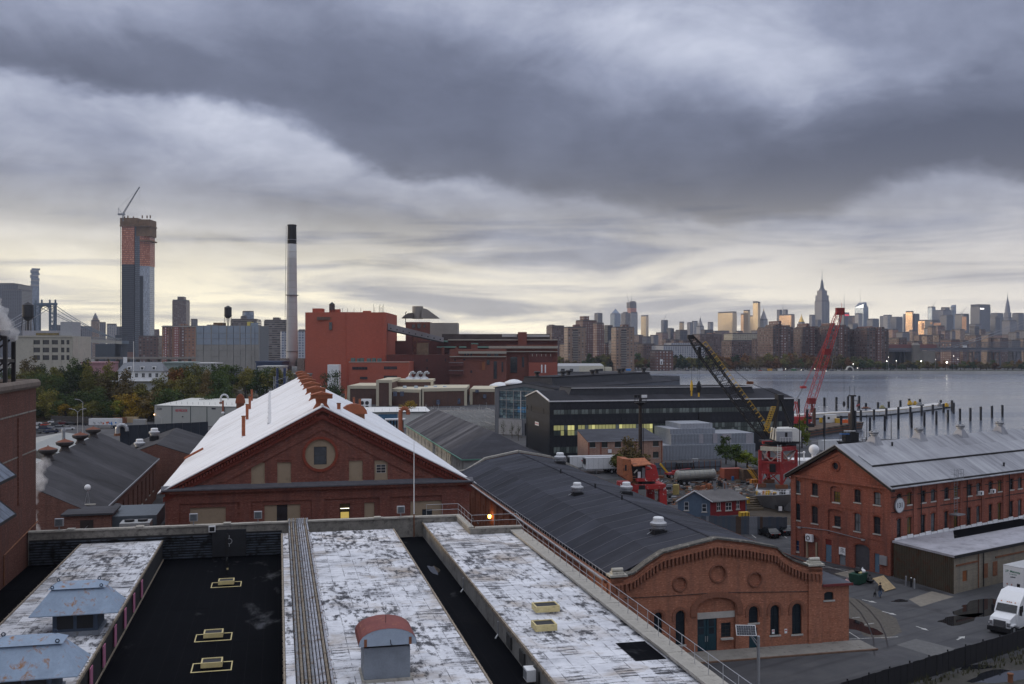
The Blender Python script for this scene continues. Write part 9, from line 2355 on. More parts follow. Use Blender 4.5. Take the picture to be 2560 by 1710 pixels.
t=city('stone tower crowned by a gilded pyramid',cB(1130),cB(1240),rB(800),4900,'grey',.35);w,d,H=t['_w'],t['_d'],t['_h'];u_=1/5.227/FPX*4900;XB(w*.15,w*.85,d*.15,d*.85,H,H+46*u_).oo('tier',FM['grey'],t);XF(w*.18,w*.82,d*.18,d*.82,H+46*u_,w*.47,w*.53,d*.47,d*.53,H+125*u_).oo('gilded_roof',PL('gilt_roof',(.70,.48,.12),.35,.6),t);XR((w/2,d/2,H+125*u_),(w/2,d/2,H+152*u_),1.6,.3,5).oo('finial',mY,t)
city('grey slab tower just left of the tallest spired tower',cB(1282),cB(1360),rB(678),5200,'grey',.3);city('low slate block before the tallest spired tower',cB(1360),cB(1435),rB(742),4700,'slate',.3)
Y=5400;u_=1/5.227/FPX*Y;t=city('tallest stone tower with stepped shoulders and a needle mast',cB(1375),cB(1556),rB(490),Y,'grey',.33,name='spired_skyscraper');w,d,H=t['_w'],t['_d'],t['_h']
for i0,h0,h1 in((.05,0,85),(.16,85,146)):XB(w*i0,w*(1-i0),d*i0,d*(1-i0),H+h0*u_,H+h1*u_).oo('tier',FM['grey'],t)
XF(w*.26,w*.74,d*.26,d*.74,H+146*u_,w*.38,w*.62,d*.38,d*.62,H+185*u_).oo('crown',FM['slate'],t);XL([(w*.19,0),(w*.15,50*u_),(w*.10,95*u_),(w*.05,118*u_)],12,(w/2,d/2,H+175*u_)).oo('mast_base',FM['slate'],t);XR((w/2,d/2,H+290*u_),(w/2,d/2,H+430*u_),w*.035,w*.008,6).oo('needle',mS,t)
for x in(.3,.5,.7):XB(w*x-w*.02,w*x+w*.02,-1.5,0,0,H).oo('pier_rib',FM['pale'],t)
t=city('dark glass tower with red lights and a tall aerial',cB(1685),cB(1810),rB(648),5600,'dark',.35);w,d,H=t['_w'],t['_d'],t['_h'];u_=1/5.227/FPX*5600;XR((w/2,d/2,H),(w/2,d/2,H+258*u_),w*.05,w*.012,6).oo('aerial',mS,t);XB(w*.1,w*.9,-1,0,H-30*u_,H-8*u_).oo('red_sign',emit('red_sign',(.8,.05,.08),.5),t)
t=city('crystalline glass tower with slanting top and needle',cB(1908),cB(2060),rB(570),5700,'blue',.45);w,d,H=t['_w'],t['_d'],t['_h'];u_=1/5.227/FPX*5700;k=MB();k.add([(0,0,H),(w*.8,0,H),(w*.8,d,H),(0,d,H),(w*.05,0,H+45*u_),(w*.78,d*.1,H+75*u_),(w*.78,d,H+70*u_),(0,d,H+12*u_)],[(4,5,6,7),(0,1,5,4),(1,2,6,5),(2,3,7,6),(3,0,4,7)]);k.oo('slanted_top',FM['blue'],t);XR((w*.4,d*.6,H),(w*.4,d*.6,H+255*u_),w*.03,w*.008,6).oo('needle',mS,t)
city('pale slab in front of the crystalline tower',cB(1885),cB(1982),rB(658),5200,'pale',.3);city('gold flecked block left of the pale slab',cB(1800),cB(1888),rB(690),5400,'sunlit_amber',.35);city('dark blue glass block low before the crystalline tower',cB(1800),cB(1925),rB(792),4300,'dark',.3);city('broad slate slab right of the crystalline tower',cB(2055),cB(2205),rB(728),5300,'slate',.3)
for i,(x0,x1,yt,m,Y,fl,lab)in enumerate(((435,520,485,'grey',5400,.35,'grey tower at the left of the right hand cluster'),(485,590,470,'pale',5200,.35,'taller pale tower overlapping the grey one'),(585,740,495,'slate',4900,.3,'broad dark slate slab in the right hand cluster'),(735,800,460,'grey',5300,.3,'grey block behind the broad slate slab'),(790,862,420,'sunlit_amber',5000,.7,'stepped stone tower with a warm lit side'),(858,950,455,'slate',5000,.2,'dark slab joined to the warm lit tower'),(955,1055,535,'sunlit_amber',4700,.5,'short block with bright window strip'),(1045,1235,535,'dark',4600,.3,'broad dark block with a glowing orange pane'),(1165,1385,405,'grey',5600,.35,'massive stepped grey complex below the curved glass tower'),(1240,1350,370,'slate',5700,.3,'upper block of the stepped grey complex'),(1240,1400,470,'slate',4800,.3,'dark glass slab before the stepped complex'),(1447,1608,455,'dark',4700,.38,'dark tower with an orange stripe and crane'),(1905,2060,445,'slate',5100,.3,'slate slab between the signed slab and the steel spire'),(2185,2330,445,'slate',4900,.3,'dark slab at the right edge of the skyline'),(1890,2010,490,'dark',4600,.3,'dark lower slab before the signed slab'),(2060,2240,540,'grey',4300,.3,'low grey block below the steel spire'),(1620,1770,590,'grey',4000,.3,'pale misty block below the signed slab'))):
 city(lab,cC(x0),cC(x1),rC(yt),Y,m,fl,((.2,.6,1.5,None),))
t=city('slender pale tower with a crane above the dark blocks',cC(1065),cC(1158),rC(362),5800,'blue',.35);mini_crane('crane on the slender pale tower',cC(1105),rC(355),cC(1153),rC(268),5800);mini_crane('crane on the dark orange striped tower',cC(1485),rC(440),cC(1558),rC(345),4700)
t=city('curved topped pale glass tower',cC(1358),cC(1422),rC(370),5800,'blue',.4);w,d,H=t['_w'],t['_d'],t['_h'];u_=1/5.227/FPX*5800;k=MB();pf_=[(0,0),(w,0)]+[(w,48*u_)]+[(w*(1-.96*sin(pi/2*i/6)),48*u_*cos(pi/2*i/6))for i in range(1,7)];k.loft([(x,0,H+z)for x,z in pf_],[(x,d,H+z)for x,z in pf_]);FN(k.oo('curved_crown',FM['blue'],t))
t=city('broad flat topped slab with a lit white sign at its crown',cC(1655),cC(1912),rC(352),5000,'slate',.25);w,d,H=t['_w'],t['_d'],t['_h'];u_=1/5.227/FPX*5000;text('MetLife',t,Plane((0,-1.0,0),(1,0,0)),w*.22,H-30*u_,26*u_,emit('sign_white',(1,.95,.9),2.5),.2);XB(w*.01,w*.99,d*.01,d*.99,H+3,H+14).oo('crown',mU,t)
Y=5300;u_=1/5.227/FPX*Y;t=city('slim tower rising to a tapering steel spire at the right',cC(2058),cC(2168),rC(500),Y,'grey',.35,name='spired_skyscraper');w,d,H=t['_w'],t['_d'],t['_h'];XB(w*.1,w*.9,d*.1,d*.9,H,H+75*u_).oo('tier',FM['grey'],t)
k=MB();k.lathe([(w*.42,0),(w*.40,40*u_),(w*.31,95*u_),(w*.19,150*u_),(w*.09,185*u_),(w*.03,225*u_),(.5,272*u_)],12,(w/2,d/2,H+72*u_));k.oo('steel_crown',PL('steel_crown',(.20,.20,.23),.4,.6),t)
for i in range(3):XL([(w*(.42-.08*i),0),(w*(.40-.08*i),8*u_)],12,(w/2,d/2,H+(75+42*i)*u_)).oo('crown_band',mG,t)
um=PL('painted_sunset_glass',(.80,.44,.22),.2,.9,var=.15,scale=.05)  # orange stands in for the sunset mirrored in the windows
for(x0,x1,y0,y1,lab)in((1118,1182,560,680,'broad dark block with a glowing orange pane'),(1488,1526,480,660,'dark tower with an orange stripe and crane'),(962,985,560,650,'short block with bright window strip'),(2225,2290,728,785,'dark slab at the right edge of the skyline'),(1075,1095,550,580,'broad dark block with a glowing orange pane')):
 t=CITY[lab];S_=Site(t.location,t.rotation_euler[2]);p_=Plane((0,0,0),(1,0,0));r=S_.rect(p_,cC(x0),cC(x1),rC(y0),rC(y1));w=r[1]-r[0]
 k=MB();k.prism([(r[0],0),(r[0]+w*.45,-w*.85),(r[1],0)],r[2],r[3]);FN(k.oo('added_glow_bay',um,t))  # wedge added on the flat face to carry the painted sunset glow
city('reddish brown slab block with a tall roof box, behind the tan tower',cA(275),cA(515),rA(465),1520,'redbrown',.3,((.2,.55,13,'redbrown'),));city('reddish brown slab, right wing of the tall boxed block',cA(470),cA(592),rA(495),1480,'redbrown',.3)
city('brown slab at the left behind the tan tower',cA(-60),cA(145),rA(525),1700,'brown',.3,((.1,.3,5,'brown'),));city('narrow dark blue glass block between the tan towers',cA(595),cA(690),rA(522),1800,'dark',.35)
def tan_tower(label,x0,x1,yt,Y,cap,bal):
 t=city(label,cA(x0),cA(x1),rA(yt),Y,'tan',.12,name='apartment_tower',group='tan balcony towers',rot=RD(7));w,d,H=t['_w'],t['_d'],t['_h'];u_=1/4.515/FPX*Y
 XB((cap[0]-x0)*u_,(cap[1]-x0)*u_,d*.2,d*.7,H,H+38*u_).oo('roof_house',FM['redbrown'],t)
 b0,b1=(bal[0]-x0)*u_,(bal[1]-x0)*u_;n_=21
 XB(b0,b1,-.15,0,5,H-2).oo('balcony_recess',PL('balcony_dark',(.05,.04,.04),.9),t);me=None
 for i in range(n_):
  if me is None:o=XB(b0,b1,-1.3,0,0,1.0).oo('balcony',PL('balcony_front',(.28,.25,.23),.8),t);me=o.data
  else:o=link('balcony',me,t)
  o.location=(0,0,6+i*(H-9)/n_)
tan_tower('tan brick apartment tower with a strip of balconies, left one',148,390,540,1290,(235,303),(207,268));tan_tower('tan brick apartment tower with a strip of balconies, nearer the crane',692,933,540,1235,(778,853),(753,815))
def hub_block(label,x0,x1,yt,Y,f,g_,caps,mid):
 """stepped brown brick slab with a redder centre bay"""
 t=city(label,f(x0),f(x1),g_(yt),Y,'brown',.25,caps,name='apartment_tower',group='stepped brown apartment towers',rot=RD(12));w,d,H=t['_w'],t['_d'],t['_h']
 XB(w*mid[0],w*mid[1],-2.2,0,0,H+3).oo('centre_bay',FM['redbrown'],t);me=None
 for i in range(18):
  for u0 in(.0,.88):
   if me is None:o=XB(0,w*.12,-1.4,0,0,.9).oo('balcony',mU,t);me=o.data
   else:o=link('balcony',me,t)
   o.location=(w*u0,0,4+i*(H-6)/18)
 for u0,hh in((.08,3),(.75,4)):XB(w*u0,w*(u0+.16),d*.1,d*.6,H,H+hh).oo('stepped_end',FM['brown'],t)
hub_block('stepped brown apartment tower, first right of the yellow crane',700,1080,835,1360,cB,rB,((.28,.62,9,'brown'),(.42,.58,18,'redbrown')),(.38,.62));hub_block('stepped brown apartment tower, left of the red crane boom',1100,1445,850,1400,cB,rB,((.3,.6,7,'brown'),(.38,.54,15,'redbrown')),(.4,.6));hub_block('stepped brown apartment tower crossed by the red crane boom',1440,1820,830,1370,cB,rB,((.25,.7,6,'brown'),(.3,.46,12,'redbrown')),(.42,.66));hub_block('stepped brown apartment tower, right of the red crane boom',140,556,650,1350,cC,rC,((.25,.7,5,'brown'),(.33,.46,9,'redbrown')),(.44,.64))
t=city('long white school block with rooftop plant behind the shore trees',cA(1190),cA(1745),rA(745),1420,'white',.12,((.25,.75,8,'white'),),name='school_block',rot=RD(8));city('five storey red brick house with a white banner on the shore',cA(1135),cA(1372),rA(805),1232,'redbrown',.15,((.05,.4,4,'redbrown'),),name='shore_house',rot=RD(9))
a=P(cA(1218),rA(893),1228);t=TG('white_banner','white vertical banner hung on the red brick shore house','banner',(a.x,1227,HC-(rA(955)-HOR)/FPX*1228),RD(9));XB(0,3.4,-.3,0,0,6.6).oo('cloth',mW,t);XB(.9,2.2,-.34,-.3,.6,4.2).oo('dark_figure_print',oq,t)
city('long brown slab right of the yellow crane tip',cA(1600),cA(1955),rA(622),1750,'brown',.2,((.6,.75,6,'redbrown'),));city('long cream slab of flats with rows of dark windows',cA(1995),cA(2345),rA(612),1950,'cream',.12,rot=RD(9));city('brown slab below the long cream flats',cA(1945),cA(2348),rA(690),1520,'brown',.2);city('small brown block left of the first stepped tower',cB(540),cB(700),rB(990),1480,'brown',.25)
city('white panelled block between two stepped towers',cB(1828),cB(1915),rB(930),1650,'white',.3);city('faded red low block between two stepped towers',cB(1820),cB(1925),rB(1035),1500,'redbrown',.3)
rr=random.Random(33);kinds_=['brown','redbrown','grey','tan','slate','pale','orange','cream'];kn={'brown':'brown','redbrown':'red brown','grey':'grey','tan':'tan','slate':'slate dark','pale':'pale','orange':'orange brick','cream':'cream'}
x=1385.0;i=0;cnt={}
big=['one','two','three','four','five','six','seven','eight','nine','ten','eleven','twelve','thirteen','fourteen','fifteen','sixteen','seventeen','eighteen','nineteen','twenty','twenty one','twenty two','twenty three','twenty four','twenty five']
while x<2570:
 w=rr.uniform(14,34);kd=rr.choice(kinds_[:5]if x<1900 else kinds_);ytop=rr.uniform(822,846)-(6 if 2200<x<2500 else 0);cnt[kd]=cnt.get(kd,0)+1
 city('hazy %s block in the middle distance, number %s of that colour from left'%(kn[kd],big[min(24,cnt[kd]-1)]),x,x+w,ytop,rr.uniform(2300,3300),kd,rr.uniform(.2,.5),((.2,.6,rr.uniform(1,4),kd),)if rr.random()<.6 else(),name='city_block',group='low blocks of the middle distance');x+=w*rr.uniform(.55,.95);i+=1
x=1400.0;cnt={}
while x<2570:
 w=rr.uniform(22,46);kd=rr.choice(('brown','redbrown','brown','tan','grey'));ytop=rr.uniform(850,866)if x<2200 else rr.uniform(838,856);cnt[kd]=cnt.get(kd,0)+1
 city('%s tenement behind the shore trees, number %s of that colour from left'%(kn[kd],big[min(24,cnt[kd]-1)]),x,x+w,ytop,rr.uniform(1560,1900),kd,rr.uniform(.15,.4),name='tenement',group='tenements behind the shore trees');x+=w*rr.uniform(.7,1.0)
t=TG('wharf_shed','long white wharf shed on the far bank with dark door openings','building',(P(1393,0,1204).x,1204,.4),0);s_=1204/FPX;w=117*s_;h=20*s_
XB(0,w,0,30,0,h*.72).oo('wall',PL('shed_white',(.50,.49,.45),.7,var=.1),t);XF(0,w,0,30,h*.72,2,w-3,8,22,h).oo('roof',PL('shed_roof',(.36,.37,.38),.6,var=.1),t);XB(w*.47,w,-.2,0,0,h*.74).oo('cream_front',PL('shed_cream',(.56,.52,.40),.7),t)
for a_,b_ in((.08,.16),(.27,.34),(.90,.98)):XB(w*a_,w*b_,-.4,-.2,0,h*.36).oo('door',mB,t)
XB(w+1,w+10,4,20,0,h*.55).oo('annexe',PL('shed_cream',(.56,.52,.40),.7),t)
names2=['brown','rust','olive','olive','green','brown','dark'];rr=random.Random(44);cnt={}
def shore(px0,px1,step,Y,h0,h1,row,w):
 x=px0
 while x<px1:
  kd=rr.choice(names2);k_=(row,kd);cnt[k_]=cnt.get(k_,0)+1;q=(x-1280)/FPX*Y
  tree('%s tree in the %s on the far bank, number %s from left'%(names[kd],row,big[min(24,cnt[k_]-1)]),(q,Y+rr.uniform(-8,8),.3),rr.uniform(h0,h1),w*rr.uniform(.8,1.25),kd,rr.randrange(3),700,1.0,'trees along the far bank');x+=step*rr.uniform(.7,1.3)
shore(1400,2190,18,1330,17,23,'back row',15);shore(2190,2600,22,1330,8,14,'low right end',11);shore(1590,2190,16,1270,12,18,'front row',12);shore(2190,2600,18,1270,8,14,'front right row',11);shore(1395,1640,20,1262,12,17,'left end',12)
rr=random.Random(9)
for i in range(26):
 px=1640+i*19+rr.uniform(-6,6);c=rr.choice(list(CC));car('%s car parked under the far bank trees, number %s from the left'%(c,big[min(24,i)])if i<25 else 'last car under the far bank trees on the right',((px-1280)/FPX*1232,1232,.4),rr.uniform(-.2,.2),CC[c],'cars on the far bank','suv' if i%3==0 else 'sedan',False)
for i,(px,c)in enumerate(((1925,(.55,.3,.04)),(1985,(.04,.14,.05)),(1551,(.03,.22,.6)),(1571,(.03,.22,.6)),(1951,(.6,.6,.6)))):
 t=TG('park_kiosk',('orange box lorry on the far bank','green bin shed on the far bank','left of two blue awnings on the far bank','right of two blue awnings on the far bank','white van body on the far bank')[i],'kiosk',((px-1280)/FPX*1228,1228,.4),0);XB(-2.8,2.8,0,2,.5,3).oo('body',PL('kiosk_%d'%i,c,.6),t);XB(-2.9,2.9,-.1,2.1,3,3.2).oo('roof',mW if i else MATS['kiosk_0'],t)
t=TG('band_shell','pale arched bandshell in the riverside park','bandshell',(P(cB(1805),0,1250).x,1250,.4),0);k=MB();oa=[(5*cos(pi*i/12),6*sin(pi*i/12))for i in range(13)];ia=[(3.6*cos(pi*i/12),4.5*sin(pi*i/12))for i in range(13)]
for i in range(12):slab(k,Plane((0,0,0),(1,0,0)),[oa[i],oa[i+1],ia[i+1],ia[i]],-3,0)
k.oo('arch',PL('bandshell',(.62,.60,.55),.7),t);XB(-3.6,3.6,2,3,0,4.5).oo('back_wall',mU,t)
os=emit('park_lamp',(1.0,.93,.82),7.0)
for i,(px,py,r)in enumerate(((2303,903,1.0),(2367,906,1.5),(2217,903,.8),(2241,902,.55),(2133,910,.6),(2384,890,.4),(1964,922,.4),(2037,922,.45),(2065,928,.45),(2144,920,.4),(2003,925,.4),(2395,898,.4),(2339,899,.4),(2221,893,.4))):
 Y=1222;z=HC-(py-HOR)/FPX*Y;t=TG('park_lamp','lit park lamp on the far bank, %s'%('second brightest of the row','brightest of the row','third brightest of the row','beside the third brightest','left of the bandshell gap','small one above the brightest','first of the tiny ones from the left','third of the tiny ones from the left','fourth of the tiny ones from the left','right of the bandshell','second of the tiny ones from the left','small one right of the brightest','small one between the two brightest','high one above the third brightest')[i],'lamp post',((px-1280)/FPX*Y,Y,.4),0,'lit lamps on the far bank')
 XR((0,0,0),(0,0,z-.4),.18,.12,5).oo('post',mS,t);k=MB();k.lathe([(.05,-r*.7),(r*.7,-.0),(.05,r*.7)],10,(0,0,z-.4));k.oo('lamp',os,t)
tag(sheet('park_lawn',[(260,1200),(900,1203),(900,1250),(260,1245)],.42,PL('park_grass',(.055,.065,.03),.95,var=.4,scale=.05)),kind='structure')
# suspension bridge at the right
mT=PL('bridge_steel',(.13,.14,.165),.7,var=.2,scale=.05);uk=PL('anchorage_stone',(.20,.185,.165),.9,var=.3,scale=.06)
Y=1420;br=TG('truss_bridge','steel suspension bridge with lattice truss deck and stone anchorage at the right','bridge',(P(2225,0,Y).x,Y,0),0);s_=Y/FPX;bx=lambda px:(px-2225)*s_;bz=lambda py:HC-(py-HOR)*s_
XB(bx(2190),bx(2760),0,26,bz(876),bz(870)).oo('deck',mT,br);XB(bx(2190),bx(2345),2,24,bz(870),bz(861)).oo('approach_parapet',PL('approach_red',(.20,.09,.085),.8),br);XB(bx(2190),bx(2600),-.6,0,bz(879),bz(877)).oo('lower_chord',mT,br)
k=MB();n_=46;a_,b_=bx(2340),bx(2760)
for y in(0,26):
 k.rod((a_,y,bz(856)),(b_,y,bz(853)),.5,n=4);k.rod((a_,y,bz(870)),(b_,y,bz(869)),.5,n=4)
 for i in range(n_):
  x0_=a_+(b_-a_)*i/n_;x1_=a_+(b_-a_)*(i+1)/n_;k.rod((x0_,y,bz(870)),(x1_,y,bz(855)),.32,n=4);k.rod((x0_,y,bz(855)),(x1_,y,bz(870)),.32,n=4)
k.oo('lattice_truss',mT,br)
XB(bx(2278),bx(2336),-3,28,0,bz(878)).oo('anchorage',uk,br);XB(bx(2280),bx(2296),-5,4,0,bz(863)).oo('anchorage_tower',uk,br);XF(bx(2279),bx(2297),-6,5,bz(863),bx(2283),bx(2293),-3,2,bz(857)).oo('anchorage_cap',uk,br)
for px in(2445,2495,2548,2610):
 for y in(2,24):
  k=MB();k.lattice((bx(px),y,0),(bx(px),y,bz(879)),(4.5,2.6),(1.6,1.6),7,.5,.3);k.oo('steel_pier',mT,br)
for px in(2235,2250,2262):XB(bx(px),bx(px)+2,2,24,0,bz(876)).oo('approach_pier',PL('pier_dark',(.05,.05,.055),.9),br)
for i,y in enumerate((-1,4,22,27)):
 k=MB();pts=[(bx(2350)+(bx(2760)-bx(2350))*q,y,bz(880)+(bz(722)-bz(880))*(.72*q+.28*q*q))for q in[j/12 for j in range(13)]];k.path(pts,.26,6);k.oo('main_cable',PL('cable_dull',(.22,.23,.26),.6),br)
t=TG('bridge_truck','white lorry crossing the lattice truss bridge','lorry',(P(2412,0,Y-.5).x,Y-1.2,bz(870)),0);XB(-2.8,2.8,0,2.2,.6,3.6).oo('box',mW,t);XB(-2.8,2.8,.2,2.0,0,.6).oo('chassis',mB,t)
# left: bridge, towers and flats
Y=1500;mb_=TG('steel_tower_bridge','blue grey suspension bridge with a steel portal tower at the left','bridge',(P(112,0,Y).x,Y,0),0);s_=Y/FPX;bx=lambda px:(px-112)*s_;bz=lambda py:HC-(py-HOR)*s_;mD=PL('bridge_blue',(.10,.135,.175),.6,var=.15,scale=.1)
def leg(p0,p1,yo):
 for px in(p0,p1):XB(bx(px)-.8,bx(px)+.8,yo,yo+4,-2,bz(762)).oo('tower_post',mD,mb_)
 k=MB();n_=9;z0,z1=bz(862),bz(766)
 for i in range(n_):
  a,b=z0+(z1-z0)*i/n_,z0+(z1-z0)*(i+1)/n_;k.rod((bx(p0),yo,a),(bx(p1),yo,b),.5,n=4);k.rod((bx(p1),yo,a),(bx(p0),yo,b),.5,n=4)
 k.oo('tower_bracing',mD,mb_)
leg(86,98,0);leg(124,138,0);leg(100,112,30)
XB(bx(85),bx(140),-1,5,bz(763),bz(757)).oo('tower_portal',mD,mb_)
k=MB();pl_=Plane((0,0,0),(1,0,0));oa=[(bx(111)+11*s_*cos(pi*i/10),bz(778)+13*s_*sin(pi*i/10))for i in range(11)]
for i in range(10):slab(k,pl_,[oa[i],oa[i+1],(oa[i+1][0],bz(762)),(oa[i][0],bz(762))],-3,0)
k.oo('portal_arch',mD,mb_)
for px in(88,103,123,137):XL([(1.6,0),(1.2,2),(1.8,3),(.9,4.5),(.1,5.5)],8,(bx(px),2,bz(757))).oo('finial',mD,mb_)
k=MB()
A,B=(bx(20),bz(842),bz(848)),(bx(302),bz(848),bz(858))
def at_(px,py,yo):q=P(px,py,Y+yo);return VV((q.x-mb_.location.x,yo,q.z))
def deck_pt(q,dpy,yo=0.0):return at_(175+130*q,846+6*q+dpy,-80*q+yo)
NB_=10
for i in range(NB_):
 q0,q1=i/NB_,(i+1)/NB_;A_=[deck_pt(q0,0),deck_pt(q0,8),deck_pt(q0,8)+VV((0,26,0)),deck_pt(q0,0)+VV((0,26,0))];B_=[deck_pt(q1,0),deck_pt(q1,8),deck_pt(q1,8)+VV((0,26,0)),deck_pt(q1,0)+VV((0,26,0))]
 k=MB();k.loft(A_,B_);FN(k.oo('deck_girder',mD,mb_))
XB(bx(-200),bx(176),0,26,bz(853),bz(846)).oo('deck',mD,mb_)
k=MB()
for i in range(26):
 q0,q1,qm=i/26,(i+1)/26,(i+.5)/26
 k.rod(deck_pt(q0,0),deck_pt(qm,-6),.45,n=4);k.rod(deck_pt(qm,-6),deck_pt(q1,0),.45,n=4);k.rod(deck_pt(q0,-6),deck_pt(q1,-6),.5,n=4)
k.oo('deck_truss',mD,mb_)
nl=PL('cable_grey',(.34,.35,.38),.6)
for j,(px,y0)in enumerate(((137,0),(124,6),(103,24),(90,30))):
 XP([at_(px+(300-px)*q,762+88*(1.35*q-.35*q*q),y0-80*q)for q in[i/10 for i in range(11)]],.5,5).oo('main_cable',mD,mb_);XP([at_(px-190*q,762+100*(1.25*q-.25*q*q),y0)for q in[i/8 for i in range(9)]],.55,5).oo('main_cable',nl,mb_)
k=MB()
for i in range(1,15):q=i/16;k.rod(at_(137+163*q,762+88*(1.35*q-.35*q*q),-80*q),at_(137+163*q,845,-80*q),.12,n=4)
tag(k.oo('hangers',mD,mb_),kind='stuff')
for p0,p1,yt in((238,300,860),(288,305,838)):a_=at_(p0,yt,-70);b_=at_(p1,yt,-70);XB(a_.x,b_.x,-70,-50,0,a_.z).oo('approach_pier',PL('pier_and_deck_shade',(.05,.06,.075),.9),mb_)  # solid dark blocks: piers together with the painted shade under the deck
Y=1760;s_=Y/FPX;TW=TG('construction_tower','tall dark glass tower under construction with orange netted top floors','skyscraper',(P(304,0,Y).x,Y,0),0);tx=lambda px:(px-304)*s_;tz=lambda py:HC-(py-HOR)*s_
uo=FC('tower_dark_glass',(.028,.033,.048),(.022,.028,.042),2.2,3.6,.8,.7,.2,.5,.25,vary=.06);ur=FC('tower_netting',(.30,.10,.055),(.46,.15,.07),1.6,3.4,.6,.6,vary=.9);un=FC('tower_pale_glass',(.16,.19,.24),(.24,.28,.34),2.0,3.6,.8,.8,.5,.4,.15)
XB(0,tx(335),0,26,0,tz(661)).oo('glass_shaft',uo,TW);XB(0,tx(335),0,26,tz(661),tz(562)).oo('netted_floors',ur,TW)
XB(tx(335),tx(349),3,28,0,tz(560)).oo('hoist_bay',FC('hoist_bay',(.07,.08,.10),(.16,.19,.23),2.5,3.6,.5,.5,vary=.25),TW)
k=MB();k.prism([(tx(349),1),(tx(369),10),(tx(369),34),(tx(349),30)],0,tz(664));k.oo('pale_shaft',un,TW);k=MB();k.prism([(tx(349),1),(tx(370),10),(tx(370),34),(tx(349),30)],tz(664),tz(590));k.oo('netted_floors',ur,TW);XB(tx(350),tx(357),-1,2,tz(840),tz(690)).oo('service_strip',PL('hoist_dark',(.03,.035,.045),.7),TW)
u5=PL('brown_formwork',(.17,.10,.05),.9,var=.4,scale=.15);XB(-2.0,tx(345),-2,30,tz(562),tz(545)).oo('formwork',u5,TW);XB(tx(340),tx(374),2,34,tz(590),tz(548)).oo('formwork',u5,TW);XB(-2.5,tx(376),-2.5,34,tz(566),tz(563)).oo('safety_deck',u5,TW);XB(tx(347),tx(376),0,34,tz(603),tz(600)).oo('safety_deck',u5,TW)
for px in(308,316,330,352,364,372):XB(tx(px),tx(px)+1.5,4,6,tz(545),tz(545)+R.uniform(3,6)).oo('form_post',u5,TW)
k=MB();k.path([(tx(302),-1,0),(tx(302),-1,tz(560))],.5,4);[k.rod((tx(302),-1,z),(tx(304),-1,z),.3,n=4)for z in range(6,240,6)];tag(k.oo('hoist_mast',mK,TW),kind='stuff')
XB(-2,tx(336),-3,0,tz(893),tz(880)).oo('podium',PL('podium',(.16,.08,.06),.8),TW)
a=P(308,545,Y-2);t=TG('tower_crane','luffing tower crane on top of the dark construction tower','crane',a,0);r_=.5
k=MB();k.lattice((0,0,-6),(0,0,8),(1.1,1.1),(1.1,1.1),5,.3,.2);k.oo('mast',mS,t);XB(-9,3,-2,2,5,8).oo('machinery_deck',mS,t);tp=P(349,467,Y-2)-a;k=MB();k.lattice((0,0,8),tp,(1.0,.5),(1.0,.5),14,.32,.2);k.oo('jib',mS,t)
ap=P(296,520,Y-2)-a;XR((-2,0,7),ap,.4,n=4).oo('a_frame',mS,t);XR((-8,0,7),ap,.35,n=4).oo('a_frame',mS,t);XR(ap,tp*.95,.15,n=4).oo('pendant',mS,t);XR(tp,tp-VV((0,0,30)),.12,n=4).oo('hoist_rope',mS,t)
city('massive dark patterned slab at the far left edge',-40,41,712,2900,'slate',.1,((.3,.78,6,'slate'),),rot=RD(5),group='left skyline');city('dark shoulder block of the patterned slab',0,52,726,2860,'slate',.1,rot=RD(5),group='left skyline')
t=city('pale jagged stacked tower under construction behind the bridge',70,94,715,3600,'blue',.3,group='left skyline');w,d,H=t['_w'],t['_d'],t['_h'];u_=3600/FPX;rr=random.Random(3)
z=H
for i in range(11):h=4.1*u_;j=rr.uniform(-.10,.10);XB(w*j,w*(1+j),d*j,d*(1+j),z,z+h*.93).oo('stacked_floor',FM['blue' if i%3 else 'pale'],t);z+=h
t=city('stepped stone tower with a cupola right of the bridge',220,246,803,2900,'tan',.35,group='left skyline');w,d,H=t['_w'],t['_d'],t['_h'];u_=2900/FPX;XB(w*.15,w*.85,d*.15,d*.85,H,H+7*u_).oo('tier',FM['tan'],t);XL([(w*.3,0),(w*.28,5*u_),(w*.16,8*u_),(w*.13,11*u_),(.5,14*u_)],12,(w/2,d/2,H+7*u_)).oo('cupola',FM['grey'],t)
for i,(p0,p1,yt,Y,m,lab)in enumerate(((172,222,818,2700,'grey','grey stone blocks left of the cupola tower'),(244,262,808,2750,'grey','narrow grey block right of the cupola tower'),(260,288,812,2600,'pale','pale block before the construction tower'),(285,306,819,2650,'slate','slate block at the foot of the construction tower'),(168,200,828,2300,'slate','dark low block above the bridge deck'),(120,150,815,3100,'slate','slate block behind the portal tower'),(368,376,808,2500,'redbrown','thin brick slab right of the construction tower'),(376,396,826,2300,'brown','dark stepped block left of the orange flats'))):city(lab,p0,p1,yt,Y,m,.3,group='left skyline')
t=city('dark brown tower with a notched top behind the orange flats',426,464,752,2600,'brown',.12,((.32,.78,11,'brown'),),rot=RD(6),group='left skyline')
city('dark brown lower block right of the construction tower',338,394,842,1250,'brown',.15,rot=RD(7),group='left skyline');t=city('broad orange brick apartment block with white and red bays',394,486,817,1180,'orange',.12,((.45,.6,8,'orange'),),rot=RD(7),name='apartment_tower',group='left skyline');w,d,H=t['_w'],t['_d'],t['_h']
for i,(u0,u1)in enumerate(((.08,.14),(.22,.28),(.36,.50),(.54,.66))):XB(w*u0,w*u1,-1.0,0,0,H).oo('bay',FM['redbrown']if i%2 else FC('red_white_bay',(.26,.07,.06),(.42,.38,.35),2.2,2.8,.45,.6),t)
XB(-.5,w+.5,-1,d,H,H+1.0).oo('cornice',mC,t)
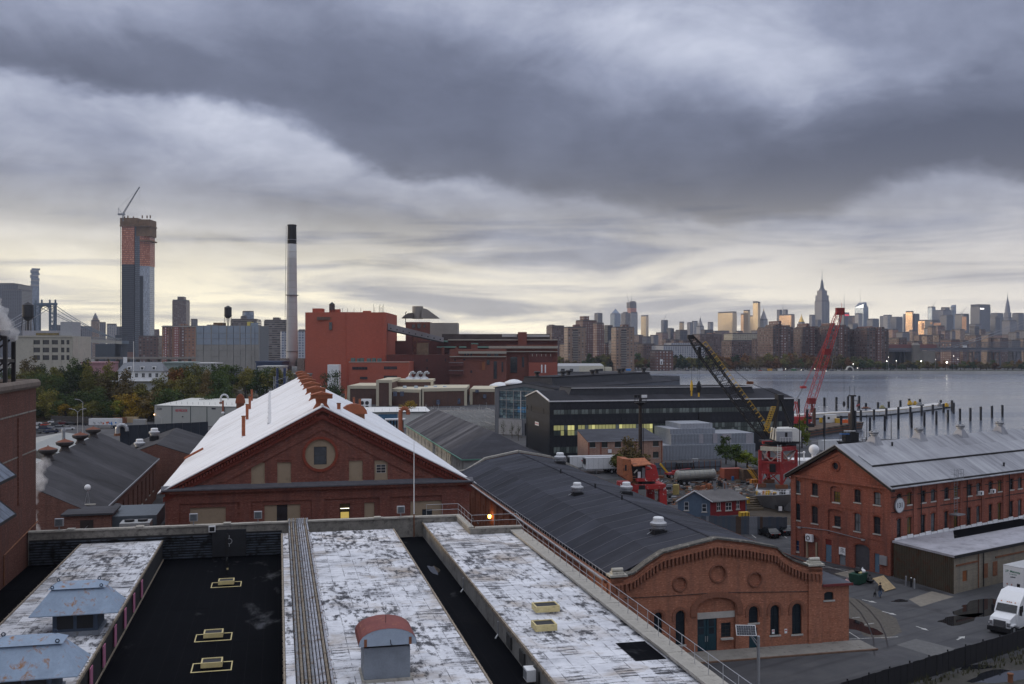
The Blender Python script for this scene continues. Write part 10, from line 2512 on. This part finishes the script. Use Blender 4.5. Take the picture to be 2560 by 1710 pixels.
for i,(p0,p1,yt,Y,m,lab)in enumerate(((472,492,800,2400,'grey','grey block behind the wrapped block, left side'),(484,494,820,1500,'brown','thin brown sliver left of the wrapped block'),(600,632,780,2300,'blue','pale glass tower with a golden side behind the wrapped block'),(598,616,793,1500,'bands','dark roof house behind the wrapped block'))):city(lab,p0,p1,yt,Y,m,.35,group='left skyline')
t=city('wide banded brown apartment slab behind the wrapped block',566,640,800,1400,'bands',.15,((.0,.4,3,'bands'),),rot=RD(7),group='left skyline');t=city('banded dark brown apartment tower left of the chimney',652,718,802,1300,'bands',.12,((.35,.62,9,'bands'),(.2,.65,3,'bands')),rot=RD(7),name='apartment_tower',group='left skyline');city('reddish sliver block left of the banded tower',645,654,826,1350,'redbrown',.3,group='left skyline')
city('white apartment block behind the chimney, left part',699,722,829,1150,'white',.2,group='left skyline');city('white apartment block with blue windows right of the chimney',742,763,829,1150,'white',.2,((.1,.9,6,'pale'),),group='left skyline')
Y=800;GW=TG('wrapped_block','broad concrete block wrapped in blue grey sheeting with bare lower floors','building',(P(491,0,Y).x,Y,0),RD(3));s_=Y/FPX;gw=lambda px:(px-491)*s_;gz=lambda py:HC-(py-HOR)*s_
u7=PL('blue_grey_wrap',(.26,.31,.37),.7,var=.12,scale=.12);u8=PL('bare_concrete_floor',(.29,.285,.265),.85,var=.15,scale=.12)
XB(0,gw(646),0,40,0,gz(814)).oo('core',PL('wrap_core',(.16,.17,.18),.9),GW)
cols_=[0,18,37,56,75,92,108,122,135,145,155]
for r_,(ya,yb)in enumerate(((814,833),(833,847),(847,862),(862,876),(876,891),(891,925))):
 for i in range(10):
  m=u7 if r_<3 else u8;XB(gw(491+cols_[i])+.18,gw(491+cols_[i+1])-.18,-.5-(.3 if(i+r_)%3==0 else 0),0,gz(yb)+.2,gz(ya)-.15).oo('sheeting_panel',m,GW)
for i in range(0,11,2):XB(gw(491+cols_[i])-.3,gw(491+cols_[i])+.3,-1.0,0,0,gz(814)).oo('column',u8,GW)
for r_ in(833,847,862,876,891):XB(0,gw(646),-.35,0,gz(r_)-.15,gz(r_)+.15).oo('floor_edge',u8,GW)
for p0,p1,yt,m in((528,552,806,u5),(612,622,804,PL('yellow_sheathing',(.62,.52,.14),.7)),(620,634,806,u7),(512,540,811,mC)):XB(gw(p0),gw(p1),6,16,gz(814),gz(yt)).oo('roof_works',m,GW)
def water_tower(label,px,py_top,py_tank,py_bot,w,Y,zb):
 t=TG('water_tower',label,'water tower',(P(px,0,Y).x,Y,zb),0);s_=Y/FPX;z=lambda py:HC-(py-HOR)*s_-zb;r=w/2*s_;md=PL('tank_dark',(.06,.05,.05),.8)
 md=PL('tower_tank',(.022,.022,.026),.7,var=.3)
 XL([(.15,z(py_bot)-r*.75),(r*.6,z(py_bot)-r*.5),(r,z(py_bot)),(r,z(py_tank)),],18).oo('tank',md,t,smooth=False);XL([(r*1.06,z(py_tank)),(.2,z(py_top))],18).oo('conical_roof',md,t)
 XL([(r*1.12,z(py_bot)),(r*1.12,z(py_bot)+.4)],18).oo('balcony',md,t)
 for i in range(4):a=pi/4+i*pi/2;XR((r*1.25*cos(a),r*1.25*sin(a),0),(r*.95*cos(a),r*.95*sin(a),z(py_bot)),.22,n=5).oo('leg',md,t)
 XR((0,0,0),(0,0,z(py_bot)),.5,n=8).oo('riser',md,t);return t
water_tower('black water tower standing on the wrapped block',570,764,769,790,18,806,gz(814))
Y=560;CF=TG('cream_factory','cream concrete factory block with large dark windows at the left','building',(P(40,0,Y).x,Y,0),0);s_=Y/FPX;fx=lambda px:(px-40)*s_;fz=lambda py:HC-(py-HOR)*s_
pl=Plane((0,0,0),(1,0,0));hs=[rect(fx(a),fx(b),fz(d_),fz(c_))for a,b in((83,100),(106,123),(129,145),(152,161),(166,175))for c_,d_ in((850,861),(869,881),(888,900))]
k=MB();PN(k,pl,rect(fx(40),fx(181),0,fz(840)),hs,.5);k.oo('wall',PL('cream_concrete',(.42,.40,.34),.8,var=.15,scale=.2,stain=(.28,.27,.24)),CF);XB(fx(40)+.1,fx(181)-.1,.55,25,0,fz(840)-.1).oo('core',MATS['cream_concrete'],CF)
for h_ in hs:WN(CF,pl,h_,.35,rows=3,cols=6,sill=False,glassm=mL)
XB(fx(44),fx(150),6,18,fz(840),fz(826)).oo('penthouse',PL('penthouse_grey',(.33,.33,.36),.7),CF);XB(fx(78),fx(135),5.6,6,fz(838),fz(832)).oo('penthouse_window',glass('amber_glass',(.10,.075,.02)),CF);XB(fx(143),fx(171),4,16,fz(840),fz(804)).oo('stair_tower',PL('tower_grey',(.36,.37,.39),.7),CF)
for i in range(6):XB(fx(82+i*23),fx(84+i*23),-.25,0,0,fz(842)).oo('pilaster',MATS['cream_concrete'],CF)
XB(fx(40),fx(181),-.4,0,fz(843),fz(839)).oo('cornice',MATS['cream_concrete'],CF)
water_tower('large black water tower on the cream factory roof',70,755,763,793,26,568,fz(826));
t=TG('bridge_approach','long low highway viaduct crossing behind the orange flats','viaduct',(P(170,0,900).x,900,0),0);s_=900/FPX;XB(0,320*s_,0,12,HC-(898-HOR)*s_,HC-(893-HOR)*s_).oo('deck',PL('viaduct',(.22,.20,.18),.9),t)
for i in range(12):XB(4+i*9.4,5.4+i*9.4,3,9,0,HC-(898-HOR)*s_).oo('pier',PL('viaduct',(.22,.20,.18),.9),t)
# steam and haze
def steam(label,loc,dims,dens,seed,loc2=None,name='steam_plume',shape=None):
 """a closed puffy body filled with volume"""
 rr=random.Random(seed);bm=bmesh.new()
 for(x,y,z,r)in shape:bmesh.ops.create_icosphere(bm,subdivisions=3,radius=r,matrix=Matrix.Translation((x,y,z)))
 me=bpy.data.meshes.new(name);bm.to_mesh(me);bm.free();o=link(name,me,None,loc);md=o.modifiers.new('rm','REMESH');md.mode='VOXEL';md.voxel_size=.16
 tx_=bpy.data.textures.new('puff','CLOUDS');tx_.noise_scale=.8;tx_.noise_depth=4;d_=o.modifiers.new('d','DISPLACE');d_.texture=tx_;d_.strength=1.3;d_.mid_level=.6
 m=bpy.data.materials.get('steam_%d'%seed)or bpy.data.materials.new('steam_%d'%seed);m.use_nodes=True;t=m.node_tree;t.nodes.clear();g=NG(t);out=g.n('ShaderNodeOutputMaterial');v=g.n('ShaderNodeVolumePrincipled');v.inputs['Color'].default_value=(.97,.97,.98,1);v.inputs['Anisotropy'].default_value=.2
 n=g.noise(ocoord(g),.55,4,.6);g.put(v.inputs['Density'],g.m('*',g.ramp(n,[(.38,.12),(.62,1.0)]),dens));t.links.new(v.outputs[0],out.inputs['Volume']);me.materials.append(m)
 return tag(o,label,kind='stuff')
p=P(4,815,86)
steam('white steam billowing from the stack on the left block',(p.x,86,p.z),None,2.2,1,shape=[(.0,0,.2,1.0),(-.6,0,1.0,1.2),(-1.5,.3,1.7,1.4),(-2.8,0,2.2,1.5),(.6,0,-.5,.7),(.9,0,-1.1,.5),(-4,0,2.8,1.6)])
p=P(98,1290,118)
steam('thin steam drifting along the dark shed behind the left block',(p.x,118,p.z-2),None,.8,2,shape=[(-1.2,0,0,1.4),(-.6,0,-1,1.3),(-1.3,0,2.2,1.2),(-1.0,0,4.2,1.1),(-.6,.5,6.0,1.3),(-.2,0,7.6,1.1),(.5,.5,8.4,.8),(.6,0,-1.6,.9)])
HZ=XB(-7000,7000,-60,8200,-3.5,460).oo('haze',None)if False else None
hz=MB();hz.box(-7000,7000,-320,8100,-6.5,520);me_=bpy.data.meshes.new('haze');me_.from_pydata(hz.v,[],hz.f);HZ=link('haze',me_);tag(HZ,'pale air over the river and city',kind='stuff')
m=bpy.data.materials.new('haze_air');m.use_nodes=True;t_=m.node_tree;t_.nodes.clear();g=NG(t_);out=g.n('ShaderNodeOutputMaterial');v=g.n('ShaderNodeVolumePrincipled');v.inputs['Color'].default_value=(.70,.80,1.0,1);v.inputs['Density'].default_value=0.000046;v.inputs['Anisotropy'].default_value=.3;t_.links.new(v.outputs[0],out.inputs['Volume']);me_.materials.append(m)
